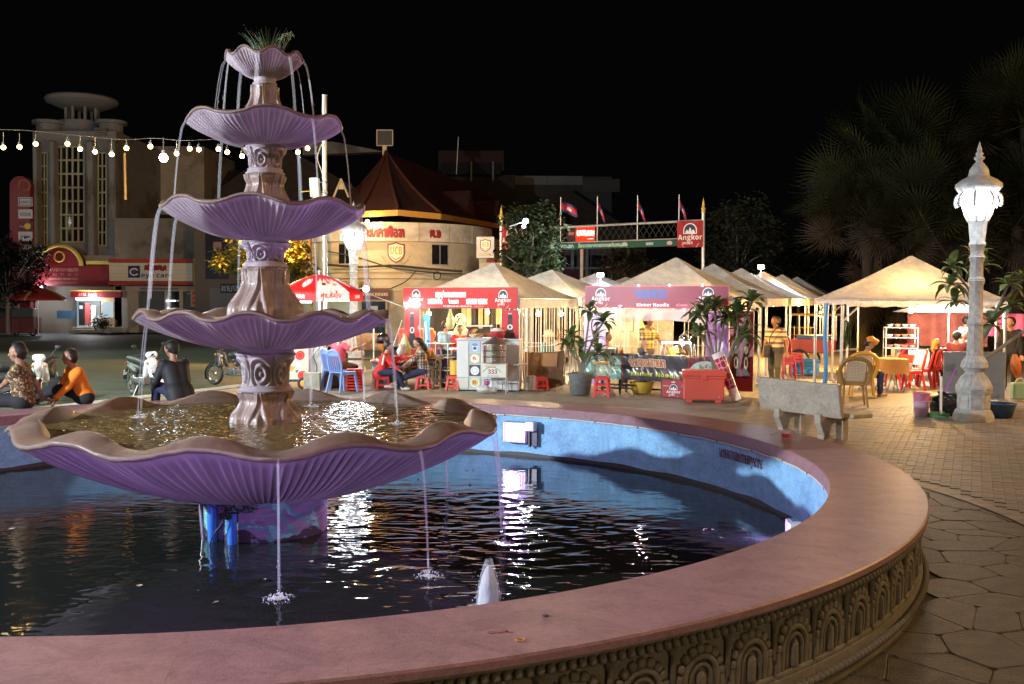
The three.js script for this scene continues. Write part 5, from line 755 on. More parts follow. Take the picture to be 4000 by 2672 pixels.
const lv = thing('string_bag', 'pale nylon bag hanging over the counter near the clock', 'bag', at(1056, 758, -24.5)); mesh('bag', lathe([[0, -0.2], [0.16, -0.16], [0.18, 0], [0.06, 0.2], [0.02, 0.3]], 12), M([0.55, 0.5, 0.4], 0.5, { transmission: 0.4, thickness: 0 }), lv);
const fan = thing('wall_fan', 'small round white fan fixed in the banner stall', 'fan', at(1055, 732, -24.6), -0.2); mesh('cage', tr(new THREE.TorusGeometry(0.13, 0.015, 6, 24), 0, 0, 0), mWhitePaint, fan); mesh('hub', cyl(0.05, 0.05, 0.08, 0, 0, 0, 14, Math.PI / 2), mBlackP, fan); mesh('blade', [0, 1, 2, 3].map((k) => tr(new THREE.SphereGeometry(0.05, 8, 5), 0.07 * Math.cos(k * 1.57), 0.07 * Math.sin(k * 1.57), 0, 0, 0, 0, 1)).map((g) => g), M([0.6, 0.6, 0.5], 0.5), fan);
const ts = thing('hanging_shirts', 'row of bags and a dark sheet hanging at the back right of the banner stall', 'goods', at(1105, 700, -25.6), -TA); for (let k = 0; k < 7; k++) mesh('bag', grid(6, 6, (u, v) => [-0.55 + k * 0.17 + (u - 0.5) * 0.14, -v * (0.55 + 0.1 * Math.sin(k * 3)), 0.03 * Math.sin(u * 6 + k)]), [M([0.5, 0.38, 0.2], 0.5), M([0.55, 0.45, 0.3], 0.5), mBlackP][k % 3], ts);
const bn = thing('feather_flag', 'narrow sky blue ice cream flag at the left post of the banner stall', 'flag', at(978, 868, -23.9).setY(0), -0.4); mesh('cloth', grid(6, 20, (u, v) => [(u - 0.5) * 0.17 * (0.9 + 0.2 * Math.sin(v * 2)), 0.55 + 1.15 * v, 0.02 * Math.sin(v * 9 + u)]), printMat(canvas(32, 128, (x) => { x.fillStyle = '#58b4e4'; x.fillRect(0, 0, 32, 128); x.fillStyle = '#e8f2fa'; x.fillRect(6, 20, 12, 60); x.fillStyle = '#2a6ac0'; x.fillRect(14, 70, 14, 50); }), 0.5), bn); mesh('pole', bar([-0.09, 0, 0], [-0.09, 1.75, 0], 0.012, 6), mWhitePaint, bn);
const hm = thing('cloth_screen', 'sagging brown cloth screen hung between posts at the tent side', 'cloth', at(1201, 806, -23.3), -0.35);
mesh('cloth', grid(28, 20, (u, v) => { const x = u * 1.0, sag = 0.10 * Math.sin(Math.PI * u); return [x, -v * (0.78 + 0.06 * Math.sin(u * 3)) - sag * (0.3 + 0.2 * v) + 0.05 * u, 0.10 * Math.sin(Math.PI * v) + 0.015 * Math.sin(u * 17 + v * 5)]; }), M([0.16, 0.085, 0.04], 0.85, { stain: 2.2, grain: 7 }), hm); mesh('patch', grid(6, 6, (u, v) => [0.45 + u * 0.4, -0.02 - v * 0.3, 0.07 + 0.06 * Math.sin(Math.PI * v * 0.5)]), M([0.36, 0.2, 0.08], 0.8), hm); mesh('post', [bar([0, 0.06, 0], [0, -1.25, 0], 0.015, 6), bar([1.0, 0.1, 0], [1.0, -1.25, 0], 0.015, 6)], mSteel, hm);
stool('red stool on the ground under the brown cloth screen', at(1238, 895, -22.6).setY(0), 0.3, 0.3);
const tin = thing('metal_tin', 'square white tin can under the brown cloth screen', 'tin', at(1215, 895, -22.6).setY(0), 0.2); mesh('can', rbox(0.24, 0.3, 0.22, 0.015, 0, 0.15, 0), M([0.55, 0.5, 0.4], 0.4, { metalness: 0.4 }), tin); mesh('lid', rbox(0.25, 0.02, 0.23, 0.006, 0, 0.31, 0), mSteel, tin);
}
// what stands in and before the noodle stall
{
const cx = at(1490, 880, -21.75), t = thing('noodle_table', 'long dark table hung with a noodle banner in front of the cook', 'table', [cx.x, 0, cx.z], -TB + 0.02);
for (const x of [-1.18, -0.62, 0.32, 0.62, 1.1]) mesh('leg', [beam([x, 0, 0.2], [x, 0.72, 0.2], 0.05, 0.05), beam([x, 0, -0.3], [x, 0.72, -0.3], 0.05, 0.05)], mBlackP, t); mesh('tabletop', rbox(2.6, 0.04, 0.7, 0.01, 0.05, 0.74, -0.05), mWood, t); mesh('stretcher', [beam([-1.2, 0.2, 0.2], [-0.3, 0.2, 0.2], 0.03, 0.04), beam([-1.2, 0.08, -0.3], [1.1, 0.08, -0.3], 0.03, 0.04)], mBlackP, t);
const bt = canvas(1024, 220, (x, w, h) => {
const r = rng(6); x.fillStyle = '#4e4a52'; x.fillRect(0, 0, w, h);
const dish = (cx, cy, R, s) => { x.fillStyle = '#bcd2d0'; x.beginPath(); x.ellipse(cx, cy, R * 1.25, R, 0, 0, 7); x.fill(); for (let i = 0; i < 90; i++) { x.fillStyle = ['#7f9f64', '#d8dcc0', '#8aa8a0', '#c6b878', '#5f7f58'][i % 5]; x.beginPath(); x.ellipse(cx + (r() - 0.5) * R * 1.9, cy + (r() - 0.5) * R * 1.4, 6 + 10 * r(), 4 + 7 * r(), r() * 3, 0, 7); x.fill(); } };
x.fillStyle = '#7fb0a8'; x.fillRect(0, 0, 310, h); dish(180, 90, 100, 1); x.fillStyle = '#7a3a3a'; x.fillRect(826, 0, 198, h); dish(940, 120, 92, 2);
x.strokeStyle = '#f0d8c0'; x.lineWidth = 17; x.lineCap = 'round'; x.lineJoin = 'round'; khText(x, 'nMbpyuckxamer', 370, 36, 62, 0.5); x.strokeStyle = '#b8744a'; x.lineWidth = 8; khText(x, 'nMbpyuckxamer', 370, 36, 62, 0.5); x.font = 'bold 54px sans-serif'; x.textAlign = 'center'; x.lineWidth = 8; x.strokeStyle = '#4a4a20'; x.strokeText('Khmer Noodle', 570, 180); x.fillStyle = '#c8cf4a'; x.fillText('Khmer Noodle', 570, 180);
x.fillStyle = '#c03a3a'; x.fillRect(318, 0, 5, h); x.fillRect(820, 0, 6, h);
});
const b = thing('table_banner', 'creased vinyl banner reading Khmer Noodle hung along the front of the table', 'banner', [cx.x, 0, cx.z], -TB + 0.02);
mesh('vinyl', grid(90, 12, (u, v) => [(u - 0.5) * 2.95 + 0.02, lerp(0.30 + 0.03 * Math.sin(u * 4 + 0.5), 0.86 - 0.02 * Math.sin(u * Math.PI * 3), v), 0.32 + 0.012 * Math.sin(u * 60 + v * 7) * (0.4 + Math.abs(Math.sin(u * 9))) + 0.01 * Math.sin(v * 9)]), printMat(bt, 0.22, 0, { clearcoat: 0.6 }), b); mesh('top_tape', beam([-1.46, 0.86, 0.32], [1.5, 0.86, 0.32], 0.02, 0.02), mBlackP, b); for (let k = 0; k < 6; k++) mesh('eyelet', tr(new THREE.TorusGeometry(0.012, 0.004, 5, 12), -1.4 + k * 0.56, 0.83, 0.345), mSteel, b);
const P = (u, y, n) => V(cx.x + Math.cos(TB) * u - Math.sin(TB) * n, y, cx.z + Math.sin(TB) * u + Math.cos(TB) * n);
const gc = thing('food_cabinet', 'lit glass food cabinet with sloping sides on the noodle table', 'display case', P(0.62, 0.77, 0.05), -TB);
const fr = [[-0.36, 0, 0.2], [0.36, 0, 0.2], [0.36, 0, -0.2], [-0.36, 0, -0.2]], tp = [[-0.31, 0.36, 0.12], [0.31, 0.36, 0.12], [0.31, 0.36, -0.2], [-0.31, 0.36, -0.2]];
for (let k = 0; k < 4; k++) { mesh('frame_post', bar(fr[k], tp[k], 0.012, 6), mSteel, gc); const a = fr[k], bb = fr[(k + 1) % 4], c = tp[k], d = tp[(k + 1) % 4]; mesh('glass_pane', grid(1, 1, (u, v) => [0, 1, 2].map((i) => lerp(lerp(a[i], bb[i], u), lerp(c[i], d[i], u), v))), mGlass, gc); }
mesh('tube_light', rbox(0.66, 0.03, 0.08, 0.01, 0, 0.375, 0.1), glow(TUBE, 7), gc); mesh('roof', rbox(0.66, 0.02, 0.36, 0.006, 0, 0.395, -0.03), mSteel, gc); lamp([0, 0.33, 0.0], TUBE, 1.0, 0.05, gc);
const fr2 = rng(14); for (let k = 0; k < 12; k++) mesh('food', tr(new THREE.SphereGeometry(0.06, 8, 6), -0.26 + 0.05 * k, 0.05 + 0.03 * fr2(), (fr2() - 0.5) * 0.2, 0, fr2() * 3, 0, [1.2, 0.6, 1]), M([[0.7, 0.35, 0.08], [0.6, 0.5, 0.2], [0.5, 0.2, 0.08]][k % 3], 0.6), gc); mesh('paper', box(0.2, 0.16, 0.01, -0.1, 0.2, -0.05, 0.3, 0.2, 0.35), M([0.75, 0.42, 0.08], 0.6), gc);
const pot = thing('cooking_pot', 'aluminium cooking pot with lid at the left of the noodle table', 'pot', P(-0.98, 0.77, 0)); mesh('pot', lathe([[0, 0], [0.17, 0], [0.18, 0.02], [0.18, 0.2], [0.19, 0.205]], 24), mChrome, pot); mesh('lid', lathe([[0.185, 0.2], [0.12, 0.23], [0.02, 0.24], [0.02, 0.27], [0, 0.27]], 24), mSteel, pot); mesh('handle', [tr(new THREE.TorusGeometry(0.03, 0.007, 5, 10, Math.PI), 0.19, 0.16, 0, 0, 0, -1.57), tr(new THREE.TorusGeometry(0.03, 0.007, 5, 10, Math.PI), -0.19, 0.16, 0, 0, 0, 1.57)], mBlackP, pot);
const wok = thing('wok', 'wide black pan on the noodle table beside the cook', 'pan', P(-0.5, 0.77, 0)); mesh('pan', lathe([[0, 0], [0.1, 0.0], [0.24, 0.06], [0.27, 0.1], [0.26, 0.1], [0.1, 0.02], [0, 0.02]], 24), mBlackP, wok); mesh('handle', bar([0.25, 0.09, 0], [0.42, 0.14, 0], 0.014, 6), mBlackP, wok);
for (const [u, n, c, l] of [[-0.78, -0.25, [0.7, 0.6, 0.1], 'yellow capped sauce bottle behind the pots on the noodle table'], [-0.85, -0.28, [0.06, 0.1, 0.4], 'blue sauce bottle behind the pots on the noodle table'], [-0.72, -0.25, [0.6, 0.06, 0.04], 'red sauce bottle behind the pots on the noodle table']]) { const s = thing('sauce_bottle', l, 'bottle', P(u, 0.77, n)); mesh('bottle', lathe([[0, 0], [0.032, 0], [0.034, 0.14], [0.014, 0.19], [0.014, 0.22]], 14), M(c, 0.35), s); mesh('cap', cyl(0.016, 0.014, 0.03, 0, 0.235, 0, 10), M([0.6, 0.5, 0.1], 0.4), s); }
const kt = thing('steel_urn', 'shiny steel urn standing behind the glass food cabinet', 'urn', P(0.66, 0.77, -0.35)); mesh('body', lathe([[0, 0], [0.12, 0], [0.13, 0.4], [0.1, 0.5], [0.04, 0.55], [0, 0.57]], 24), mChrome, kt); mesh('spout', bar([0.1, 0.42, 0], [0.2, 0.52, 0], 0.02, 8), mChrome, kt);
stool('tall red plastic stool with an orange lidded jar on it, before the noodle table', at(1380, 911, -21.05).setY(0), -0.25, 0.44);
const jr = thing('glass_jar', 'square clear jar with an orange lid on the tall red stool', 'jar', at(1380, 911, -21.05).setY(0.44), -0.25); mesh('jar', rbox(0.24, 0.26, 0.24, 0.02, 0, 0.13, 0), M([0.9, 0.95, 0.9], 0.05, { transmission: 0.85, thickness: 0 }), jr); mesh('lid', rbox(0.27, 0.05, 0.27, 0.02, 0, 0.29, 0), M([0.6, 0.28, 0.06], 0.45), jr); mesh('contents', rbox(0.2, 0.06, 0.2, 0.01, 0, 0.04, 0), M([0.4, 0.36, 0.28], 0.7), jr);
const cr = board('red beer crate carton with white badge under the noodle table', 'carton', 'beer_carton', 0.5, 0.36, at(1543, 898, -21.0).setY(0.18), -TB, canvas(256, 192, (x, w, h) => { x.fillStyle = '#a5131c'; x.fillRect(0, 0, w, h); badge(x, 130, 104, 1.7); x.fillStyle = '#d8cfc8'; x.beginPath(); x.ellipse(128, 16, 24, 10, 0, 0, 7); x.fill(); x.fillStyle = '#5a7a9a'; x.beginPath(); x.arc(226, 60, 16, 0, 7); x.fill(); text(x, 'PREMIUM', 42, 60, 14, '#efdcd8'); }), { d: 0.34, back: mRedD });
mesh('flap', [box(0.5, 0.008, 0.16, 0, 0.186, -0.08), box(0.5, 0.008, 0.16, 0, 0.188, -0.26)], mRedD, cr);
cooler('large red plastic cool box on the paving before the noodle stall', at(1612, 921, -20.2).setY(0), -TB + 0.25, 0.86, 0.62, 0.52, M([0.68, 0.10, 0.07], 0.4, { clearcoat: 0.2 }), false);
const rl = thing('rolled_banner', 'rolled pink and white plastic banner leaning beside the red cool box', 'rolled banner', at(1688, 924, -20.3).setY(0)); mesh('roll', [bar([0.0, 0.02, 0.05], [-0.38, 0.98, -0.12], 0.09, 16, 0.13)], printMat(canvas(128, 128, (x) => { x.fillStyle = '#b0214c'; x.fillRect(0, 0, 128, 128); x.strokeStyle = '#e6d2d8'; x.lineWidth = 2; for (let i = 0; i < 9; i++) for (let j = 0; j < 5; j++) { x.beginPath(); x.arc(j * 32 + (i & 1) * 16, i * 16, 10, 0, 7); x.stroke(); } x.fillStyle = '#f0e4e6'; x.fillRect(0, 96, 128, 32); x.fillRect(0, 0, 128, 14); x.fillStyle = '#4a1a2c'; x.fillRect(40, 40, 18, 40); }), 0.3, 0, { clearcoat: 0.5 }), rl); mesh('end_roll', lathe([[0, 0.03], [0.045, 0.0], [0.085, 0.06]], 14, 0, 0, 0.05), M([0.75, 0.72, 0.72], 0.4), rl);
const pb = thing('plastic_bag', 'small crumpled grey bag by the foot of the noodle table', 'bag', at(1399, 903, -21.2).setY(0)); mesh('bag', lathe([[0, 0.2], [0.04, 0.17], [0.1, 0.08], [0.11, 0.02], [0, 0]], 9), M([0.3, 0.24, 0.22], 0.6), pb);
const tub = thing('plastic_tub', 'yellow tub of greens under the noodle table', 'tub', P(-0.2, 0, -0.05)); mesh('tub', lathe([[0, 0.02], [0.2, 0.02], [0.27, 0.26], [0.28, 0.27]], 20), M([0.6, 0.42, 0.06], 0.5), tub); mesh('contents', tr(new THREE.SphereGeometry(0.24, 12, 8), 0, 0.2, 0, 0, 0, 0, [1, 0.5, 1]), M([0.1, 0.08, 0.03], 0.8), tub);
const bg = thing('blue_carton', 'white and blue packet standing under the right of the table', 'packet', P(0.42, 0, 0.1), -TB); mesh('packet', rbox(0.12, 0.3, 0.08, 0.01, 0, 0.17, 0), mWhitePaint, bg); mesh('label_band', rbox(0.124, 0.1, 0.084, 0.006, 0, 0.14, 0), M([0.05, 0.12, 0.4], 0.4), bg);
}
// umbrella cart, sellers' corner left of the banner stall
{
const pc = at(733, 880, -23.4).setY(0), t = thing('parasol', 'large red ice cream parasol with white heart emblems over a seller cart', 'parasol', pc, 0.12);
const R = 1.02, yT = 2.62, yE = 2.20, drop = 0.20, N = 8;
const gore = (k) => { const red = k % 4 !== 1 || false; return red; };
const goreT = (kind) => canvas(256, 256, (x, w, h) => {
x.fillStyle = kind === 1 ? '#e9ded6' : '#d0171b'; x.fillRect(0, 0, w, h);
if (kind === 1) { x.fillStyle = '#d0171b'; x.beginPath(); x.moveTo(0, 0); x.lineTo(256, 0); x.lineTo(256, 96); for (let i = 0; i < 9; i++) x.lineTo(240 - i * 29, i & 1 ? 70 : 112); x.lineTo(0, 96); x.fill(); x.fillStyle = '#5a3030'; x.fillRect(50, 120, 44, 22); x.fillStyle = '#c04a40'; x.fillRect(110, 104, 40, 24); x.fillStyle = '#d8806a'; x.fillRect(170, 124, 40, 20); x.strokeStyle = '#b8301c'; x.lineWidth = 6; x.lineCap = 'round'; thText(x, 'sux..s1gyi2m', 34, 190, 42, 0.72); }
else { heart(x, 128, 120, 1.15); x.strokeStyle = '#f6eef0'; x.lineWidth = 7; x.lineCap = 'round'; thText(x, 'wall', 74, 196, 40, 0.8); }
});
const tg = [goreT(0), goreT(1)];
for (let k = 0; k < N; k++) {
const a0 = k / N * 6.2832, a1 = (k + 1) / N * 6.2832, kind = k === 6 ? 1 : 0;
const g = grid(10, 14, (u, v) => { const a = lerp(a0, a1, u), roof = Math.min(1, v / 0.76), r = R * (0.02 + 0.98 * roof) * (1 - 0.05 * Math.sin(Math.PI * u) * roof), y = yT - (yT - yE) * Math.pow(roof, 1.55) - (v > 0.76 ? drop * (v - 0.76) / 0.24 : 0); return [r * Math.cos(a), y, -r * Math.sin(a)]; });
const uvA = g.attributes.uv; for (let i = 0; i < uvA.count; i++) { uvA.setY(i, 1 - uvA.getY(i)); uvA.setX(i, uvA.getX(i)); }
mesh('canopy_gore', g, Object.assign(printMat(tg[kind], 0.5, 0, { transmission: 0.35, thickness: 0 })), t);
mesh('rib', bar([0, yT - 0.02, 0], [R * Math.cos(a0), yE, -R * Math.sin(a0)], 0.006, 4), mWhitePaint, t);
}
mesh('pole', bar([0, 0, 0], [0, yT + 0.06, 0], 0.02, 8), mWhitePaint, t); mesh('finial', sph(0.035, 0, yT + 0.07, 0, 10), mWhitePaint, t);
mesh('tube_light', [bar([0.15, 2.02, 0.42], [0.78, 2.02, 0.3], 0.02, 8)], glow(TUBE, 12), t); mesh('tube_light', [bar([-0.7, 1.98, 0.3], [-0.15, 1.98, 0.42], 0.02, 8)], glow(TUBE, 12), t); lamp([0.45, 1.95, 0.42], TUBE, 5.5, 0.15, t); lamp([-0.42, 1.92, 0.44], TUBE, 4.5, 0.15, t);
const cp = at(668, 893, -22.6).setY(0), c = thing('ice_cream_cart', 'ice cream cart with a strawberry print and an orange hubbed wheel', 'cart', cp, 0.05);
const pr = canvas(256, 320, (x, w, h) => { x.fillStyle = '#d7cdbb'; x.fillRect(0, 0, w, h); x.fillStyle = '#c81a1e'; x.fillRect(0, 210, 90, 110); for (const [cx, cy, r] of [[40, 40, 34], [70, 90, 44], [190, 80, 36], [205, 270, 34]]) { x.fillStyle = '#cf2a26'; x.beginPath(); x.ellipse(cx, cy, r, r * 1.25, 0.2, 0, 7); x.fill(); x.fillStyle = '#eda08a'; for (let i = 0; i < 12; i++) { x.beginPath(); x.arc(cx + Math.cos(i * 2.4) * r * 0.6, cy + Math.sin(i * 2.4) * r * 0.8, 2.5, 0, 7); x.fill(); } } x.fillStyle = '#efe7d6'; x.beginPath(); x.ellipse(130, 160, 60, 50, 0, 0, 7); x.fill(); x.fillStyle = '#c9a05a'; x.beginPath(); x.moveTo(96, 170); x.lineTo(160, 190); x.lineTo(120, 240); x.fill(); x.fillStyle = '#6a4a70'; x.beginPath(); x.moveTo(150, 226); x.lineTo(180, 216); x.lineTo(165, 250); x.fill(); });
mesh('freezer_box', rbox(0.82, 0.78, 0.55, 0.03, 0, 0.6, -0.28), mRedP, c); mesh('printed_front', face(0.74, 0.76, 0.02, 0.58, 0.005), printMat(pr, 0.4), c); mesh('lid', rbox(0.86, 0.05, 0.6, 0.015, 0, 1.015, -0.28), mWhitePaint, c);
for (const x of [0.28, -0.3]) { const w = mesh('wheel', tr(new THREE.TorusGeometry(0.105, 0.034, 10, 24), x, 0.14, 0.06), mBlackP, c); reuse('hub', lathe([[0, -0.02], [0.075, -0.02], [0.085, 0], [0.075, 0.02], [0, 0.02]].map((q) => q), 16).rotateX(Math.PI / 2), M([0.7, 0.28, 0.02], 0.4), w, [x, 0.14, 0.06]); }
mesh('chassis', [beam([-0.4, 0.2, 0], [0.42, 0.2, 0], 0.05, 0.05), beam([-0.4, 0.2, -0.5], [0.42, 0.2, -0.5], 0.05, 0.05)], mBlackP, c); mesh('push_handle', tube([[0.42, 0.7, -0.05], [0.6, 0.95, -0.05], [0.6, 0.95, -0.5], [0.42, 0.7, -0.5]], 0.014, 6, 24), mSteel, c);
const hs = thing('ice_cream_sign', 'red ice cream sign with white swirl heart over a grey panel', 'sign', at(577, 889, -22.3).setY(0), 0.0); mesh('post', rbox(0.035, 0.86, 0.04, 0.008, -0.19, 0.43, 0), mWhitePaint, hs); mesh('sign_panel', rbox(0.42, 0.46, 0.03, 0.006, 0.03, 0.6, 0), mWhitePaint, hs); mesh('sign_print', face(0.40, 0.44, 0.035, 0.6, 0.018), printMat(canvas(128, 144, (x) => { x.fillStyle = '#c8171d'; x.fillRect(0, 0, 128, 144); heart(x, 58, 56, 0.85); x.strokeStyle = '#fff'; x.lineWidth = 4; thText(x, 'wall', 32, 100, 20, 0.8); }), 0.35), hs); mesh('lower_panel', rbox(0.4, 0.34, 0.025, 0.006, 0.03, 0.19, 0), M([0.06, 0.07, 0.09], 0.4), hs);
const sp = thing('stall_cabinet', 'grey white cabinet with bright lamp top under the parasol', 'cabinet', at(722, 893, -22.9).setY(0), 0.1); mesh('cabinet', rbox(0.34, 1.15, 0.4, 0.015, 0, 0.58, 0), M([0.5, 0.47, 0.42], 0.5, { mottle: 1.5 }), sp); mesh('edge', rbox(0.025, 1.2, 0.42, 0.006, 0.18, 0.6, 0), mWhitePaint, sp); mesh('light_box', rbox(0.36, 0.06, 0.42, 0.01, 0, 1.19, 0), glow(TUBE, 9), sp); mesh('cable', tube([[0.05, 1.1, 0.21], [-0.02, 0.8, 0.21], [0.06, 0.5, 0.21], [0.0, 0.2, 0.22]], 0.006, 5, 20), mBlackP, sp); lamp([0, 1.3, 0.3], TUBE, 2, 0.1, sp);
const cb = thing('cement_block', 'grey cement block on the ground by the cart', 'block', at(716, 893, -22.4).setY(0), 0.1); mesh('block', rbox(0.36, 0.4, 0.3, 0.015, 0, 0.2, 0), mKerb, cb); mesh('recess', rbox(0.2, 0.2, 0.012, 0.004, 0, 0.2, 0.15), mKerb, cb);
const gc = thing('snack_cabinet', 'tall glass snack cabinet with packets behind the blue chairs', 'display case', at(757, 885, -23.2).setY(0), 0.15); mesh('frame', [[-1, 1], [1, 1], [1, -1], [-1, -1]].map(([x, z]) => bar([x * 0.26, 0, z * 0.2], [x * 0.26, 1.25, z * 0.2], 0.012, 6)), mSteel, gc); for (const y of [0.45, 0.7, 0.95, 1.25]) { mesh('shelf', rbox(0.54, 0.02, 0.42, 0.005, 0, y, 0), mSteel, gc); if (y < 1.2) for (let k = 0; k < 4; k++) mesh('packet', rbox(0.09, 0.15, 0.06, 0.012, -0.19 + k * 0.125, y + 0.09, 0.08, 0, k, 0), [mRedP, M([0.6, 0.5, 0.1], 0.4), M([0.3, 0.5, 0.3], 0.4), mWhitePaint][(k + Math.round(y * 4)) % 4], gc); } mesh('cupboard', rbox(0.52, 0.4, 0.4, 0.01, 0, 0.22, 0), M([0.12, 0.09, 0.06], 0.6), gc);
const gt = thing('goods_table', 'low table heaped with trays and wrapped goods between the seated women', 'table', at(925, 880, -23.3).setY(0), 0.05); mesh('tabletop', rbox(1.5, 0.04, 0.7, 0.01, 0, 0.62, 0), M([0.62, 0.52, 0.38], 0.5), gt); for (const [x, z] of [[-1, 1], [1, 1], [1, -1], [-1, -1]]) mesh('leg', beam([x * 0.68, 0, z * 0.3], [x * 0.68, 0.6, z * 0.3], 0.045, 0.045), mSteel, gt); mesh('apron', rbox(1.4, 0.1, 0.02, 0.005, 0, 0.56, 0.33), M([0.1, 0.2, 0.3], 0.6), gt);
const T = (x, y, z) => gt.position.clone().add(V(x, y, z));
const tray = (l, x, y, w, m = mRedP) => { const q = thing('goods_tray', l, 'tray', T(x, y, 0.12), 0.1); mesh('tray', [rbox(w, 0.02, 0.36, 0.006, 0, 0.01, 0), rbox(w, 0.08, 0.015, 0.005, 0, 0.04, 0.18), rbox(w, 0.08, 0.015, 0.005, 0, 0.04, -0.18), rbox(0.015, 0.08, 0.36, 0.005, w / 2, 0.04, 0), rbox(0.015, 0.08, 0.36, 0.005, -w / 2, 0.04, 0)], m, q); for (let k = 0; k < 6; k++) mesh('goods', rbox(0.1, 0.06, 0.12, 0.02, -w / 2 + 0.08 + k * (w - 0.16) / 5, 0.06, 0.04 * Math.sin(k * 4), 0, k, 0.3), [mRedP, M([0.5, 0.35, 0.3], 0.5), mWhitePaint, M([0.25, 0.1, 0.12], 0.5)][k % 4], q); };
tray('long red tray of goods on the table between the seated women', -0.15, 0.65, 0.8); tray('red tray of goods at the right end of the table by the woman in plaid', 0.5, 0.65, 0.48);
const wb = thing('plastic_bag', 'white knotted bag among the trays on the goods table', 'bag', T(-0.05, 0.74, -0.02)); mesh('bag', lathe([[0, 0], [0.1, 0.02], [0.12, 0.12], [0.05, 0.2], [0.08, 0.27]], 10), M([0.75, 0.72, 0.74], 0.4, { transmission: 0.3, thickness: 0 }), wb); mesh('knot', sph(0.03, 0, 0.2, 0, 8), mWhitePaint, wb);
const yb = thing('plastic_bag', 'pale yellow tied bag leaning on the open red cool box', 'bag', T(0.0, 0.72, -0.25)); mesh('bag', lathe([[0, 0], [0.14, 0.02], [0.17, 0.16], [0.06, 0.42], [0.03, 0.46], [0.06, 0.52]], 10), M([0.68, 0.68, 0.36], 0.4, { transmission: 0.3, thickness: 0 }), yb); mesh('knot', sph(0.035, 0, 0.46, 0, 8), M([0.68, 0.68, 0.4], 0.4), yb);
cooler('open pinkish red cool box with its lid up behind the goods table', T(0.22, 0.36, -0.75), 0.1, 0.85, 0.6, 0.5, M([0.70, 0.16, 0.13], 0.4), true);
const bs = thing('bench_rack', 'low dark bench under the open red cool box', 'bench', T(0.22, 0, -0.75), 0.1); mesh('slab', rbox(0.95, 0.05, 0.55, 0.01, 0, 0.34, 0), mWood, bs); for (const x of [-1, 1]) mesh('leg', rbox(0.06, 0.33, 0.5, 0.01, x * 0.4, 0.165, 0), mWood, bs);
const bj = thing('water_jug', 'sky blue plastic canister under the goods table', 'canister', T(-0.1, 0, 0.25)); mesh('body', lathe([[0, 0.02], [0.1, 0.02], [0.11, 0.05], [0.11, 0.5], [0.1, 0.54], [0, 0.55]], 20), M([0.1, 0.42, 0.75], 0.35), bj); mesh('cap', cyl(0.05, 0.05, 0.04, 0, 0.57, 0, 14), mWhitePaint, bj);
const bx = thing('storage_box', 'grey blue plastic box under the goods table behind the girl in red', 'box', T(-0.45, 0, 0.1), 0.1); mesh('box', rbox(0.42, 0.36, 0.36, 0.02, 0, 0.2, 0), M([0.12, 0.25, 0.33], 0.4), bx); mesh('lid', rbox(0.45, 0.04, 0.39, 0.01, 0, 0.4, 0), M([0.14, 0.28, 0.36], 0.4), bx);
const rc = thing('slatted_crate', 'red slatted plastic crate beside the blue chairs', 'crate', at(813, 893, -22.35).setY(0), 0.15); for (let k = 0; k < 7; k++) mesh('slat', rbox(0.36, 0.035, 0.02, 0.006, 0, 0.05 + k * 0.065, 0.15), mRedP, rc); mesh('frame', [rbox(0.03, 0.48, 0.03, 0.006, -0.17, 0.24, 0.15), rbox(0.03, 0.48, 0.03, 0.006, 0.17, 0.24, 0.15), rbox(0.36, 0.02, 0.34, 0.006, 0, 0.48, 0), rbox(0.02, 0.46, 0.32, 0.006, 0.175, 0.24, 0), rbox(0.02, 0.46, 0.32, 0.006, -0.175, 0.24, 0)], mRedP, rc); mesh('back', rbox(0.34, 0.44, 0.012, 0.004, 0, 0.24, -0.15), mRedD, rc);
const mBlueC = M([0.20, 0.32, 0.68], 0.4, { clearcoat: 0.2 });
slatChair('blue plastic chair with a grey lit slatted back nearest the fountain', at(786, 897, -22.0).setY(0), 2.45, mBlueC, 'blue plastic chairs by the parasol'); slatChair('blue plastic chair partly behind the front one under the woman in pink', at(770, 890, -22.65).setY(0), 2.2, mBlueC, 'blue plastic chairs by the parasol');
stool('red stool under the girl in the red tracksuit jacket', [-2.95, 0, -22.72], 0.2, 0.3); stool('red stool under the woman in the plaid shirt', [-2.02, 0, -22.75], -0.1, 0.33);
const bo = thing('juice_bottles', 'pair of orange juice bottles on a plank behind the woman in plaid', 'bottles', at(986, 822, -23.0)); for (const x of [-0.05, 0.06]) mesh('bottle', lathe([[0, 0], [0.045, 0], [0.048, 0.16], [0.02, 0.22], [0.02, 0.25]], 14, x), M([0.7, 0.38, 0.03], 0.3), bo);
const pl = thing('side_table', 'small wooden table behind the woman in plaid', 'table', at(990, 880, -23.0).setY(0)); mesh('tabletop', rbox(0.5, 0.03, 0.4, 0.006, 0, 0.7, 0), mWood, pl); for (const [x, z] of [[-1, 1], [1, 1], [1, -1], [-1, -1]]) mesh('leg', beam([x * 0.2, 0, z * 0.15], [x * 0.2, 0.7, z * 0.15], 0.035, 0.035), mWood, pl);
const ws = thing('shelf_board', 'brown wooden box shelf behind the parasol cart', 'shelf', at(835, 880, -25.0).setY(0)); mesh('board', rbox(0.95, 0.42, 0.3, 0.02, 0, 0.98, 0), M([0.38, 0.2, 0.06], 0.6, { mottle: 2 }), ws); mesh('lower_shelf', rbox(0.95, 0.05, 0.32, 0.01, 0, 0.55, 0), mWood, ws); for (const x of [-1, 1]) mesh('side', rbox(0.04, 0.8, 0.3, 0.01, x * 0.45, 0.4, 0), mWood, ws);
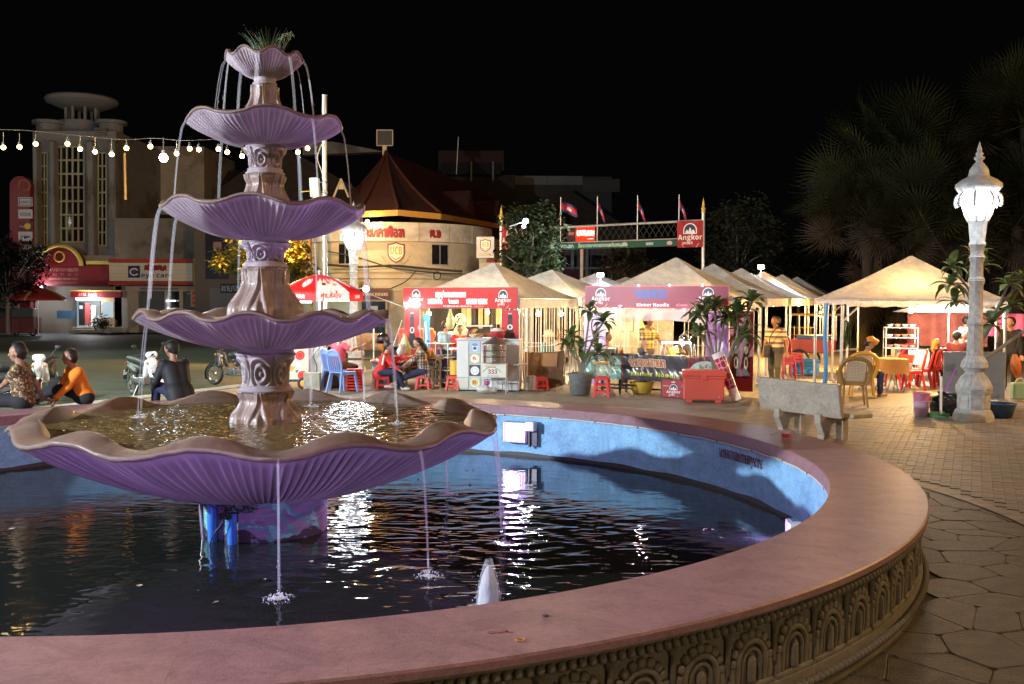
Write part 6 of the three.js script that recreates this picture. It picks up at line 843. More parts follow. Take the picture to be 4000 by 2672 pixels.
const wc = thing('cloth_bundle', 'white striped cloth hanging beside the brown shelf', 'cloth', at(800, 770, -24.4)); mesh('cloth', grid(16, 8, (u, v) => [(u - 0.5) * 0.42 * (0.8 + 0.3 * v), -v * 0.42, 0.03 * Math.sin(u * 28)]), M([0.62, 0.58, 0.52], 0.7, { transmission: 0.2, thickness: 0 }), wc);
const um = thing('white_pole', 'slim white pole standing left of the red banner stall', 'pole', at(857, 880, -23.6).setY(0)); mesh('shaft', bar([0, 0, 0], [0, 1.75, 0], 0.018, 8), mWhitePaint, um); mesh('cap', sph(0.022, 0, 1.75, 0, 8), mWhitePaint, um);
const rp = thing('guy_rope', 'pale guy rope from the corner of the banner stall to the lamp post', 'rope', [0, 0, 0]); const r0 = onA(-1.57, 1.88, 0.1), r1 = at(830, 668, -24.2); mesh('rope', [bar(r0, r1, 0.011, 6)], mWhitePaint, rp); mesh('lower_rope', bar(onA(-1.57, 1.55, 0.1), at(899, 800, -23.2), 0.009, 6), mWhitePaint, rp);
const sl = thing('spot_lamp', 'small bright white lamp beside the far carved lamp post', 'lamp', at(839, 662, -26.5)); mesh('lamp_head', sph(0.085, 0, 0, 0, 12), glow(COOL, 22), sl); mesh('bracket', bar([0, 0, 0], [-0.3, 0.02, -0.3], 0.012, 6), mSteel, sl); lamp([0.02, 0, 0.12], COOL, 8, 0.06, sl);
}
// under the large right tent, the bench, the lamp's foot
{
const mRedC = M([0.36, 0.012, 0.014], 0.38, { clearcoat: 0.3 }), mRedO = M([0.6, 0.09, 0.03], 0.4), mBrownC = M([0.30, 0.17, 0.045], 0.38, { clearcoat: 0.3 }), mCream = M([0.72, 0.58, 0.42], 0.5), mAmber = M([0.55, 0.28, 0.03], 0.4);
armChair('brown plastic armchair with pale perforated back nearest the bench', gnd(1955, 930), 2.95, mBrownC, mCream, 'brown plastic armchairs'); armChair('amber brown plastic armchair just behind the front one at the table', gnd(1975, 908), 2.9, mAmber, mCream, 'brown plastic armchairs');
const bt = (l, p, turn, m) => { const t = thing('market_table', l, 'table', p, turn); mesh('tabletop', rbox(1.1, 0.03, 0.75, 0.008, 0, 0.73, 0), mSteel, t); mesh('cloth', grid(40, 10, (u, v) => { const P = u * 4, k = Math.floor(P) % 4, s = P - Math.floor(P), w = 0.56, d = 0.385, c = [[-w, d], [w, d], [w, -d], [-w, -d], [-w, d]]; const x = lerp(c[k][0], c[k + 1][0], s), z = lerp(c[k][1], c[k + 1][1], s), f = 1 + 0.03 * v * Math.sin(u * 60); return [x * f, 0.75 - v * 0.32, z * f]; }), m, t); mesh('cloth_top', rbox(1.12, 0.012, 0.77, 0.004, 0, 0.752, 0), m, t); for (const x of [-0.35, 0.35]) mesh('leg', [bar([x, 0, 0.3], [x, 0.72, -0.3], 0.014, 6), bar([x, 0, -0.3], [x, 0.72, 0.3], 0.014, 6)], mChrome, t); return t; };
const t1 = gnd(2015, 900).clone(); bt('table with a shiny orange cloth behind the brown armchairs', [t1.x + 0.15, 0, t1.z - 0.4], -0.2, M([0.62, 0.34, 0.12], 0.35, { clearcoat: 0.4 }));
const t2 = gnd(2125, 872); bt('white topped table farther back under the tent among the red chairs', [t2.x, 0, t2.z], -0.3, M([0.5, 0.48, 0.44], 0.45)); const t3 = gnd(2190, 872); bt('table hidden behind the grey board with people seated at it', [t3.x, 0, t3.z + 0.3], 0.2, M([0.45, 0.42, 0.4], 0.5));
const rc = [[2045, 888, 0.9, 'dark red plastic chair beside the orange clothed table'], [2092, 893, 1.2, 'dark red chair nearest the open floor, seen from behind'], [2108, 888, 1.25, 'dark red chair second in the line of red chairs'], [2124, 884, 1.25, 'dark red chair third in the line of red chairs'], [2140, 888, 0.4, 'dark red chair under the blond child'], [2168, 882, -0.3, 'dark red chair behind the left edge of the grey board'], [2080, 868, 2.6, 'dark red chair on the far side of the white table'], [2105, 860, 3.0, 'bright orange red chair at the back by the counter']];
rc.forEach(([px, py, a, l], i) => { const p = gnd(px, py); slatChair(l, p, a + Math.PI, i === 7 ? mRedO : mRedC, 'red plastic chairs under the right tent'); });
[['row of stacked red chairs behind the walking man, front stack', 1795, 868], ['row of stacked red chairs behind the walking man, rear stack', 1812, 862]].forEach(([l, px, py], i) => { const p = gnd(px, py); for (let k = 0; k < 3; k++) { slatChair(['lowest', 'middle', 'topmost'][k] + ' red chair in the ' + (i ? 'rear' : 'front') + ' stack behind the walking man', [p.x, k * 0.09, p.z], 0.5, mRedC, 'stacked red chairs'); } });
const fc = (l, px, py, a) => { const t = thing('folding_chair', l, 'chair', gnd(px, py), a); for (const x of [-0.2, 0.2]) mesh('leg', [bar([x, 0, 0.25], [x, 0.85, -0.22], 0.012, 6), bar([x, 0, -0.25], [x, 0.45, 0.2], 0.012, 6)], mChrome, t); mesh('seat', rbox(0.4, 0.03, 0.36, 0.01, 0, 0.44, 0.02), mRedD, t); mesh('backrest', rbox(0.4, 0.2, 0.03, 0.01, 0, 0.74, -0.17, -0.5, 0, 0), mRedD, t); };
fc('chrome framed folding chair by the orange tablecloth', 2000, 893, 2.2); fc('chrome legged folding chair in front of the red chairs', 2065, 897, -0.9);
const sc = thing('shelf_cabinet', 'white wire and glass shelf with bowls under the right tent', 'shelf', gnd(2062, 866), -0.2); mesh('upright', [[-1, 1], [1, 1], [1, -1], [-1, -1]].map(([x, z]) => bar([x * 0.4, 0, z * 0.2], [x * 0.4, 1.35, z * 0.2], 0.016, 6)), mWhitePaint, sc); const sr = rng(41); for (const y of [0.5, 0.8, 1.08, 1.35]) { mesh('shelf', rbox(0.82, 0.02, 0.42, 0.005, 0, y, 0), mWhitePaint, sc); for (let k = 0; k < 4; k++) mesh('bowl', lathe([[0, 0.01], [0.05, 0.012], [0.09, 0.08]], 12, -0.28 + k * 0.19, y + 0.01, 0.05), [mWhitePaint, M([0.3, 0.5, 0.45], 0.4), M([0.5, 0.2, 0.15], 0.4)][Math.floor(sr() * 3)], sc); }
const ct = thing('food_counter', 'counter with green basin, red tray and bottles under the right tent', 'counter', gnd(2110, 860), -0.15); mesh('counter', rbox(1.5, 0.75, 0.5, 0.02, 0, 0.38, 0), M([0.5, 0.46, 0.4], 0.5), ct); mesh('basin', lathe([[0, 0.77], [0.16, 0.77], [0.22, 0.93]], 18, 0.1, 0, 0), M([0.1, 0.42, 0.33], 0.4), ct); mesh('tray', rbox(0.5, 0.1, 0.3, 0.02, -0.45, 0.82, 0.05), mRedP, ct); for (let k = 0; k < 5; k++) mesh('bottle', lathe([[0, 0.76], [0.035, 0.76], [0.035, 0.9], [0.014, 0.96], [0.014, 1.0]], 10, 0.35 + k * 0.08, 0, 0.05 * Math.sin(k * 3)), [mWhitePaint, M([0.5, 0.25, 0.05], 0.3), M([0.3, 0.1, 0.08], 0.3)][k % 3], ct);
const bk = thing('backdrop_sheet', 'dull red and brown sheets hanging at the back of the right tent', 'sheet', at(2170, 760, -27.0), -TB); mesh('sheet', grid(40, 6, (u, v) => [(u - 0.5) * 2.0, -0.9 * v + 0.5, 0.04 * Math.sin(u * 24)]), M([0.22, 0.05, 0.035], 0.7, { mottle: 0.8 }), bk); mesh('side_sheet', grid(20, 6, (u, v) => [1.0 + u * 1.4, -0.6 * v + 0.5, 0.04 * Math.sin(u * 24)]), M([0.4, 0.06, 0.14], 0.6), bk);
const hp = thing('hanging_plant', 'bunch of dark green leaves hanging on the front left post of the right tent', 'plant', at(1939, 752, -21.9)); const hr = rng(17), hl = grid(2, 5, (u, v) => [(u - 0.5) * 0.07 * Math.sin(Math.PI * clamp(v, 0.05, 0.95)), -v * 0.34, 0.02 * Math.sin(v * 3)]); const mHang = M([0.06, 0.09, 0.02], 0.55); for (let k = 0; k < 26; k++) reuse('leaf', hl, mHang, hp, [(hr() - 0.5) * 0.14, 0.25 - 0.4 * hr(), (hr() - 0.5) * 0.14], [0.5 * (hr() - 0.5), hr() * 6, 0.7 * (hr() - 0.5)]);
const tc = thing('rickshaw_cart', 'red and blue rickshaw cart parked in the passage behind the tents', 'cart', at(1862, 845, -29).setY(0), -0.6); mesh('cabin', [rbox(1.1, 0.4, 0.8, 0.05, 0, 0.75, 0)], M([0.4, 0.07, 0.06], 0.5), tc); mesh('seat', rbox(0.9, 0.12, 0.6, 0.04, 0.05, 1.0, 0), M([0.04, 0.12, 0.3], 0.5), tc); mesh('canopy', rbox(1.3, 0.06, 1.0, 0.02, 0, 1.65, 0), M([0.5, 0.25, 0.06], 0.6), tc); for (const x of [-0.55, 0.55]) for (const z of [-0.4, 0.4]) mesh('post', bar([x, 0.9, z], [x, 1.65, z], 0.015, 6), mSteel, tc); for (const z of [-0.48, 0.48]) { mesh('wheel', tr(new THREE.TorusGeometry(0.3, 0.035, 8, 28), -0.25, 0.33, z), mBlackP, tc); mesh('spoke', [0, 1, 2, 3, 4, 5].map((k) => bar([-0.25, 0.33, z], [-0.25 + 0.3 * Math.cos(k * 1.047), 0.33 + 0.3 * Math.sin(k * 1.047), z], 0.005, 4)), mSteel, tc); } mesh('drawbar', bar([0.5, 0.6, 0], [1.3, 0.7, 0], 0.03, 6), mSteel, tc);
const bb = thing('blue_crate', 'bright blue crate in the passage beside the rickshaw cart', 'crate', at(1845, 850, -27.6).setY(0), -0.4); mesh('crate', rbox(0.7, 0.42, 0.5, 0.03, 0, 0.24, 0), M([0.03, 0.22, 0.5], 0.4), bb); for (let k = 0; k < 4; k++) mesh('slat', rbox(0.72, 0.05, 0.52, 0.01, 0, 0.1 + k * 0.1, 0), M([0.04, 0.27, 0.58], 0.4), bb);
const gr = thing('wire_stand', 'wire display stand in the passage beyond the walking man', 'rack', at(1838, 840, -30).setY(0), -0.3); mesh('wire', [0, 1, 2, 3, 4, 5].flatMap((k) => [bar([-0.4 + k * 0.16, 0, 0], [-0.4 + k * 0.16, 1.3, 0], 0.008, 5), bar([-0.4, 0.15 + k * 0.22, 0], [0.4, 0.15 + k * 0.22, 0], 0.008, 5)]), M([0.4, 0.3, 0.1], 0.5), gr); mesh('base', rbox(0.85, 0.05, 0.4, 0.01, 0, 0.03, 0), mWood, gr);
const th = thing('tent_pole', 'extra white tent pole with a blue rope at the front left of the right tent', 'pole', gnd(1925, 912)); mesh('shaft', bar([0, 0, 0], [0.02, 1.95, 0], 0.03, 10), mWhitePaint, th); mesh('strut', bar([0.01, 1.6, 0], [0.5, 2.0, -0.2], 0.018, 6), mWhitePaint, th); mesh('foot_plate', box(0.14, 0.012, 0.14, 0, 0.01, 0), mSteel, th);
const br = thing('blue_cover', 'sky blue plastic wrapped round the front left pole of the right tent', 'plastic sheet', [7.2 - 0.28, 0, -22.05]); mesh('wrap', tube([[0, 0.05, 0], [0.02, 0.7, 0.02], [-0.01, 1.4, 0.01], [0.03, 2.0, 0]], 0.05, 8, 24), M([0.05, 0.24, 0.62], 0.4), br);
}
{
const mB = M([0.50, 0.44, 0.36], 0.75, { speck: 0.8, grain: 6, bump: 0.004 }), mBY = M([0.52, 0.46, 0.31], 0.7, { mottle: 1.4, grain: 6 });
const A = gnd(1895, 1012), B = gnd(1787, 994), t = thing('concrete_bench', 'weathered concrete bench seen from behind beside the pool coping', 'bench', [(A.x + B.x) / 2, 0, (A.z + B.z) / 2]);
const dx = A.x - B.x, dz = A.z - B.z; t.rotation.y = Math.atan2(-dz, dx); t.position.y = -0.005;
const L = 1.66;
const bk = rbox(L, 0.50, 0.07, 0.02, 0, 0, 0); tr(bk, 0.0, 0.62, 0.10, 0.16, 0, 0); mesh('backrest', bk, mB, t);
mesh('seat', rbox(1.55, 0.07, 0.40, 0.02, 0.12, 0.405, -0.28), mBY, t);
for (const x of [-0.42, 0.42]) { const g = extr([[-0.13, 0], [0.07, 0], [0.04, 0.1], [0.13, 0.28], [0.13, 0.40], [0.03, 0.46], [-0.03, 0.37], [-0.38, 0.37], [-0.38, 0.32], [-0.1, 0.26], [-0.05, 0.1]], 0.10, 0.008); g.rotateY(-Math.PI / 2); g.translate(x + 0.05, 0, 0); mesh('support', g, mB, t); mesh('front_foot', rbox(0.16, 0.37, 0.12, 0.015, x + 0.0, 0.185, -0.36), mB, t); }
}
{
const bk = (l, px, py, m1, m2, s = 1) => { const t = thing('bucket', l, 'bucket', gnd(px, py)); mesh('bucket', lathe([[0, 0.005], [0.105 * s, 0.005], [0.135 * s, 0.26 * s], [0.14 * s, 0.265 * s]], 24), m1, t); mesh('rim', tr(new THREE.TorusGeometry(0.14 * s, 0.01, 6, 24), 0, 0.265 * s, 0, Math.PI / 2), m2, t); return t; };
const p1 = bk('pale pink plastic bin under a darker pink one left of the lamp foot', 2111, 955, M([0.62, 0.36, 0.48], 0.45), M([0.55, 0.3, 0.4], 0.45), 1.05); mesh('upper_bin', lathe([[0.135, 0.24], [0.145, 0.42], [0.15, 0.425], [0.14, 0.42], [0.13, 0.26]], 24), M([0.5, 0.14, 0.24], 0.45), p1);
const bg = thing('rubbish_bag', 'bulging black rubbish bag beside the lamp foot', 'rubbish bag', gnd(2168, 952)); mesh('bag', grid(36, 18, (u, v) => { const a = u * 6.2832, b = v * Math.PI, r = 0.29 * (1 + 0.22 * noise3.noise(Math.cos(a) * Math.sin(b) * 2.4, Math.cos(b) * 2.6, Math.sin(a) * Math.sin(b) * 2.4)); return [r * Math.sin(b) * Math.cos(a), Math.max(0, 0.2 + r * 0.75 * Math.cos(b)), r * Math.sin(b) * Math.sin(a)]; }, true), M([0.012, 0.012, 0.015], 0.25), bg); mesh('tie', rbox(0.08, 0.06, 0.05, 0.02, -0.12, 0.42, 0, 0.3, 0, 0.4), mBlackP, bg);
const br = thing('broom', 'broom with violet handle leaning on the lamp post', 'broom', gnd(2150, 952)); mesh('handle', bar([-0.02, 0.08, 0], [0.36, 0.86, -0.12], 0.012, 8), M([0.42, 0.06, 0.5], 0.4), br); mesh('head', rbox(0.2, 0.1, 0.06, 0.02, -0.06, 0.07, 0.02, 0, 0, 0.45), M([0.3, 0.06, 0.12], 0.6), br); mesh('bristles', box(0.18, 0.07, 0.05, -0.1, 0.02, 0.02, 0, 0, 0.3), M([0.25, 0.05, 0.1], 0.8), br);
const dp = thing('dustpan', 'green dustpan with a tall white handle by the pink bin', 'dustpan', gnd(2150, 957)); mesh('pan', [box(0.3, 0.01, 0.22, 0.0, 0.012, 0.02, 0.05, 0, 0), rbox(0.3, 0.09, 0.015, 0.005, 0, 0.05, -0.09), rbox(0.015, 0.07, 0.2, 0.005, -0.15, 0.04, 0), rbox(0.015, 0.07, 0.2, 0.005, 0.15, 0.04, 0)], M([0.12, 0.3, 0.17], 0.45), dp); mesh('handle', bar([0.08, 0.05, -0.08], [0.09, 0.72, -0.12], 0.022, 10), mWhitePaint, dp);
const bs = thing('plastic_basin', 'dark blue plastic basin at the right of the lamp foot', 'basin', gnd(2288, 957)); mesh('basin', lathe([[0, 0.01], [0.22, 0.01], [0.28, 0.24], [0.3, 0.25]], 26), M([0.02, 0.07, 0.17], 0.4), bs); mesh('rim', tr(new THREE.TorusGeometry(0.295, 0.012, 6, 28), 0, 0.25, 0, Math.PI / 2), M([0.02, 0.08, 0.2], 0.4), bs);
const bd = thing('grey_board', 'tall grey blue metal board standing behind the lamp post', 'board', gnd(2228, 925), -0.06); mesh('board', rbox(1.20, 0.92, 0.05, 0.012, 0.02, 0.56, 0), M([0.16, 0.20, 0.25], 0.45, { stain: 0.8 }), bd); for (const x of [-0.5, 0.5]) mesh('leg', rbox(0.05, 0.2, 0.05, 0.008, x, 0.1, 0.0), mSteel, bd); mesh('frame', [rbox(1.24, 0.025, 0.06, 0.006, 0.02, 1.03, 0), rbox(1.24, 0.025, 0.06, 0.006, 0.02, 0.1, 0)], M([0.22, 0.26, 0.3], 0.4, { metalness: 0.4 }), bd);
const gb = thing('green_bag', 'pale green woven bag on the ground at the right edge', 'bag', gnd(2336, 918)); mesh('bag', rbox(0.34, 0.36, 0.2, 0.05, 0, 0.2, 0), M([0.25, 0.45, 0.36], 0.6, { grain: 20 }), gb); mesh('handle', tr(new THREE.TorusGeometry(0.09, 0.012, 6, 16, Math.PI), 0, 0.37, 0), mWhitePaint, gb);
const sb = thing('orange_sack', 'bright orange cloth sack hanging at the right edge', 'sack', at(2325, 838, -17.4)); mesh('sack', grid(20, 10, (u, v) => { const a = u * 6.2832, r = 0.09 * Math.sin(Math.PI * (0.12 + 0.8 * v)); return [r * Math.cos(a) + 0.05 * v, 0.2 - 0.42 * v, r * Math.sin(a)]; }, true), M([0.62, 0.14, 0.02], 0.6), sb); mesh('strap', bar([0, 0.2, 0], [0.1, 0.6, 0], 0.01, 5), mBlackP, sb);
}
{
const cp = thing('plastic_cup', 'clear plastic cup standing on the far coping', 'cup', gnd(1827, 1010, RIM)); mesh('cup', lathe([[0, 0.002], [0.032, 0.002], [0.045, 0.115], [0.048, 0.118]], 20), M([0.95, 0.95, 0.95], 0.08, { transmission: 0.85, thickness: 0 }), cp); mesh('rim', tr(new THREE.TorusGeometry(0.047, 0.003, 5, 20), 0, 0.118, 0, Math.PI / 2), mWhitePaint, cp);
const tb = thing('yoghurt_tub', 'small white tub with red band beside the clear cup on the coping', 'tub', gnd(1801, 1005, RIM)); mesh('tub', lathe([[0, 0.002], [0.04, 0.002], [0.047, 0.08], [0.052, 0.082]], 20), M([0.75, 0.72, 0.72], 0.4), tb); mesh('red_band', lathe([[0.0425, 0.012], [0.0465, 0.055]], 20), M([0.6, 0.05, 0.05], 0.4), tb);
const sp = thing('drinking_straw', 'pale thin stick lying against the white tub on the coping', 'straw', gnd(1780, 997, RIM)); mesh('shaft', bar([-0.09, 0.008, 0.05], [0.10, 0.075, 0.05], 0.006, 6), M([0.65, 0.55, 0.4], 0.6), sp); mesh('tip', bar([0.1, 0.075, 0.05], [0.125, 0.084, 0.05], 0.0075, 6), M([0.7, 0.6, 0.5], 0.6), sp);
const b1 = thing('crown_cap', 'dark crown cap lying on the front coping', 'bottle cap', gnd(1250, 1412, RIM)); mesh('cap', cyl(0.014, 0.012, 0.007, 0, 0.0045, 0, 14), M([0.04, 0.04, 0.06], 0.4), b1); mesh('skirt', tr(new THREE.TorusGeometry(0.014, 0.0025, 5, 16), 0, 0.003, 0, Math.PI / 2), M([0.05, 0.05, 0.07], 0.4), b1);
const b2 = thing('rubber_band', 'small orange rubber band on the front coping', 'rubber band', gnd(1192, 1468, RIM)); mesh('band', tr(new THREE.TorusGeometry(0.017, 0.0032, 6, 20), 0, 0.004, 0, Math.PI / 2, 0, 0, [1.2, 1, 0.8]), M([0.5, 0.22, 0.03], 0.5), b2); mesh('end', sph(0.005, 0.02, 0.005, 0, 6), M([0.5, 0.22, 0.03], 0.5), b2);
const b3 = thing('red_strip', 'thin dark red strip of litter on the front coping', 'litter', gnd(1140, 1450, RIM), 0.25); mesh('strip', grid(8, 1, (u, v) => [(u - 0.5) * 0.09, 0.004 + 0.003 * Math.sin(u * 7), (v - 0.5) * 0.012]), M([0.25, 0.03, 0.03], 0.5), b3); mesh('fold', box(0.014, 0.006, 0.01, 0.04, 0.006, 0.004, 0, 0.4, 0), M([0.28, 0.04, 0.03], 0.5), b3);
}
// the people
{
const OR = cloth([0.75, 0.21, 0.012]), BK = cloth([0.012, 0.012, 0.014]), NV = cloth([0.02, 0.025, 0.07]), RD = cloth([0.58, 0.028, 0.025]), PK = cloth([0.52, 0.06, 0.09]), LB = cloth([0.42, 0.62, 0.75]), GY = cloth([0.10, 0.105, 0.12]), WH = cloth([0.7, 0.7, 0.68]), MR = cloth([0.2, 0.04, 0.05]), BE = cloth([0.5, 0.38, 0.22]);
const SH = M([0.1, 0.08, 0.07], 0.5), SW = M([0.6, 0.58, 0.6], 0.5);
const L = Math.PI / 2;
person('young woman in a brown floral blouse sitting on the pool coping, looking left', [-6.55, 0, -13.35], -L + 0.15, { seat: RIM, h: 1.60, lean: 0.06, side: 0.05, female: 1, shirt: mFloral, trousers: BK, sleeve: 'short', hands: [[-0.18, 0.72, 0.46], [-0.38, RIM + 0.03, -0.16]], elbow: [[0.6, -0.5, -0.3], [-0.4, 0, -1]], feet: [[0.05, 0.62, 0.83], [-0.10, 0.62, 0.85]], knees: [[0.3, 1, 0.2], [0, 1, 0.2]], hyaw: 0.15, hpitch: 0.02, dark: 1, cell: 0.016, shoes: SH, flat: 1, tall: 1 });
person('boy in an orange long sleeved shirt leaning on his hands on the coping', [-6.02, 0, -14.0], -L + 0.8, { seat: RIM, h: 1.45, lean: 0.34, shirt: OR, trousers: BK, sleeve: 'long', hands: [[0.05, RIM + 0.035, 0.46], [-0.24, RIM + 0.035, 0.30]], elbow: [[0.5, 0, -0.6], [-0.8, 0, -0.4]], feet: [[-0.42, RIM + 0.07, 0.50], [-0.52, RIM + 0.07, 0.40]], knees: [[0, 1, 0.3], [0, 1, 0.1]], hyaw: -0.25, hpitch: -0.05, cell: 0.015, dark: 1, shoes: SH, tall: 1 });
person('man in a puffy black jacket hunched on the far coping beside the scooter', [-4.86, 0, -14.55], -L - 0.75, { seat: RIM, h: 1.64, lean: 0.35, shirt: M([0.012, 0.012, 0.014], 0.7), trousers: NV, sleeve: 'long', long: 1, hands: [[0.16, 0.72, 0.42], [-0.14, 0.72, 0.42]], feet: [[0.12, 0.35, 0.52], [-0.12, 0.3, 0.5]], hpitch: 0.35, hyaw: 0.25, cell: 0.018, dark: 1, shoes: SH });
const g1 = person('girl in a red tracksuit jacket on a stool looking at her phone', [-2.98, 0, -22.72], L - 0.15, { seat: 0.30, h: 1.48, lean: 0.30, female: 1, shirt: RD, trousers: NV, sleeve: 'long', long: 1, hands: [[0.06, 0.62, 0.46], [-0.2, 0.42, 0.52]], feet: [[0.08, 0.07, 0.48], [-0.12, 0.07, 0.56]], hair: 'bun', hpitch: 0.42, cell: 0.017, shoes: SW });
mesh('sleeve_stripe', g1.sh.slice(1).map((p) => bar(p.clone().add(V(-0.07, 0.02, 0.02)), p.clone().add(V(-0.1, -0.2, -0.02)), 0.02, 6)), WH, g1.t);
const ph = thing('mobile_phone', 'dark phone in the hands of the girl in red', 'phone', [-2.44, 0.66, -22.76], L); mesh('case', rbox(0.07, 0.14, 0.01, 0.004, 0, 0, 0, -0.7, 0, 0), mBlackP, ph); mesh('screen', box(0.06, 0.125, 0.002, 0, 0.006, -0.006, -0.7, 0, 0), glow([0.5, 0.6, 0.8], 0.6), ph);
person('woman in a plaid shirt on a red stool bending to her outstretched leg', [-2.0, 0, -22.78], -L + 0.2, { seat: 0.33, h: 1.60, lean: 0.22, female: 1, shirt: mPlaid, trousers: NV, sleeve: 'long', long: 1, hands: [[0.05, 0.50, 0.52], [-0.16, 0.42, 0.42]], feet: [[0.04, 0.07, 0.86], [-0.08, 0.07, 0.80]], pants: 'crop', hair: 'long', hpitch: 0.40, cell: 0.017, shoes: SW });
person('woman in a pink red top seen from behind the blue chairs, reaching right', [-3.98, 0, -22.75], Math.PI - 0.7, { seat: 0.46, h: 1.62, lean: 0.12, female: 1, shirt: PK, trousers: cloth([0.1, 0.05, 0.03]), sleeve: 'short', hands: [[0.25, 0.8, 0.35], [-0.45, 0.98, 0.30]], hyaw: -0.3, hpitch: 0.2, cell: 0.018, shoes: SW });
person('boy in a pale blue shirt and jeans standing at the white counter', gnd(1020, 885).setY(0), 0.75, { h: 1.52, lean: 0.05, shirt: LB, trousers: cloth([0.035, 0.03, 0.18]), hands: [[0.1, 0.98, 0.38], [-0.2, 0.72, 0.12]], hyaw: 0.3, cell: 0.018, shoes: mBlackP });
person('child peeping over the counter behind the fruit bowl', [-1.22, 0, -23.5], 0.1, { h: 1.42, shirt: RD, trousers: NV, hpitch: 0.1, cell: 0.022 });
person('woman in purple at the back of the banner stall by the rack', [-1.95, 0, -24.4], 0.6, { h: 1.5, seat: 0.5, shirt: cloth([0.16, 0.03, 0.08]), trousers: NV, cell: 0.022, female: 1, dark: 1 });
const wr = thing('motorcycle_helmet', 'black helmet hanging behind the red cool box', 'helmet', at(878, 779, -24.6)); mesh('shell', tr(new THREE.SphereGeometry(0.17, 18, 12, 0, 6.283, 0, 2.1), 0, 0, 0), M([0.01, 0.01, 0.012], 0.2), wr); mesh('visor', tr(new THREE.SphereGeometry(0.172, 14, 8, 0.6, 1.9, 1.1, 0.6), 0, 0, 0.002), M([0.05, 0.05, 0.06], 0.1), wr);
const hat = person('woman in a pale sun hat seated behind the brown cloth screen', at(1247, 840, -24.6).setY(0), 0.9, { seat: 0.45, h: 1.55, lean: 0.2, female: 1, shirt: cloth([0.05, 0.2, 0.3]), trousers: NV, hpitch: 0.3, hair: 'none', cell: 0.022 });
{ const p = hat.hp(0, 0.05, 0); mesh('hat', [tr(new THREE.SphereGeometry(0.115, 16, 8, 0, 6.3, 0, 1.7), p.x, p.y + 0.02, p.z), tr(lathe([[0.09, 0.02], [0.18, -0.03], [0.19, -0.035]], 20), p.x, p.y, p.z)], M([0.7, 0.62, 0.5], 0.7), hat.t); }
person('dark haired woman in pale pink seated behind the sun hat woman', at(1286, 838, -25.2).setY(0), -0.8, { seat: 0.45, h: 1.58, shirt: cloth([0.6, 0.45, 0.4]), trousers: NV, cell: 0.022, female: 1, dark: 1 });
const ck = person('young cook in a yellow plaid shirt standing at the noodle table', [3.06, 0, -22.75], 0.72, { h: 1.67, lean: 0.06, shirt: mPlaidY, trousers: GY, sleeve: 'short', hands: [[0.46, 0.86, 0.34], [-0.22, 0.80, 0.22]], hyaw: 0.55, cell: 0.016, tall: 1 });
person('woman in orange pink seated at the left inside the noodle stall', at(1390, 830, -23.9).setY(0), 1.2, { seat: 0.45, h: 1.56, female: 1, shirt: cloth([0.55, 0.2, 0.14]), trousers: NV, hair: 'long', cell: 0.02, dark: 1 });
const wm = person('man in a striped polo shirt with a black shoulder bag walking past the tents', gnd(1776, 890).setY(0), -0.6, { h: 1.66, shirt: mStripe, trousers: cloth([0.09, 0.085, 0.075]), hands: [[0.3, 0.86, 0.1], [-0.26, 0.8, 0.1]], feet: [[0.12, 0.075, 0.16], [-0.1, 0.075, -0.14]], hyaw: -0.45, cell: 0.017, dark: 1, shoes: mBlackP });
const sb = thing('shoulder_bag', 'black shoulder bag on the hip of the man in stripes', 'bag', wm.t.position.clone().add(V(-0.19, 0.88, 0.06)), -0.6); mesh('bag', rbox(0.14, 0.3, 0.24, 0.03), mBlackP, sb); mesh('strap', tube([[0.02, 0.14, 0], [0.1, 0.35, 0.12], [0.24, 0.56, 0.06], [0.28, 0.5, -0.1]], 0.012, 5, 24), mBlackP, sb);
const cpn = person('person in a tan shirt and orange cap seated at the orange table', at(1972, 850, -21.6).setY(0), L - 0.4, { seat: 0.43, h: 1.6, lean: 0.3, shirt: BE, trousers: NV, sleeve: 'long', hpitch: 0.25, cell: 0.02, dark: 1 });
{ const p = cpn.hp(0, 0.045, 0), q = cpn.hp(0, 0.05, 0.16), r = cpn.hp(0, 0.07, 0.09); mesh('cap', [tr(new THREE.SphereGeometry(0.112, 16, 8, 0, 6.3, 0, 1.6), p.x, p.y + 0.005, p.z), tr(new THREE.SphereGeometry(0.09, 12, 6), (q.x + r.x) / 2, (q.y + r.y) / 2, (q.z + r.z) / 2, 0, 0, 0, 1).scale(1, 1, 1)].slice(0, 1).concat([bar(r, q, 0.07, 10, 0.05)].map((g) => g)), M([0.62, 0.22, 0.02], 0.6), cpn.t); }
const bl = person('blond child in dark clothes with an orange bag on a red chair', gnd(2142, 888).setY(0), 1.9, { seat: 0.46, h: 1.3, shirt: BK, trousers: MR, hair: 'long', hairMat: M([0.5, 0.22, 0.03], 0.5), hyaw: -0.2, cell: 0.019 });
person('dark haired person in dull red seated behind the grey board', gnd(2190, 885).setY(0), 2.6, { seat: 0.46, h: 1.62, shirt: MR, trousers: NV, cell: 0.02, dark: 1 });
person('second person behind the grey board beside the lamp post, face turned', gnd(2204, 880).setY(0), 0.4, { seat: 0.46, h: 1.6, shirt: cloth([0.3, 0.1, 0.08]), trousers: NV, cell: 0.02 });
const wt = person('waiter in a white shirt and dark cap standing under the right tent', gnd(2198, 868).setY(0), 1.7, { h: 1.64, lean: 0.3, shirt: WH, trousers: BK, sleeve: 'long', cell: 0.02, hpitch: 0.2, dark: 1 });
person('person in black standing at the right edge beyond the lamp post', gnd(2312, 895).setY(0), -0.6, { h: 1.66, shirt: BK, trousers: BK, sleeve: 'long', hyaw: -0.6, cell: 0.02 });
}
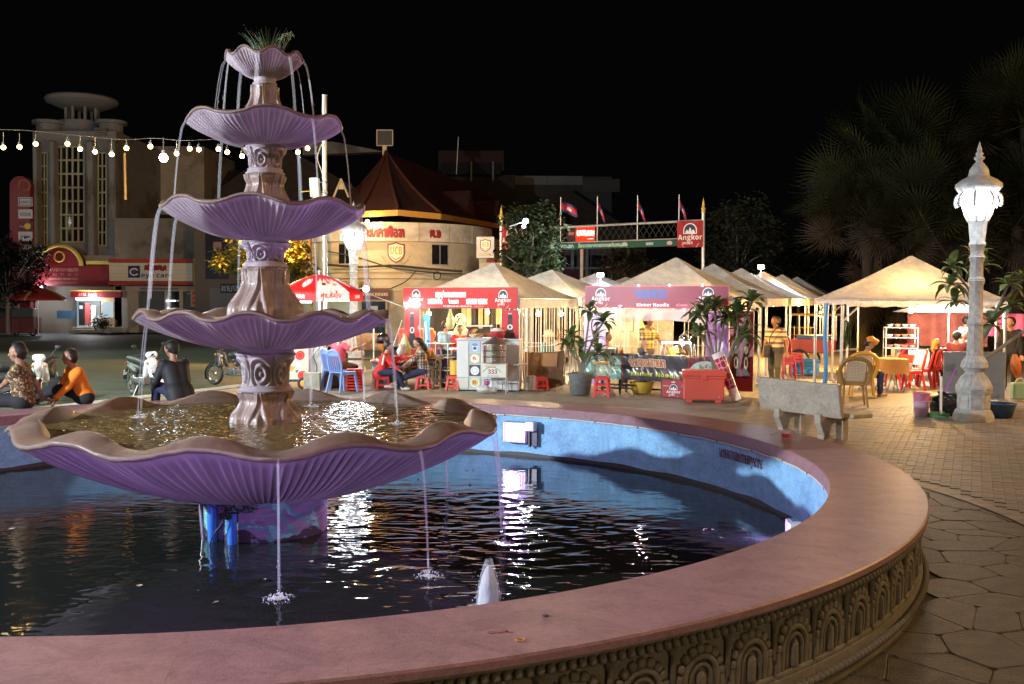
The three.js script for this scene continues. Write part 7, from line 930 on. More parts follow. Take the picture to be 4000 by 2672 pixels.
// motorcycles
function motorbike(label, p, turn, o = {}) {
const t = thing(o.name || 'motorcycle', label, o.cat || 'motorcycle', p, turn), body = o.body || mBlackP, rr = o.r || 0.28, wb = 0.62;
const wheel = (z) => { mesh('tyre', tr(new THREE.TorusGeometry(rr - 0.04, 0.042, 10, 28), 0, rr, z, 0, Math.PI / 2), mBlackP, t); mesh('wheel_rim', [tr(new THREE.TorusGeometry(rr - 0.085, 0.012, 6, 28), 0, rr, z, 0, Math.PI / 2), cyl(0.05, 0.05, 0.09, 0, rr, z, 14, 0, 0, Math.PI / 2), ...[0, 1, 2, 3, 4, 5].map((k) => bar([0, rr, z], [0, rr + (rr - 0.085) * Math.cos(k * 1.047), z + (rr - 0.085) * Math.sin(k * 1.047)], 0.008, 5))], mChrome, t); };
wheel(wb); wheel(-wb);
mesh('fork', [bar([0.06, rr, wb], [0.07, 0.82, wb - 0.17], 0.018, 8), bar([-0.06, rr, wb], [-0.07, 0.82, wb - 0.17], 0.018, 8)], mChrome, t);
mesh('front_fender', grid(14, 6, (u, v) => { const a = -0.5 + u * 2.4, w = (v - 0.5) * 0.11; return [w, rr + (rr + 0.012) * Math.sin(a) - Math.abs(w) * 0.3, wb + (rr + 0.012) * Math.cos(a)]; }), body, t);
mesh('leg_shield', sdfMesh([[0.13, 0.5, 0.34, 0.10, 0.80, 0.40, 0.05, 0.05], [-0.13, 0.5, 0.34, -0.10, 0.80, 0.40, 0.05, 0.05], [0, 0.75, 0.48, 0, 0.9, 0.44, 0.09, 0.075], [0, 0.5, 0.42, 0, 0.7, 0.46, 0.07, 0.08]], 0.022, 0.05), body, t);
mesh('tail_body', sdfMesh([[0, 0.62, -0.1, 0, 0.72, -0.72, 0.10, 0.06], [0.07, 0.55, -0.2, 0.06, 0.66, -0.6, 0.07, 0.05], [-0.07, 0.55, -0.2, -0.06, 0.66, -0.6, 0.07, 0.05]], 0.022, 0.04), o.tail || body, t);
mesh('seat', sdfMesh([[0, 0.76, 0.05, 0, 0.80, -0.25, 0.09, 0.10], [0, 0.80, -0.25, 0, 0.83, -0.66, 0.10, 0.075]], 0.02, 0.03), mBlackP, t);
mesh('engine', [rbox(0.2, 0.2, 0.3, 0.04, 0, 0.36, 0.02), cyl(0.07, 0.07, 0.26, 0, 0.32, 0.02, 14, 0, 0, Math.PI / 2), rbox(0.12, 0.12, 0.5, 0.03, 0, 0.36, -0.35)], M([0.25, 0.25, 0.26], 0.35, { metalness: 0.8 }), t);
mesh('exhaust', [bar([0.12, 0.28, 0.1], [0.15, 0.28, -0.3], 0.025, 8), bar([0.15, 0.29, -0.3], [0.17, 0.38, -0.85], 0.042, 10, 0.05)], mChrome, t);
mesh('handlebar', [tube([[0.33, 0.95, 0.32], [0.2, 0.97, 0.40], [0, 0.94, 0.43], [-0.2, 0.97, 0.40], [-0.33, 0.95, 0.32]], 0.013, 6, 20), bar([0.33, 0.95, 0.32], [0.24, 0.965, 0.375], 0.02, 8), bar([-0.33, 0.95, 0.32], [-0.24, 0.965, 0.375], 0.02, 8)], mBlackP, t);
mesh('head_cover', sdfMesh([[0.06, 0.95, 0.45, -0.06, 0.95, 0.45, 0.075, 0.075]], 0.02, 0.02), body, t); mesh('headlight', tr(new THREE.SphereGeometry(0.06, 12, 8), 0, 0.94, 0.50, 0, 0, 0, [1.2, 0.8, 0.7]), o.light ? glow([0.8, 0.85, 1], 3) : mChrome, t);
for (const s of [1, -1]) { mesh('mirror', [bar([s * 0.2, 0.97, 0.4], [s * 0.32, 1.13, 0.36], 0.007, 5), tr(new THREE.SphereGeometry(0.05, 10, 6), s * 0.34, 1.16, 0.355, 0, 0, 0, [1.2, 0.85, 0.3])], mBlackP, t); mesh('indicator', sph(0.03, s * 0.12, 0.78, 0.47, 8), M([0.55, 0.25, 0.03], 0.3), t); mesh('footrest', bar([s * 0.08, 0.3, 0.05], [s * 0.24, 0.3, 0.05], 0.016, 6), mBlackP, t); mesh('shock', bar([s * 0.1, rr + 0.03, -wb], [s * 0.1, 0.62, -wb + 0.1], 0.02, 8), mChrome, t); }
mesh('rear_fender', grid(12, 4, (u, v) => { const a = Math.PI * 0.35 + u * 1.9, w = (v - 0.5) * 0.13; return [w, rr + (rr + 0.03) * Math.sin(a), -wb + (rr + 0.03) * Math.cos(a)]; }), mBlackP, t); mesh('tail_light', rbox(0.12, 0.06, 0.04, 0.012, 0, 0.72, -0.78), mRedD, t); mesh('number_plate', rbox(0.16, 0.12, 0.01, 0.003, 0, 0.5, -0.86, 0.3, 0, 0), mWhitePaint, t); mesh('side_stand', bar([-0.1, 0.28, -0.1], [-0.22, 0.02, -0.14], 0.012, 6), mSteel, t);
if (o.lean) t.rotation.z = o.lean; return t;
}
const SY = -0.13;
const mWhiteB = M([0.75, 0.76, 0.8], 0.18, { clearcoat: 1 });
motorbike('white scooter parked at the kerb facing the pool beside the man in black', gnd(322, 912, SY).add(V(0, 0, -0.3)), 0.78, { body: mWhiteB, r: 0.29, name: 'scooter', cat: 'scooter', lean: 0.06, tail: mBlackP });
motorbike('white and chrome motorcycle with lit headlamp behind the woman in floral', gnd(88, 925, SY).add(V(-0.05, 0, -0.4)), 0.22, { body: mWhiteB, light: 1, tail: mBlackP });
motorbike('black motorcycle at the left edge with only its seat showing', gnd(-28, 935, SY).add(V(0, 0, 0)), -1.1, {});
motorbike('black motorcycle parked at the kerb beside the ice cream sign', gnd(535, 884, SY), -2.05, { body: M([0.025, 0.025, 0.03], 0.2, { clearcoat: 1 }) });
motorbike('small dark motorcycle parked across the street before the shops', gnd(57, 770, SY), 1.2, {});
// mast, string of lamps, wires
{
const mp = gnd(745, 880).setY(0), t = thing('steel_mast', 'tall bare galvanised steel mast behind the fountain', 'mast', mp);
const top = at(744, 219, mp.z).sub(mp); mesh('shaft', bar([0, 0, 0], top, 0.062, 16, 0.058), M([0.62, 0.62, 0.64], 0.3, { metalness: 0.8 }), t); mesh('top_cap', cyl(0.062, 0.062, 0.03, top.x, top.y, top.z, 16), mSteel, t); mesh('collar', [3.0, 4.6].map((y) => cyl(0.075, 0.075, 0.06, top.x * y / top.y, y, 0, 16)), mSteel, t);
const q = (px, py) => at(px, py, mp.z + 0.15).sub(mp); const eq = thing('wall_box', 'white equipment box tied to the mast with loose cables', 'equipment box', at(722, 430, mp.z + 0.05)); mesh('box', rbox(0.22, 0.46, 0.2, 0.03, 0, 0, 0, 0, 0, 0.06), mWhitePaint, eq); mesh('lamp_glass', tr(new THREE.SphereGeometry(0.08, 12, 8), 0.02, -0.24, 0.02), M([0.7, 0.7, 0.72], 0.2), eq); mesh('bracket', bar([0.1, 0.12, 0], [0.24, 0.16, -0.05], 0.015, 6), mSteel, eq);
mesh('cable', tube([q(738, 330), q(728, 360), q(738, 395), q(745, 425), q(738, 455), q(748, 470)], 0.012, 5, 30), M([0.6, 0.5, 0.3], 0.5), t); mesh('cable', tube([q(690, 440), q(712, 440), q(718, 462), q(720, 480)], 0.012, 5, 24), M([0.55, 0.38, 0.06], 0.5), t); mesh('strap', [bar(q(735, 415), q(750, 418), 0.012, 6), bar(q(735, 440), q(750, 444), 0.012, 6)], mBlackP, t);
}
{
const Z = -20.5, wire = [[-40, 296], [0, 297], [60, 299], [130, 306], [200, 313], [290, 320], [350, 317], [420, 322], [500, 320], [560, 326], [640, 330], [700, 334], [744, 338]].map(([x, y]) => at(x, y, Z));
const t = thing('string_lights', 'sagging string of glowing warm bulbs across the left of the plaza', 'string lights', [0, 0, 0]);
mesh('wire', tube(wire, 0.006, 4, 120), M([0.05, 0.035, 0.02], 0.7), t); const sph1 = fin(sph(0.046, 0, 0, 0, 12)), gb = glow([1, 0.56, 0.16], 34), gc = glow([0.75, 0.88, 1], 70);
const B = [[8, 338], [45, 337], [82, 330], [155, 330], [184, 342], [218, 348], [256, 354], [290, 340], [345, 336], [405, 352], [435, 341], [456, 343], [501, 342], [521, 349], [555, 358], [683, 349], [705, 340]];
B.forEach(([x, y], i) => { const p = at(x, y, Z), m = reuse('bulb', sph1, gb, t, [p.x, p.y, p.z]); let wy = 297 + Math.max(0, x) * 0.052; const w = at(x, Math.min(y - 10, wy + 6), Z); mesh('drop_wire', bar(w, p.clone().add(V(0, 0.05, 0)), 0.004, 4), M([0.3, 0.2, 0.08], 0.6), t); mesh('bulb_socket', cyl(0.03, 0.025, 0.06, p.x, p.y + 0.07, p.z, 10), mBlackP, t); if (i % 3 === 1) lamp(p, [1, 0.6, 0.2], 5, 0.045, t); });
const c = at(375, 362, Z + 0.1), cl = thing('flood_bulb', 'single bright cold white lamp hanging among the warm bulbs', 'lamp', c); mesh('bulb', sph(0.085, 0, 0, 0, 12), gc, cl); mesh('socket', cyl(0.03, 0.03, 0.08, 0, 0.12, 0, 10), mBlackP, cl); mesh('wire', bar([0, 0.14, 0], [0, 0.42, 0], 0.008, 5), mBlackP, cl); lamp([0, 0, 0], COOL, 14, 0.08, cl);
const fp = thing('flag_pole', 'slim pole lit orange under the bulbs on the far roof', 'pole', at(288, 458, -40)); const fh = 104 / 2288 * 40; mesh('shaft', bar([0, 0, 0], [-0.02, fh, 0], 0.05, 8), M([0.6, 0.42, 0.16], 0.5), fp); mesh('cap', sph(0.06, -0.02, fh, 0, 8), M([0.6, 0.42, 0.16], 0.5), fp);
}
// plants in leaf
const mLeafF = [[0.075, 0.13, 0.035], [0.10, 0.16, 0.045], [0.055, 0.10, 0.03], [0.13, 0.17, 0.06]].map((c) => M(c, 0.45, { transmission: 0.18, thickness: 0 })), mBark = M([0.26, 0.23, 0.19], 0.8, { mottle: 4, grain: 12, bump: 0.005 });
const leafG = [0.30, 0.24, 0.19].map((L) => grid(4, 8, (u, v) => { const w = L * 0.40 * Math.pow(Math.sin(Math.PI * clamp(0.08 + v * 0.88, 0, 1)), 0.8), s = u * 2 - 1; return [s * w * 0.5, Math.sin(v * 1.6) * L * 0.35 - v * v * L * 0.35 + Math.abs(s) * w * 0.12, v * L]; })).map(fin);
function frangipani(label, p, branches, sd, o = {}) {   // branches: lists of points, a whorl of leaves at each tip
const t = thing('frangipani_shrub', label, 'shrub', p), r = rng(sd); const base = t.position;
for (const b of branches) {
const pts = b.map((q) => q.clone().sub(base)), rad = o.rad || 0.03; mesh('branch', new THREE.TubeGeometry(new THREE.CatmullRomCurve3(pts), 14, rad * (b.thin || 1), 7), mBark, t); if (b.bare) continue;
const tip = pts[pts.length - 1], n = o.n || 13;
for (let k = 0; k < n; k++) { const a = k * 2.4 + r(), el = 0.85 - 1.75 * (k / n) + 0.3 * (r() - 0.5); reuse('leaf', leafG[Math.floor(r() * 3)], mLeafF[Math.floor(r() * 4)], t, [tip.x, tip.y - 0.03 * (k / n), tip.z], null, [o.s || 1, o.s || 1, o.s || 1]).rotation.set(-el, a, (r() - 0.5) * 0.5, 'YXZ'); }
}
return t;
}
{
const pz = -21.5, pp = gnd(1330, 905).setY(0), pot = thing('plant_pot', 'large round grey plant pot between the two stalls', 'plant pot', pp); mesh('pot', lathe([[0, 0.01], [0.21, 0.01], [0.26, 0.40], [0.28, 0.42], [0.285, 0.47], [0.26, 0.475], [0.24, 0.42]], 28), M([0.16, 0.165, 0.17], 0.7, { mottle: 3, grain: 8 }), pot); mesh('soil', cyl(0.245, 0.245, 0.02, 0, 0.42, 0, 24), M([0.03, 0.022, 0.015], 0.95), pot); mesh('band', [tr(new THREE.TorusGeometry(0.222, 0.006, 5, 28), 0, 0.1, 0, Math.PI / 2), tr(new THREE.TorusGeometry(0.235, 0.006, 5, 28), 0, 0.2, 0, Math.PI / 2)], M([0.13, 0.13, 0.14], 0.7), pot); const wr = rng(2); for (let k = 0; k < 12; k++) mesh('weed', grid(1, 4, (u, v) => [0.2 * Math.cos(k) + (u - 0.5) * 0.012 + 0.05 * v * v * Math.cos(k * 2), 0.43 + 0.1 * v, 0.2 * Math.sin(k)]), mLeafF[1], pot);
const A = (x, y, dz = 0) => at(x, y, pp.z + dz), b0 = A(1330, 860);
frangipani('dark leaved frangipani in the grey pot between the stalls', pp, [[b0, A(1338, 820), A(1345, 770), A(1352, 712, 0.1)], [b0, A(1345, 815), A(1362, 775), A(1382, 738, 0.2)], [b0, A(1325, 830), A(1318, 800), A(1308, 772, 0.15)], [b0, A(1340, 840), A(1360, 820), A(1372, 806, 0.3)], [b0, A(1328, 830), A(1312, 815), A(1300, 792, -0.2)], [b0, A(1345, 835), A(1338, 812), A(1330, 800, 0.3)], [b0, A(1330, 840), A(1350, 800), A(1366, 772, -0.3)]], 51, { rad: 0.02, s: 1.15, n: 14 });
const q0 = gnd(1700, 905).setY(0), Q = (x, y, dz = 0) => at(x, y, -20.9 + dz);
frangipani('green frangipani shrub spreading over the right end of the noodle stall', [q0.x - 0.2, 0, -20.9], [[Q(1662, 840), Q(1680, 790), Q(1700, 755), Q(1722, 690, 0.1)], [Q(1662, 840), Q(1678, 800), Q(1690, 770), Q(1690, 720, 0.2)], [Q(1640, 905), Q(1642, 820), Q(1640, 760), Q(1640, 700, 0.2)], [Q(1640, 880), Q(1630, 790), Q(1618, 750), Q(1602, 720, 0.2)], [Q(1640, 880), Q(1625, 800), Q(1612, 780), Q(1600, 765, 0.1)], [Q(1640, 870), Q(1650, 790), Q(1655, 760), Q(1662, 730, -0.2)], [Q(1662, 840), Q(1690, 795), Q(1700, 780), Q(1706, 768, 0)], [Q(1640, 860), Q(1630, 800), Q(1620, 745), Q(1618, 700, -0.2)]], 52, { rad: 0.024, s: 1.4, n: 18 });
const w0 = gnd(2215, 930).setY(0), W = (x, y, dz = 0) => at(x, y, -18.1 + dz), trunk = [W(2210, 910), W(2222, 850), W(2290, 800), W(2352, 756)]; trunk.bare = 1; trunk.thin = 1.3;
frangipani('frangipani tree with big green leaves behind the lamp post at the right edge', [w0.x, 0, -18.1], [trunk, [W(2215, 880), W(2225, 760), W(2228, 680), W(2180, 612, 0.2)], [W(2228, 700), W(2215, 670), W(2200, 655), W(2178, 650, 0.3)], [W(2226, 740), W(2226, 680), W(2224, 620), W(2232, 588, -0.2)], [W(2226, 700), W(2240, 650), W(2245, 630), W(2250, 610, -0.1)], [W(2222, 850), W(2262, 740), W(2290, 700), W(2310, 650, 0.2)], [W(2290, 700), W(2310, 680), W(2330, 660), W(2345, 640, 0.1)], [W(2262, 740), W(2280, 720), W(2300, 712), W(2318, 700, 0.3)], [W(2215, 860), W(2240, 800), W(2258, 770), W(2275, 742, 0.3)], [W(2228, 700), W(2205, 690), W(2195, 690), W(2188, 690, 0.1)]], 53, { rad: 0.026, s: 1.2, n: 13 });
}
function leafTree(label, p, h, crown, sd, cols, o = {}) {
const t = thing('street_tree', label, 'tree', p), r = rng(sd), limbs = [], top = [];
const cl = []; for (let k = 0; k < (o.clusters || 26); k++) { let x, y, z; do { x = r() * 2 - 1; y = r() * 2 - 1; z = r() * 2 - 1; } while (x * x + y * y + z * z > 1); cl.push([crown[0] + x * crown[3], crown[1] + y * crown[4], crown[2] + z * crown[3]]); }
const fork = V(crown[0] * 0.5, Math.max(0.5, crown[1] - crown[4] * 0.9), crown[2] * 0.5); limbs.push(bar([0, 0, 0], fork, o.r || 0.13, 9, (o.r || 0.13) * 0.7));
cl.forEach((c, i) => { if (i % 3 === 0) limbs.push(tube([fork, fork.clone().lerp(V(...c), 0.5).add(V(0, 0.25, 0)), V(...c)], (o.r || 0.13) * 0.25, 5, 10)); });
mesh('trunk', limbs, mBark, t);
const N = o.leaves || 3600, pos = [], nor = [], col = [], s0 = o.leaf || 0.13;
for (let i = 0; i < N; i++) {
const c = cl[i % cl.length], R = (o.cr || 0.55) * (0.6 + 0.6 * ((i % cl.length * 7.31) % 1)); let x, y, z; do { x = r() * 2 - 1; y = r() * 2 - 1; z = r() * 2 - 1; } while (x * x + y * y + z * z > 1);
const P = V(c[0] + x * R, c[1] + y * R * 0.75, c[2] + z * R), a = r() * 6.28, b = (r() - 0.6) * 1.6, d = V(Math.cos(a) * Math.cos(b), Math.sin(b), Math.sin(a) * Math.cos(b)), n = V(r() - 0.5, 1, r() - 0.5).normalize(), w = d.clone().cross(n).normalize(), s = s0 * (0.6 + 0.8 * r());
const A = P.clone(), B = P.clone().addScaledVector(d, s * 0.5).addScaledVector(w, s * 0.24), C = P.clone().addScaledVector(d, s), D = P.clone().addScaledVector(d, s * 0.5).addScaledVector(w, -s * 0.24), k = cols[Math.floor(r() * cols.length)], q = 0.75 + 0.5 * r();
for (const v of [A, B, C, A, C, D]) { pos.push(v.x, v.y, v.z); nor.push(n.x, n.y, n.z); col.push(k[0] * q, k[1] * q, k[2] * q); }
}
const g = new THREE.BufferGeometry(); g.setAttribute('position', new THREE.Float32BufferAttribute(pos, 3)); g.setAttribute('normal', new THREE.Float32BufferAttribute(nor, 3)); g.setAttribute('uv', new THREE.Float32BufferAttribute(new Float32Array(pos.length / 3 * 2), 2)); g.setAttribute('color', new THREE.Float32BufferAttribute(col, 3));
mesh('crown', g, M([1, 1, 1], 0.55, { vertexColors: true, transmission: 0.2, thickness: 0 }), t); return t;
}
const GR = [[0.05, 0.085, 0.025], [0.035, 0.06, 0.02], [0.07, 0.10, 0.03]], YE = [[0.42, 0.34, 0.04], [0.30, 0.26, 0.03], [0.2, 0.19, 0.03]], DK = [[0.03, 0.045, 0.018], [0.04, 0.05, 0.02], [0.02, 0.03, 0.012]];
leafTree('dark green tree behind the banner stall in front of the banner arch', at(1215, 700, -33).setY(0), 5, [0, 3.7, 0, 0.85, 1.5], 61, GR, { leaves: 4200, clusters: 30, cr: 0.5, leaf: 0.2 });
leafTree('dark green tree right of the banner arch post behind the tents', at(1690, 700, -42).setY(0), 6, [0, 4.6, 0, 1.3, 1.9], 62, DK, { leaves: 5200, clusters: 36, cr: 0.7, leaf: 0.22 });
leafTree('brownish dark tree between the banner arch and the tents', at(1445, 700, -44).setY(0), 4, [0, 3.6, 0, 1.3, 1.0], 63, [[0.07, 0.05, 0.015], [0.05, 0.045, 0.015]], { leaves: 2600, clusters: 20, cr: 0.6, leaf: 0.2 });
leafTree('yellow lit flowering tree behind the fountain column beside the parasol', at(620, 700, -36).setY(0), 4.5, [-0.15, 3.45, 0, 1.75, 0.95], 64, YE, { leaves: 5600, clusters: 44, cr: 0.55, leaf: 0.24 });
leafTree('black silhouetted tree at the left edge before the shops', at(18, 700, -56).setY(0), 5, [0, 3.6, 0, 1.8, 1.9], 65, [[0.006, 0.008, 0.004]], { leaves: 3600, clusters: 24, cr: 0.9, leaf: 0.3 });
leafTree('dim tree far behind the tents left of the palms', at(1830, 700, -58).setY(0), 6, [0, 4.4, 0, 2.4, 1.9], 66, DK, { leaves: 4200, clusters: 28, cr: 1.0, leaf: 0.3 });
for (const [x, y, l] of [[470, 757, 'low bush by the shop steps across the street'], [236, 757, 'small potted bush before the lit cash booth across the street']]) leafTree(l, at(x, y, -60).setY(0), 1, [0, 0.6, 0, 0.7, 0.4], 67 + x, [[0.12, 0.10, 0.03]], { leaves: 700, clusters: 8, cr: 0.4, leaf: 0.2, r: 0.05 });
const frondG = [0, 1, 2].map((k) => { const pos = [], r = rng(80 + k), n = 34; for (let i = 0; i < n; i++) { const a = (i / (n - 1) - 0.5) * 4.3, L = 0.95 * (1 - 0.22 * Math.abs(a) / 2) * (0.85 + 0.25 * r()), w = 0.034, dz = 0.16 * Math.cos(a) - 0.05, p = (q, o) => [Math.sin(a + o) * L * q, Math.cos(a + o) * L * q, dz * q * q * (q > 0.8 ? 1.6 : 1) + 0.02 * (i & 1)]; pos.push(...p(0.02, 0), ...p(0.6, -w), ...p(0.6, w), ...p(0.6, -w), ...p(1, 0), ...p(0.6, w)); } pos.push(-0.012, 0.02, 0, 0.012, 0.02, 0, 0.012, -1.15, -0.12, -0.012, 0.02, 0, 0.012, -1.15, -0.12, -0.012, -1.15, -0.12); const g = new THREE.BufferGeometry(); g.setAttribute('position', new THREE.Float32BufferAttribute(pos, 3)); g.computeVertexNormals(); return fin(g); });
const mFrond = [[0.011, 0.014, 0.006], [0.008, 0.0105, 0.005], [0.017, 0.018, 0.006]].map((c) => M(c, 0.9, { specularIntensity: 0.15 })), mDead = M([0.014, 0.009, 0.005], 0.9);
function fanPalm(label, p, h, R, sd, n = 42) {
const t = thing('fan_palm', label, 'palm tree', p), r = rng(sd); mesh('trunk', new THREE.TubeGeometry(new THREE.CatmullRomCurve3([V(0, 0, 0), V(0.1, h * 0.5, 0), V(0, h, 0)]), 12, 0.2, 9), mDead, t);
for (let k = 0; k < n; k++) { const a = k * 2.39996, f = k / n, el = 1.35 - 1.75 * f + 0.3 * (r() - 0.5), L = R * (0.55 + 0.25 * r()), d = V(Math.cos(a) * Math.cos(el), Math.sin(el), Math.sin(a) * Math.cos(el)); const m = reuse('frond', frondG[k % 3], f > 0.9 ? mDead : mFrond[Math.floor(r() * 3)], t, [d.x * L, h + d.y * L, d.z * L], null, [R * 0.62, R * 0.62, R * 0.62]); m.quaternion.setFromUnitVectors(V(0, 1, 0), d); m.rotateY(r() * 6.28); }
for (let k = 0; k < 16; k++) { const a = k * 0.7, d = V(Math.cos(a) * 0.4, -0.92, Math.sin(a) * 0.4); const m = reuse('dead_frond', frondG[k % 3], mDead, t, [d.x * 0.6 * R * 0.5, h - (0.3 + 0.55 * (k % 3)) * R, d.z * 0.6 * R * 0.5], null, [R * 0.5, R * 0.5, R * 0.4]); m.quaternion.setFromUnitVectors(V(0, 1, 0), d.normalize()); }
}
[[2045, 405, -38, 2.9, 'tall fan palm at the left front of the dark palm grove'], [1985, 500, -37, 2.3, 'lower fan palm at the left edge of the palm grove'], [2170, 415, -39, 2.8, 'fan palm in the middle of the grove behind the lamp post'], [2110, 520, -36, 2.5, 'low fan palm above the peak of the large right tent'], [2290, 370, -40, 2.9, 'fan palm right of the lamp post'], [2352, 290, -36, 2.4, 'highest fan palm cut by the right edge'], [2330, 520, -35, 2.4, 'fan palm low at the right edge behind the frangipani']].forEach(([x, y, z, R, l], i) => { const p = at(x, y, z); fanPalm(l, [p.x, 0, p.z], p.y, R, 90 + i); });
// buildings across the street
const mWallG = M([0.34, 0.34, 0.33], 0.85, { stain: 0.12, grain: 0.8, bump: 0.01 }), mWallC = M([0.48, 0.44, 0.36], 0.85, { stain: 0.15, grain: 1 }), mWallY = M([0.60, 0.52, 0.38], 0.8, { stain: 0.16, grain: 1.2 }), mMull = M([0.55, 0.53, 0.32], 0.6), mDarkGlass = M([0.012, 0.012, 0.018], 0.08, { clearcoat: 1 }), mRoofR = M([0.075, 0.021, 0.015], 0.75, { mottle: 0.7, grain: 2 }), mRoofD = M([0.09, 0.065, 0.05], 0.8, { mottle: 0.5 }), mShutter = M([0.16, 0.165, 0.17], 0.5, { metalness: 0.4 }), mSignR = M([0.22, 0.008, 0.015], 0.5), mYel = M([0.62, 0.50, 0.10], 0.5);
function building(name, label, px, z, cat = 'building') {
const p = at(px, 700, z).setY(0), t = thing(name, label, cat, p), S = -z / FP;
const R = (x0, y0, x1, y1, d, dz = 0, rad = 0) => { const a = at(x0, y0, z + dz), b = at(x1, y1, z + dz), w = Math.abs(b.x - a.x), h = Math.abs(b.y - a.y); const g = rad ? new RoundedBoxGeometry(w, h, d, 1, rad) : new THREE.BoxGeometry(w, h, d); return tr(g, (a.x + b.x) / 2 - p.x, (a.y + b.y) / 2, dz - d / 2); };
const F = (x0, y0, x1, y1, dz) => { const a = at(x0, y0, z + dz), b = at(x1, y1, z + dz); return face(Math.abs(b.x - a.x), Math.abs(b.y - a.y), (a.x + b.x) / 2 - p.x, (a.y + b.y) / 2, dz); };
const Q = (x, y, dz = 0) => at(x, y, z + dz).sub(p);
const win = (x0, y0, x1, y1, nx, ny, mw = 0.06, dz = 0.06, mm = mMull) => { const w = mesh('window', R(x0, y0, x1, y1, 0.1, 0.03), mDarkGlass, t); const gs = []; for (let i = 0; i <= nx; i++) { const x = lerp(x0, x1, i / nx); gs.push(bar(Q(x, y0, dz), Q(x, y1, dz), mw, 5)); } mesh('mullion', gs, mm, w); const hs = []; for (let j = 0; j <= ny; j++) { const y = lerp(y0, y1, j / ny); hs.push(bar(Q(x0, y, dz + 0.02), Q(x1, y, dz + 0.02), mw, 5)); } mesh('transom', hs, mm, w); return w; };
return { t, R, F, Q, win, p, z };
}
{ // tower building with the disc crown, bank on its ground floor
const b = building('tower_building', 'grey corner tower building with tall gridded windows and a round disc crown', 170, -64);
mesh('wall', b.R(75, 300, 272, 762, 10), mWallG, b.t);
for (const [x0, x1] of [[72, 87], [110, 126], [194, 215], [245, 266]]) mesh('pilaster', b.R(x0, 320, x1, 600, 0.9, 0.9, 0.2), mWallG, b.t);
b.win(88, 350, 109, 563, 3, 7); b.win(127, 336, 193, 555, 5, 7, 0.07); b.win(216, 350, 244, 563, 3, 7);
const c = b.Q(188, 240, -3); mesh('crown_disc', lathe([[0, -0.25], [1.3, -0.3], [2.2, 0.05], [2.3, 0.25], [2.2, 0.42], [0, 0.75]], 32, c.x, c.y, c.z), mWallG, b.t);
for (let k = 0; k < 8; k++) { const a = k * 0.785 + 0.2; mesh('crown_post', bar([c.x + 1.0 * Math.cos(a), c.y - 0.2, c.z + 1.0 * Math.sin(a)], [c.x + 1.0 * Math.cos(a), c.y - 1.6, c.z + 1.0 * Math.sin(a)], 0.11, 7), mWallG, b.t); }
const d = b.Q(178, 300, -3); mesh('drum', cyl(1.5, 1.4, 1.1, d.x + 0.2, d.y, d.z, 28), mWallG, b.t); mesh('drum', cyl(2.6, 2.6, 0.7, d.x + 0.2, d.y - 0.8, d.z, 28), mWallG, b.t);
for (const x of [112, 255]) { const q = b.Q(x, 300, -1.5); mesh('corner_drum', [cyl(0.75, 0.75, 1.5, q.x, q.y - 0.3, q.z, 20), cyl(1.0, 1.0, 0.2, q.x, q.y + 0.5, q.z, 20)], mWallG, b.t); }
for (let k = 0; k < 5; k++) mesh('louvre', b.R(216, 293 + k * 4, 243, 295 + k * 4, 0.3, 0.2), mWallG, b.t);
mesh('string_course', b.R(70, 585, 275, 600, 1.0, 1.0), mWallC, b.t);
const s = building('bank_front', 'dark red bank front with arched sign and lit cash machine booth', 165, -62, 'shop front');
mesh('fascia', s.R(77, 608, 250, 656, 0.8, 0.4), mSignR, s.t);
const arc = []; for (let i = 0; i <= 18; i++) { const a = Math.PI * i / 18, q = s.Q(147 + 50 * Math.cos(a), 610 - 46 * Math.sin(a)); arc.push([q.x, q.y]); } const ag = extr(arc, 0.6); mesh('arch', ag, mSignR, s.t); mesh('arch_trim', tube(arc.map(([x, y]) => [x, y, 0.65]), 0.14, 6, 40), mYel, s.t); mesh('fascia_trim', s.R(197, 598, 250, 606, 0.9, 0.5), mYel, s.t);
mesh('sign_lettering', s.F(80, 610, 248, 655, 0.406), printMat(canvas(512, 140, (x, w, h) => { x.fillStyle = '#6d0f16'; x.fillRect(0, 0, w, h); x.strokeStyle = '#a06a5a'; x.lineWidth = 5; khText(x, 'tnaakarsnaNpak', 100, 14, 24, 0.8); x.lineWidth = 3; khText(x, 's b c t', 120, 50, 18, 2); text(x, 'CANADIA BANK PLC.', 200, 92, 22, '#b07a6a'); x.lineWidth = 2; khText(x, 'naamrksbanktharas', 130, 112, 14, 0.9); }), 0.5), s.t);
const em = s.Q(136, 588, 0.72); mesh('emblem', tr(new THREE.TorusGeometry(0.3, 0.06, 6, 20), em.x, em.y, em.z), mYel, s.t);
mesh('wall', s.R(80, 656, 280, 764, 3, -0.3), M([0.2, 0.17, 0.14], 0.8), s.t); mesh('pillar', s.R(262, 656, 280, 762, 1.0, 0.5), mWallC, s.t);
mesh('booth_fascia', s.R(162, 668, 276, 682, 0.9, 0.9), mSignR, s.t); mesh('booth_trim', s.R(160, 665, 277, 668, 0.95, 0.95), mYel, s.t); mesh('booth_sign', s.F(176, 668, 226, 681, 0.906), printMat(canvas(256, 64, (x) => { x.fillStyle = '#7d1118'; x.fillRect(0, 0, 256, 64); text(x, 'ATM  bank', 128, 34, 44, '#c98a7a'); }), 0.5), s.t);
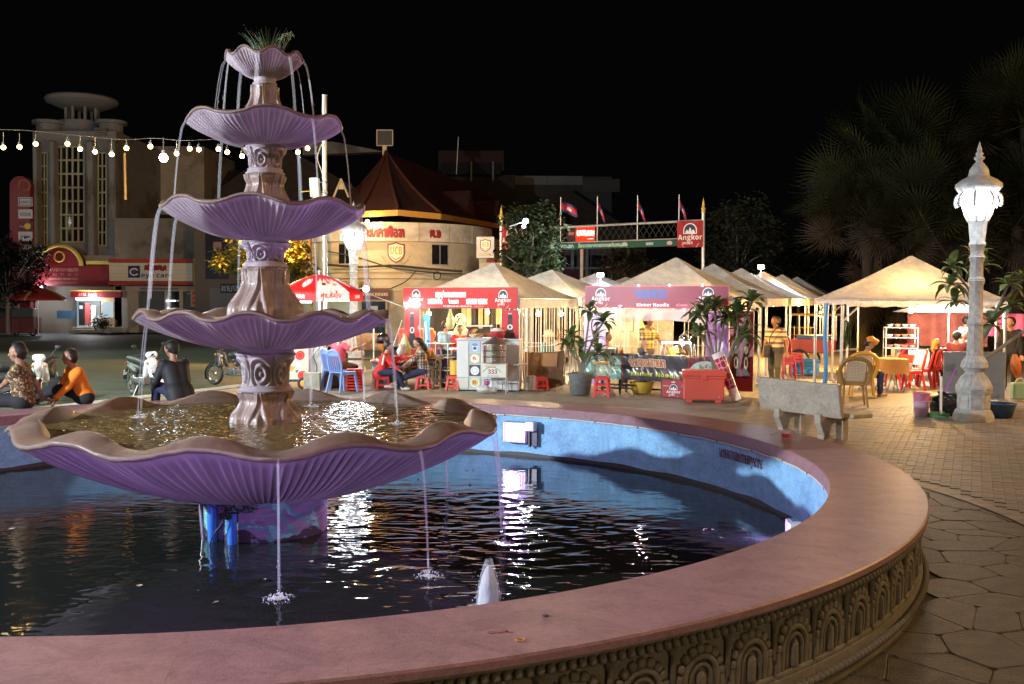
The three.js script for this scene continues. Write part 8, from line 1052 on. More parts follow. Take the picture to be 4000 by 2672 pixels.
mesh('booth_wall', [s.R(232, 682, 276, 752, 0.3, 0.5)], M([0.42, 0.27, 0.14], 0.7), s.t); mesh('booth_window', s.R(234, 692, 260, 728, 0.06, 0.53), glow([0.55, 0.72, 0.8], 0.75), s.t); mesh('lit_interior', s.R(176, 686, 230, 750, 0.06, 0.2), glow([0.5, 0.68, 0.74], 0.5), s.t); mesh('booth_light', s.R(174, 682, 232, 688, 0.2, 0.5), glow(TUBE, 5), s.t);
for (let k = 0; k < 3; k++) mesh('cash_machine', s.R(180 + k * 14, 692 + 4 * k, 192 + k * 14, 746, 0.3, 0.4, 0.02), [mBlackP, M([0.5, 0.1, 0.1], 0.4), mWhitePaint][k], s.t); mesh('screen', s.F(182, 700, 190, 708, 0.41), glow([0.6, 0.8, 1], 1.2), s.t);
lamp(s.Q(203, 684, 1.2), TUBE, 14, 0.2, s.t); const fl = s.Q(93, 660, 0.6); mesh('wall_lamp', sph(0.16, fl.x, fl.y, fl.z, 10), glow(COOL, 10), s.t); lamp(fl.clone().add(V(0, 0, 0.25)), COOL, 14, 0.1, s.t);
mesh('banner', s.R(130, 712, 172, 730, 0.05, 0.6), M([0.05, 0.14, 0.25], 0.6), s.t); mesh('steps', [s.R(160, 750, 290, 756, 1.2, 1.4), s.R(160, 755, 290, 762, 1.8, 2.0)], mKerb, s.t);
}
{ // pylon sign
const b = building('pylon_sign', 'tall dark red rounded pylon sign with payment card panels at the left', 55, -60, 'sign'); const o = []; for (let i = 0; i <= 12; i++) { const a = Math.PI * i / 12, q = b.Q(55 + 23 * Math.cos(a), 428 - 22 * Math.sin(a)); o.push([q.x, q.y]); } const l = b.Q(32, 740), r2 = b.Q(78, 740); mesh('sign_body', extr([...o, [l.x, 0], [r2.x, 0]], 0.5), mSignR, b.t);
const pan = [[462, 'ink', '#3a4a5a'], [490, 'VISA', '#2a3a7a'], [518, '', '#8a7a20'], [541, 'plus', '#3a4aa0'], [566, '', '#6a3a2a'], [590, '', '#8a5a3a']];
pan.forEach(([y, tx, c], i) => mesh('sign_panel', b.F(42, y - 10, 75, y + 11, 0.515), printMat(canvas(96, 64, (x) => { x.fillStyle = i === 2 || i === 4 ? '#5a1018' : i === 5 ? '#7a5040' : '#b8b4b4'; x.fillRect(0, 0, 96, 64); if (i === 2) { x.fillStyle = '#c9b020'; x.beginPath(); x.arc(62, 32, 22, 0, 7); x.fill(); text(x, 'Pay', 26, 32, 20, '#c8a0a0'); } else if (i === 4) { x.fillStyle = '#6a2a30'; x.beginPath(); x.arc(36, 32, 20, 0, 7); x.fill(); x.fillStyle = '#8a6a20'; x.beginPath(); x.arc(58, 32, 20, 0, 7); x.fill(); } else if (tx === 'ink') { x.strokeStyle = c; x.lineWidth = 5; x.strokeRect(8, 8, 80, 48); text(x, 'AMEX', 48, 34, 26, c); } else text(x, tx, 48, 34, 34, c); }), 0.5, 0.05), b.t)); const e = b.Q(56, 425, 0.52); mesh('emblem', tr(new THREE.TorusGeometry(0.33, 0.07, 6, 20), e.x, e.y, e.z), M([0.35, 0.13, 0.04], 0.5), b.t);
}
{ // eye clinic
const b = building('eye_clinic', 'shop with cream eye care sign edged in red and yellow, grey shutters below', 352, -61, 'shop front');
mesh('wall', b.R(262, 500, 560, 764, 6, -0.5), M([0.26, 0.24, 0.20], 0.85, { stain: 0.2 }), b.t); mesh('sign_box', b.R(250, 602, 442, 645, 1.2, 0.9), M([0.62, 0.56, 0.44], 0.5), b.t); mesh('sign_edge', [b.R(248, 593, 444, 602, 1.25, 0.95), b.R(248, 645, 444, 653, 1.25, 0.95)], M([0.5, 0.05, 0.03], 0.5), b.t); mesh('sign_end', b.R(443, 592, 462, 654, 1.3, 1.0), M([0.7, 0.45, 0.04], 0.5), b.t);
mesh('sign_lettering', b.F(251, 603, 441, 644, 0.906), printMat(canvas(760, 164, (x, w, h) => { x.fillStyle = '#d9cfb4'; x.fillRect(0, 0, w, h); x.strokeStyle = '#b8ac90'; x.lineWidth = 2; for (let i = 1; i < 5; i++) { x.beginPath(); x.moveTo(0, i * 33); x.lineTo(w, i * 33); x.stroke(); } x.fillStyle = '#1f2c66'; x.fillRect(170, 24, 110, 112); x.strokeStyle = '#e6dcc4'; x.lineWidth = 13; x.beginPath(); x.ellipse(226, 82, 36, 30, 0, 0.5, 5.8); x.stroke(); x.fillStyle = '#9a2a1a'; x.beginPath(); x.arc(226, 80, 13, 0, 7); x.fill(); x.strokeStyle = '#8a1626'; x.lineWidth = 17; khText(x, 'keeMmaakmo', 322, 22, 44, 0.72); x.save(); x.scale(1.25, 1); text(x, 'eye care', 346, 112, 58, '#1f2c66'); x.restore(); }), 0.5, 0.04), b.t);
mesh('fascia', b.R(288, 656, 470, 668, 0.8, 0.5), mWallC, b.t); mesh('fascia_lettering', b.F(320, 658, 446, 666, 0.506), printMat(canvas(512, 40, (x) => { x.fillStyle = '#a89a80'; x.fillRect(0, 0, 512, 40); x.strokeStyle = '#2c3868'; x.lineWidth = 4; khText(x, 'moktsraMpenkaabenknaysbrk', 6, 8, 24, 0.8); }), 0.6), b.t);
for (const [x0, x1] of [[292, 318], [377, 388], [411, 420], [446, 470]]) mesh('pillar', b.R(x0, 668, x1, 762, 0.9, 0.5), mWallC, b.t); const sh = (x0, x1) => { const d = mesh('shutter', b.R(x0, 668, x1, 760, 0.05, 0.0), mShutter, b.t); mesh('slat', Array.from({ length: 14 }, (_, k) => b.R(x0 + 0.5, 670 + k * 6.4, x1 - 0.5, 674 + k * 6.4, 0.05, 0.03)), mShutter, d); }; sh(318, 377); sh(420, 446); mesh('doorway', b.R(388, 668, 411, 760, 0.05, 0), mDarkGlass, b.t); mesh('light_sign', [b.R(381, 688, 401, 691, 0.1, 0.6), b.R(383, 706, 401, 710, 0.1, 0.6)], glow(COOL, 5), b.t);
const y = building('square_sign', 'small yellow edged red square sign hung beside the eye clinic', 452, -59, 'sign'); mesh('sign_box', y.R(437, 664, 468, 703, 0.3, 0.3), M([0.72, 0.48, 0.12], 0.5), y.t); mesh('sign_print', y.F(441, 668, 464, 698, 0.306), printMat(canvas(96, 120, (x) => { x.fillStyle = '#b8222a'; x.fillRect(0, 0, 96, 120); text(x, 'WAVO', 48, 40, 30, '#e8b060'); text(x, '88 FM', 48, 80, 28, '#e8b060'); }), 0.5, 0.1), y.t); mesh('bracket', y.R(430, 672, 438, 674, 0.05, 0.2), mSteel, y.t);
}
{ // pale house with dark roofs between the tower and the poster block
const b = building('pale_house', 'pale plastered house with dark sloping roofs behind the string of bulbs', 380, -72); mesh('wall', b.R(268, 335, 470, 620, 8), mWallY, b.t); b.win(270, 372, 300, 455, 2, 3, 0.05, 0.06, mWallG); mesh('balcony_rail', [0, 1, 2, 3, 4, 5, 6, 7].map((k) => b.R(296, 425 + k * 4, 306, 427 + k * 4, 0.2, 0.5)), mSteel, b.t); mesh('gutter', b.R(265, 459, 480, 463, 0.6, 0.8), M([0.14, 0.17, 0.18], 0.5), b.t);
const r1 = [b.Q(290, 510, 1), b.Q(560, 512, 1), b.Q(560, 390, -6), b.Q(470, 398, -6)]; const quad = (q, th = 0.25) => { const g = new THREE.BufferGeometry(); const P = [...q, ...q.map((v) => v.clone().add(V(0, -th, 0)))]; g.setAttribute('position', new THREE.Float32BufferAttribute(P.flatMap((v) => [v.x, v.y, v.z]), 3)); g.setIndex([0, 1, 2, 0, 2, 3, 4, 6, 5, 4, 7, 6, 0, 4, 5, 0, 5, 1, 1, 5, 6, 1, 6, 2, 2, 6, 7, 2, 7, 3, 3, 7, 4, 3, 4, 0]); const h = g.toNonIndexed(); h.computeVertexNormals(); return h; };
mesh('roof', quad(r1), mRoofD, b.t); mesh('wall', b.R(268, 512, 560, 600, 5, 0.8), M([0.3, 0.28, 0.24], 0.85), b.t); mesh('window', b.R(322, 556, 352, 586, 0.05, 0.85), mDarkGlass, b.t); mesh('window', b.R(360, 556, 390, 586, 0.05, 0.85), mDarkGlass, b.t); mesh('window', b.R(425, 540, 445, 590, 0.05, 0.85), mDarkGlass, b.t);
const g = building('dark_hall', 'large hall with a dark gabled roof behind the fountain', 640, -74); mesh('wall', g.R(470, 460, 780, 700, 8, -2), M([0.12, 0.1, 0.09], 0.9), g.t); const tri = [[440, 480], [640, 330], [885, 470]].map(([x, y]) => { const q = g.Q(x, y); return [q.x, q.y]; }); mesh('gable', extr(tri, 6).translate(0, 0, -6), mRoofD, g.t); mesh('pale_roof', extr([[700, 330], [770, 330], [885, 352], [700, 360]].map(([x, y]) => { const q = g.Q(x, y); return [q.x, q.y]; }), 1), mWallG, g.t);
const c = building('poster_block', 'dark shop front hung with large navy portrait posters behind the yellow tree', 570, -56, 'shop front'); mesh('wall', c.R(445, 516, 722, 764, 4), M([0.14, 0.125, 0.11], 0.8), c.t); const po = (sd) => printMat(canvas(128, 256, (x) => { const r = rng(sd); x.fillStyle = '#0d1226'; x.fillRect(0, 0, 128, 256); x.fillStyle = '#050608'; x.beginPath(); x.ellipse(62, 76, 46, 60, 0, 0, 7); x.fill(); x.fillStyle = '#a58a86'; x.beginPath(); x.ellipse(66, 88, 24, 34, 0.1, 0, 7); x.fill(); x.fillStyle = '#050608'; x.fillRect(40, 46, 52, 24); x.fillStyle = '#5a2a30'; x.fillRect(60, 106, 14, 5); x.fillStyle = '#1a2040'; x.fillRect(0, 180, 128, 76); }), 0.5); mesh('poster', c.F(470, 522, 525, 640, 0.02), po(1), c.t); mesh('poster', c.F(540, 530, 600, 636, 0.02), po(2), c.t); mesh('poster', c.F(640, 530, 716, 620, 0.02), po(3), c.t); mesh('shop_door', c.R(480, 660, 560, 762, 0.1, 0.05), mShutter, c.t); mesh('cream_panel', c.R(610, 690, 640, 760, 0.2, 0.4), M([0.5, 0.4, 0.22], 0.6), c.t); mesh('poster_strip', c.F(505, 650, 560, 672, 0.12), printMat(canvas(128, 48, (x) => { x.fillStyle = '#1a2a3a'; x.fillRect(0, 0, 128, 48); x.strokeStyle = '#8aa0b0'; x.lineWidth = 6; khText(x, 'saHmrs', 4, 10, 28, 0.9); }), 0.5), c.t);
const lt = thing('lattice_mast', 'lattice mast beside the corner bank with orange lamplight put into its colour', 'mast', at(702, 700, -40).setY(0)); const lb = []; for (const [x, z] of [[-.22, -.22], [.22, -.22], [.22, .22], [-.22, .22]]) lb.push(bar([x, 0, z], [x * 0.7, 5.3, z * 0.7], 0.03, 5)); mesh('leg', lb, M([0.42, 0.24, 0.06], 0.6), lt); const br = []; for (let k = 0; k < 12; k++) { const y = k * 0.43; br.push(bar([-.2, y, .2], [.2, y + 0.43, .2], 0.016, 4), bar([.2, y, .2], [-.2, y + 0.43, .2], 0.016, 4), bar([.2, y, -.2], [.2, y + 0.43, .2], 0.016, 4)); } mesh('brace', br, M([0.42, 0.24, 0.06], 0.6), lt);  // orange lamplight on the mast is put into its colour
}
{ // corner bank with the round front
const z = -43, b = building('corner_bank', 'cream corner bank with rounded front, red Khmer lettering and a red tiled turret roof', 905, z), C = b.Q(905, 700, -4.2).setY(0), R = 4.3;
const Y = (py) => EYE + (687 - py) * 38.9 / FP;
const cylW = (r, y0, y1, a0 = -0.3, a1 = 3.45, n = 48) => grid(n, 2, (u, v) => { const a = lerp(a1, a0, u); return [C.x + r * Math.cos(a), lerp(y0, y1, v), C.z + r * Math.sin(a)]; });
mesh('wall', cylW(R, 0, Y(540)), mWallY, b.t); mesh('sign_band', [cylW(R + 0.28, Y(541), Y(494)), grid(48, 1, (u, v) => { const a = lerp(3.45, -0.3, u), r = R + 0.28 * v; return [C.x + r * Math.cos(a), Y(541), C.z + r * Math.sin(a)]; })], M([0.66, 0.62, 0.54], 0.6, { mottle: 0.4 }), b.t);
for (let k = 0; k < 9; k++) { const a = 0.3 + k * 0.31; mesh('panel_joint', box(0.025, Y(494) - Y(541), 0.02, C.x + (R + 0.285) * Math.cos(a), (Y(494) + Y(541)) / 2, C.z + (R + 0.285) * Math.sin(a), 0, Math.PI / 2 - a, 0), M([0.42, 0.38, 0.32], 0.6), b.t); }
mesh('lower_ledge', cylW(R + 0.2, Y(634), Y(631)), mWallY, b.t); mesh('ledge', [cylW(R + 0.14, Y(620), Y(612)), grid(48, 1, (u, v) => { const a = lerp(3.45, -0.3, u), r = R + 0.14 * v; return [C.x + r * Math.cos(a), Y(612), C.z + r * Math.sin(a)]; })], mWallY, b.t);
const letT = canvas(1024, 128, (x, w, h) => { x.clearRect(0, 0, w, h); x.strokeStyle = '#8c1520'; x.lineWidth = 19; x.lineCap = 'round'; x.lineJoin = 'round'; khText(x, 'shbaNijy', 14, 34, 62, 1.02); khText(x, 'k.A', 700, 40, 52, 1.1); });
const ang = (px) => { const d = ray(px, 600), dx = d.x / -d.z, cz = z - 4.2, cx = b.p.x + C.x; let a = Math.PI / 2; for (let i = 0; i < 60; i++) { const X = cx + (R + 0.3) * Math.cos(a), Zz = cz + (R + 0.3) * Math.sin(a); a += (X / -Zz - dx) * 9; } return a; };
mesh('sign_lettering', grid(30, 1, (u, v) => { const a = lerp(ang(836), ang(1045), u), r = R + 0.30; return [C.x + r * Math.cos(a), lerp(Y(540), Y(500), v), C.z + r * Math.sin(a)]; }), printMat(letT, 0.5, 0, { transparent: true }), b.t);
const crT = canvas(256, 256, (x) => { x.clearRect(0, 0, 256, 256); crest(x, 128, 104, 1.45); x.save(); x.translate(128, 96); const s = 'A Symbol of Microfinance'; x.fillStyle = '#8a6a50'; x.font = 'bold 17px sans-serif'; x.textAlign = 'center'; [...s].forEach((ch, i) => { const a = Math.PI * (0.88 - 0.76 * i / (s.length - 1)); x.save(); x.rotate(Math.PI / 2 - a); x.fillText(ch, 0, 132); x.restore(); }); x.restore(); });
mesh('crest_sign', grid(12, 1, (u, v) => { const a = lerp(ang(872), ang(944), u), r = R + 0.02; return [C.x + r * Math.cos(a), lerp(Y(612), Y(538), v), C.z + r * Math.sin(a)]; }), printMat(crT, 0.5, 0, { transparent: true }), b.t);
for (const [x0, x1] of [[768, 800], [996, 1034]]) { const w = mesh('window', cylW(R + 0.03, Y(598), Y(547), ang(x1), ang(x0), 10), mDarkGlass, b.t); mesh('window_frame', [cylW(R + 0.06, Y(600), Y(597), ang(x1), ang(x0), 10), cylW(R + 0.06, Y(548), Y(545), ang(x1), ang(x0), 10), cylW(R + 0.05, Y(600), Y(545), ang((x0 + x1) / 2 + 1), ang((x0 + x1) / 2 - 1), 2)], mWallG, w); }
const ap = b.Q(885, 349, -4), ev = [b.Q(742, 490, -4), b.Q(823, 485, 0.4), b.Q(914, 481, 1.3), b.Q(1009, 490, 0.2), b.Q(1160, 516, -12)], rp = b.Q(1120, 440, -16);
const slope = (A, B, P1, P2) => grid(6, 12, (u, v) => { const p = A.clone().lerp(B, u).lerp(P1.clone().lerp(P2, u), v); return [p.x, p.y - 0.25 * Math.sin(Math.PI * v), p.z]; });
for (let k = 0; k < 4; k++) { const A = ev[k], B = ev[k + 1]; mesh('roof', slope(A, B, ap, k === 3 ? rp : ap), mRoofR, b.t); mesh('hip_tile', new THREE.TubeGeometry(new THREE.CatmullRomCurve3([0, 0.25, 0.5, 0.75, 1].map((v) => { const p = B.clone().lerp(k === 3 ? rp : ap, v); p.y -= 0.25 * Math.sin(Math.PI * v) - 0.05; return p; })), 12, 0.07, 5), mRoofR, b.t); mesh('eave_board', beam(A.clone().add(V(0, -0.12, 0)), B.clone().add(V(0, -0.12, 0)), 0.08, 0.24), M([0.50, 0.27, 0.05], 0.6), b.t); }
const wr = b.Q(1010, 700, -3).setY(0), we = b.Q(1165, 700, -14).setY(0); const wing = (y0, y1, off) => { const d = we.clone().sub(wr), L = d.length(), g = new THREE.BoxGeometry(L, y1 - y0, 6); g.translate(L / 2, (y0 + y1) / 2, -3 + off); g.rotateY(Math.atan2(-d.z, d.x)); return g.translate(wr.x, 0, wr.z); };
mesh('wing_wall', wing(0, Y(540), 0), mWallY, b.t); mesh('wing_band', wing(Y(541), Y(497), 0.28), M([0.5, 0.47, 0.42], 0.6), b.t);
{ const d = we.clone().sub(wr), L = d.length(), q = Math.atan2(-d.z, d.x); for (const f of [0.28, 0.72]) { const dg = extr([[-0.7, 0], [0.7, 0], [0, 1.15]], 1.8); dg.translate(L * f, Y(492) + 0.85, -1.4); dg.rotateY(q); dg.translate(wr.x, 0, wr.z); mesh('dormer', dg, mRoofR, b.t); } }
{ const q = b.Q(782, 452, -1.0); mesh('dormer_trim', [bar([q.x - 0.33, q.y, q.z], [q.x, q.y + 0.8, q.z], 0.05, 5), bar([q.x + 0.33, q.y, q.z], [q.x, q.y + 0.8, q.z], 0.05, 5)], mWallC, b.t); mesh('dormer', extr([[-0.18, 0.35], [0.18, 0.35], [0, 0.75]], 0.1).translate(q.x, q.y, q.z - 0.1), mWallC, b.t); }
const f = b.Q(882, 316, -4.2); mesh('sign_frame', [box(0.75, 0.04, 0.06, f.x, f.y + 0.36, f.z), box(0.75, 0.04, 0.06, f.x, f.y - 0.36, f.z), box(0.04, 0.75, 0.06, f.x + 0.37, f.y, f.z), box(0.04, 0.75, 0.06, f.x - 0.37, f.y, f.z)], mWallC, b.t); mesh('sign_backing', box(0.68, 0.68, 0.04, f.x, f.y, f.z - 0.03), mBlackP, b.t); mesh('sign_post', box(0.2, 0.5, 0.2, f.x, f.y - 0.6, f.z), mWallC, b.t); const an = b.Q(1046, 400, -8); mesh('antenna', bar(an, an.clone().add(V(0.1, 1.9, 0)), 0.025, 5), mSteel, b.t);
mesh('atm_sign', [box(1.35, 0.5, 0.15, b.Q(856, 674, 0.6).x, Y(674), 0.35)], M([0.16, 0.05, 0.025], 0.5), b.t); mesh('atm_lettering', face(1.3, 0.44, b.Q(856, 674, 0.6).x, Y(674), 0.43), printMat(canvas(256, 80, (x) => { x.fillStyle = '#5a2a1a'; x.fillRect(0, 0, 256, 80); text(x, 'ATM 24 HOURS', 128, 42, 33, '#d8c4a0'); }), 0.5, 0.12), b.t);
const dx = b.Q(856, 720, 0.4).x; mesh('door', box(1.0, 1.5, 0.08, dx, 1.2, 0.3), mDarkGlass, b.t); mesh('door_frame', [box(0.08, 1.6, 0.12, dx - 0.55, 1.2, 0.32), box(0.08, 1.6, 0.12, dx + 0.55, 1.2, 0.32), box(1.2, 0.12, 0.12, dx, 2.02, 0.32)], M([0.5, 0.38, 0.2], 0.6), b.t); mesh('notice', face(0.32, 0.42, dx + 0.02, 1.55, 0.345), M([0.55, 0.52, 0.5], 0.6), b.t); mesh('awning', rbox(0.9, 0.3, 0.6, 0.05, b.Q(800, 650, 0.6).x, Y(655), 0.3, 0.4, 0, 0), M([0.45, 0.30, 0.06], 0.6), b.t);
mesh('cable', tube([b.Q(745, 606, 0.6), b.Q(820, 612, 0.7), b.Q(900, 609, 0.7), b.Q(980, 616, 0.6), b.Q(1060, 622, 0.5)], 0.05, 5, 40), mBlackP, b.t); mesh('cable', tube([b.Q(745, 575, 0.6), b.Q(820, 590, 0.7), b.Q(900, 614, 0.7), b.Q(1010, 626, 0.6), b.Q(1060, 628, 0.5)], 0.025, 5, 40), mBlackP, b.t); mesh('cable', tube([b.Q(955, 620, 0.7), b.Q(930, 645, 0.7), b.Q(895, 662, 0.6)], 0.025, 5, 20), mBlackP, b.t); mesh('cable', tube([...Array(14)].map((_, i) => b.Q(1002 + 8 * Math.cos(i * 0.5), 632 + 9 * Math.sin(i * 0.5), 0.5)), 0.025, 5, 40), mBlackP, b.t);
lamp(b.Q(842, 508, 0.9), [1, 0.72, 0.3], 12, 0.08, b.t); { const q = b.Q(842, 508, 0.75); mesh('sign_lamp', sph(0.09, q.x, q.y, q.z, 10), glow([1, 0.8, 0.45], 16), b.t); }
const s = building('light_box_sign', 'cream light box sign with a shield crest on a post by the corner bank', 1112, -38, 'sign'); mesh('sign_box', s.R(1092, 542, 1133, 592, 0.5, 0.2, 0.04), M([0.40, 0.47, 0.5], 0.5), s.t); mesh('sign_print', s.F(1093, 543, 1132, 591, 0.206), printMat(canvas(192, 240, (x) => { x.fillStyle = '#c9c0b2'; x.fillRect(0, 0, 192, 240); crest(x, 96, 96, 1.15, '#d9a020'); x.fillStyle = '#c8a040'; x.fillRect(20, 192, 150, 8); x.fillStyle = '#9aa0a4'; x.fillRect(26, 212, 140, 5); }), 0.5, 0.18), s.t); mesh('post', s.R(1098, 592, 1120, 800, 0.4, 0.1), mWallG, s.t); mesh('red_box', s.R(1115, 594, 1148, 602, 0.3, 0.3), mSignR, s.t); mesh('card_panel', s.R(1100, 602, 1146, 620, 0.2, 0.3), mWallC, s.t); mesh('card_print', s.F(1101, 603, 1145, 619, 0.306), printMat(canvas(128, 48, (x) => { x.fillStyle = '#b8a88a'; x.fillRect(0, 0, 128, 48); text(x, 'VISA', 64, 26, 34, '#4a3a2a'); }), 0.5), s.t);
}
{ // dim blocks behind on the right
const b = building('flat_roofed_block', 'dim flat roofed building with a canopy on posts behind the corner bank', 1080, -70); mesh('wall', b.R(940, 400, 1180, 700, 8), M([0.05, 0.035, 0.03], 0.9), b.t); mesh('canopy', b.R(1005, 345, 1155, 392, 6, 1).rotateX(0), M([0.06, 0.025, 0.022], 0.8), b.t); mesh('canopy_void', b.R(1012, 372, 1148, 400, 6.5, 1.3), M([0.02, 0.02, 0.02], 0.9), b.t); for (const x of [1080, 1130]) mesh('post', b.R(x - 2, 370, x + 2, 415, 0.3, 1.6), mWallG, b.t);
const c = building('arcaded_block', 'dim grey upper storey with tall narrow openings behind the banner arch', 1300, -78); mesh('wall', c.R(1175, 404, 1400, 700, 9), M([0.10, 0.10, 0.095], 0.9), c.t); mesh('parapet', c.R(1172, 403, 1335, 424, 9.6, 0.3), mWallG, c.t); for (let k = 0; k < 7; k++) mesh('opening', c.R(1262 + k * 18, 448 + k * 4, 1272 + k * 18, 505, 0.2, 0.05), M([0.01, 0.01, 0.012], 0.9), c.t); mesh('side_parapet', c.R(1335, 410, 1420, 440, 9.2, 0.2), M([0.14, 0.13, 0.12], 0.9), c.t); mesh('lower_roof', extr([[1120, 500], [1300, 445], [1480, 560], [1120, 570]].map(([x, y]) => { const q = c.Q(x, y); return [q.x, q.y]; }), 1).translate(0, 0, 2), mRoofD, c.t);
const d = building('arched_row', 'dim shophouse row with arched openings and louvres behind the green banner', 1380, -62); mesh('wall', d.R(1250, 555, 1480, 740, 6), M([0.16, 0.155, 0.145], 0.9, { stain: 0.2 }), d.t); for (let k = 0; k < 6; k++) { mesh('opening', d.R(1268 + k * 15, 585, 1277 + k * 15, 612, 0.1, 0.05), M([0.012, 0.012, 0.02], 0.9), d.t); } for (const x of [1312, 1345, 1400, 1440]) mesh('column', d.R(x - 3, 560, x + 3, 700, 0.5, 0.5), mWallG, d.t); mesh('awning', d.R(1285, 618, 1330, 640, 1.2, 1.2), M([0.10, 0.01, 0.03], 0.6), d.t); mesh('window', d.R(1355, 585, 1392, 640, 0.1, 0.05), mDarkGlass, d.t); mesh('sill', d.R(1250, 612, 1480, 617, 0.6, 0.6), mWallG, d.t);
const s = building('neon_sign', 'glowing red rectangular sign with white lettering behind the banner arch', 1342, -52, 'sign'); mesh('sign_box', s.R(1300, 520, 1364, 553, 0.5, -0.02), mBlackP, s.t); mesh('lit_sign_face', s.F(1320, 519, 1363, 553, 0.01), printMat(canvas(192, 128, (x) => { x.fillStyle = '#ff2408'; x.fillRect(0, 0, 192, 128); x.fillStyle = '#ff5a3a'; x.fillRect(0, 30, 192, 56); x.strokeStyle = '#ffffff'; x.lineWidth = 13; khText(x, 'prkmsl', 12, 34, 44, 0.74); x.lineWidth = 5; x.beginPath(); x.moveTo(120, 108); x.lineTo(180, 106); x.stroke(); }), 0.5, 1.6), s.t); mesh('side_print', s.F(1302, 528, 1318, 545, 0.006), printMat(canvas(64, 64, (x) => { x.fillStyle = '#3a1a14'; x.fillRect(0, 0, 64, 64); x.strokeStyle = '#c0a080'; x.lineWidth = 6; khText(x, 'snk', 4, 16, 26, 0.7); }), 0.5, 0.2), s.t); mesh('post', s.R(1330, 553, 1336, 700, 0.2, -0.1), mSteel, s.t); lamp(s.Q(1342, 540, 0.6), [1, 0.1, 0.04], 3, 0.3, s.t);
}
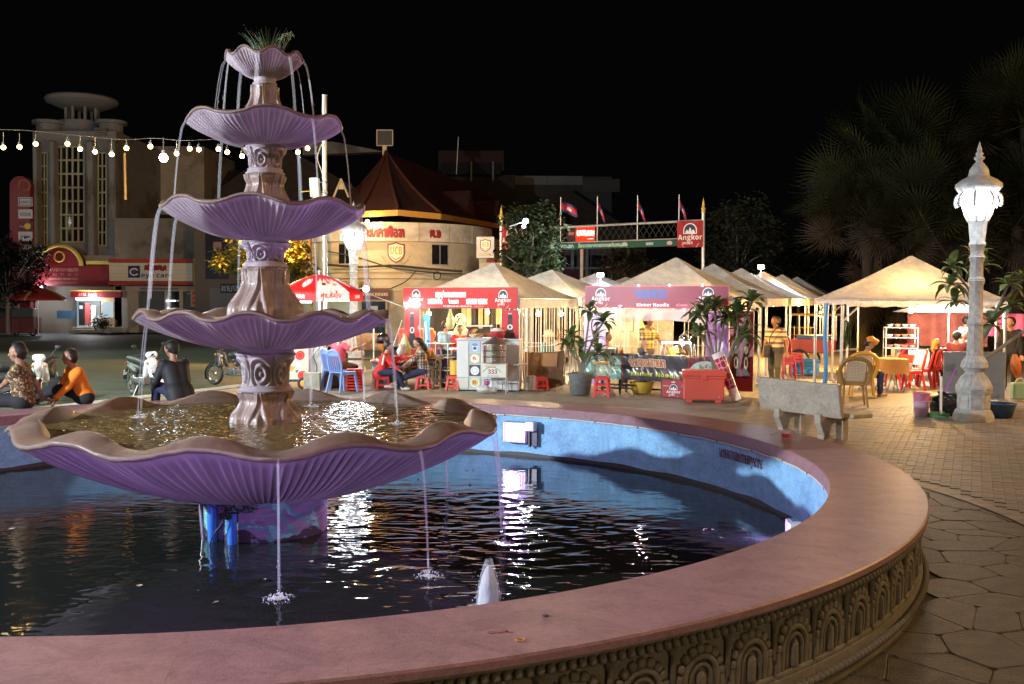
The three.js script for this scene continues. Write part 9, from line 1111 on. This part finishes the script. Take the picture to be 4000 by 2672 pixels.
{ // banner arch over the street
const Z = -40, A = (x, y, dz = 0) => at(x, y, Z + dz), mG = M([0.01, 0.17, 0.12], 0.55), mAl = M([0.6, 0.6, 0.58], 0.4, { metalness: 0.5 });
const t = thing('banner_arch', 'white tubular banner arch with netting and red end banners over the market entrance', 'arch', A(1380, 700).setY(0)), L = (x, y, dz) => A(x, y, dz).sub(t.position);
for (const x of [1149, 1612]) { const p0 = L(x, 700).setY(0); const tp = L(x, x < 1300 ? 500 : 482); mesh('post', bar(p0, tp, 0.07, 10), mAl, t); mesh('finial', tr(lathe([[0.09, 0], [0.07, 0.1], [0.1, 0.16], [0.05, 0.25], [0.06, 0.3], [0.02, 0.5], [0, 0.62]], 12), tp.x, tp.y - 0.1, tp.z), M([0.62, 0.44, 0.06], 0.4), t); }
mesh('top_bar', bar(L(1150, 528), L(1612, 505), 0.05, 8), mAl, t); mesh('lower_bar', bar(L(1150, 562), L(1612, 545), 0.03, 8), mAl, t); const net = []; for (let k = 0; k < 24; k++) { const x = 1220 + k * 14, y = 526 - k * 0.75; net.push(bar(L(x, y), L(x + 20, y + 32), 0.008, 4), bar(L(x + 20, y - 1), L(x, y + 33), 0.008, 4)); } mesh('netting', net, M([0.06, 0.06, 0.05], 0.7), t);
const pr = (draw) => printMat(canvas(256, 256, draw), 0.5); const redB = (x) => { x.fillStyle = '#a3121b'; x.fillRect(0, 0, 256, 256); badge(x, 128, 122, 2.6); };
mesh('red_banner', grid(6, 6, (u, v) => { const p = L(lerp(1552, 1611, u), lerp(566, 505, v) + (1 - u) * 2, 0.1 + 0.03 * Math.sin(u * 9)); return [p.x, p.y, p.z]; }), pr(redB), t); mesh('red_banner', grid(6, 6, (u, v) => { const p = L(lerp(1150, 1196, u), lerp(572, 517, v), 0.1 + 0.03 * Math.sin(u * 9)); return [p.x, p.y, p.z]; }), pr(redB), t);
mesh('green_banner', grid(20, 3, (u, v) => { const p = L(lerp(1222, 1552, u), lerp(lerp(575, 564, u), lerp(559, 550, u), v), 0.06 + 0.02 * Math.sin(u * 30)); return [p.x, p.y, p.z]; }), printMat(canvas(1024, 56, (x, w, h) => { x.fillStyle = '#0c5a46'; x.fillRect(0, 0, w, h); for (const c of [130, 650, 970]) { x.fillStyle = '#c8c4cc'; x.beginPath(); x.arc(c, 26, 20, 0, 7); x.fill(); x.fillStyle = '#7a2a3a'; x.fillRect(c - 16, 42, 32, 8); } x.strokeStyle = '#b8d0c4'; x.lineWidth = 6; khText(x, 'kabrNan', 200, 16, 26, 0.62); khText(x, 'bisatraksnkaarekarabykrMpakcjras', 320, 16, 26, 0.6); khText(x, 'rsabaa', 800, 16, 22, 0.6); x.strokeStyle = '#6a1a2a'; x.lineWidth = 4; x.strokeRect(0, 0, w, h); }), 0.5), t);
[[1206, 487, 525, 'dark red and blue flag beside the tree at the left of the arch'], [1285, 452, 520, 'red flag with a white mark blown right over the arch'], [1369, 450, 518, 'limp blue and red flag right of the blown one over the arch'], [1461, 448, 515, 'small limp red flag, third from the left over the arch'], [1556, 446, 510, 'limp red and blue flag at the right end of the arch']].forEach(([x, y0, y1, l], i) => { const p = A(x, y1), f = thing('flag', l, 'flag', p, 0, 'flags over the banner arch'), h = A(x, y0).y - p.y; mesh('pole', bar([0, -0.7, 0], [0, h, 0], 0.022, 6), mAl, f); const dir = i === 1 ? [0.6, -0.28] : [0.25, -0.62]; const c = grid(8, 8, (u, v) => [0.02 + dir[0] * u + (1 - v) * 0.05 * u, h - 0.12 - (1 - v) * 0.42 + dir[1] * u, 0.05 * Math.sin(u * 8 + v * 2)]); mesh('cloth', c, printMat(canvas(96, 64, (q) => { q.fillStyle = '#1c2466'; q.fillRect(0, 0, 96, 64); q.fillStyle = '#b3182a'; q.fillRect(0, 14, 96, 36); q.fillStyle = '#e8d8d8'; q.fillRect(34, 28, 28, 14); q.fillRect(40, 22, 4, 8); q.fillRect(46, 20, 4, 8); q.fillRect(52, 22, 4, 8); }), 0.6), f); });
const al = thing('arch_lamp', 'small bright lamp in the tree at the left of the banner arch', 'lamp', at(1205, 507, -31.4)); mesh('bulb', [sph(0.09, 0, 0, 0, 10), sph(0.06, -0.06, -0.16, 0.05, 8)], glow(COOL, 20), al); mesh('bracket', bar([0, 0, 0], [-0.5, -0.15, -0.2], 0.02, 5), mSteel, al); lamp([0, -0.02, 0.14], COOL, 8, 0.08, al);
}
{ const p = at(88, 757, -57).setY(0), t = thing('parasol', 'red and cream parasol over a dark roadside stand across the street', 'parasol', p); mesh('canopy', lathe([[0.02, 2.7], [0.9, 2.4], [1.5, 2.05], [1.5, 1.9]], 10), M([0.35, 0.03, 0.03], 0.6), t); mesh('pole', bar([0, 0, 0], [0, 2.7, 0], 0.03, 6), mSteel, t); mesh('cream_gore', tr(lathe([[0.9, 2.42], [1.52, 2.06], [1.52, 1.9]], 4), 0, 0, 0.02), M([0.5, 0.36, 0.14], 0.6), t); const s = thing('roadside_stand', 'dark low vending stand under the red parasol across the street', 'stand', at(35, 760, -57).setY(0)); mesh('counter', rbox(2.6, 0.9, 1, 0.05, 0, 0.5, 0), M([0.16, 0.04, 0.04], 0.6), s); mesh('shelf', rbox(2.4, 0.5, 0.8, 0.03, 0, 1.2, 0), M([0.08, 0.1, 0.09], 0.5), s); mesh('panel', rbox(1.1, 1.2, 0.1, 0.02, -0.6, 1.6, -0.6), mWallG, s); }
renderer.render(scene, camera);
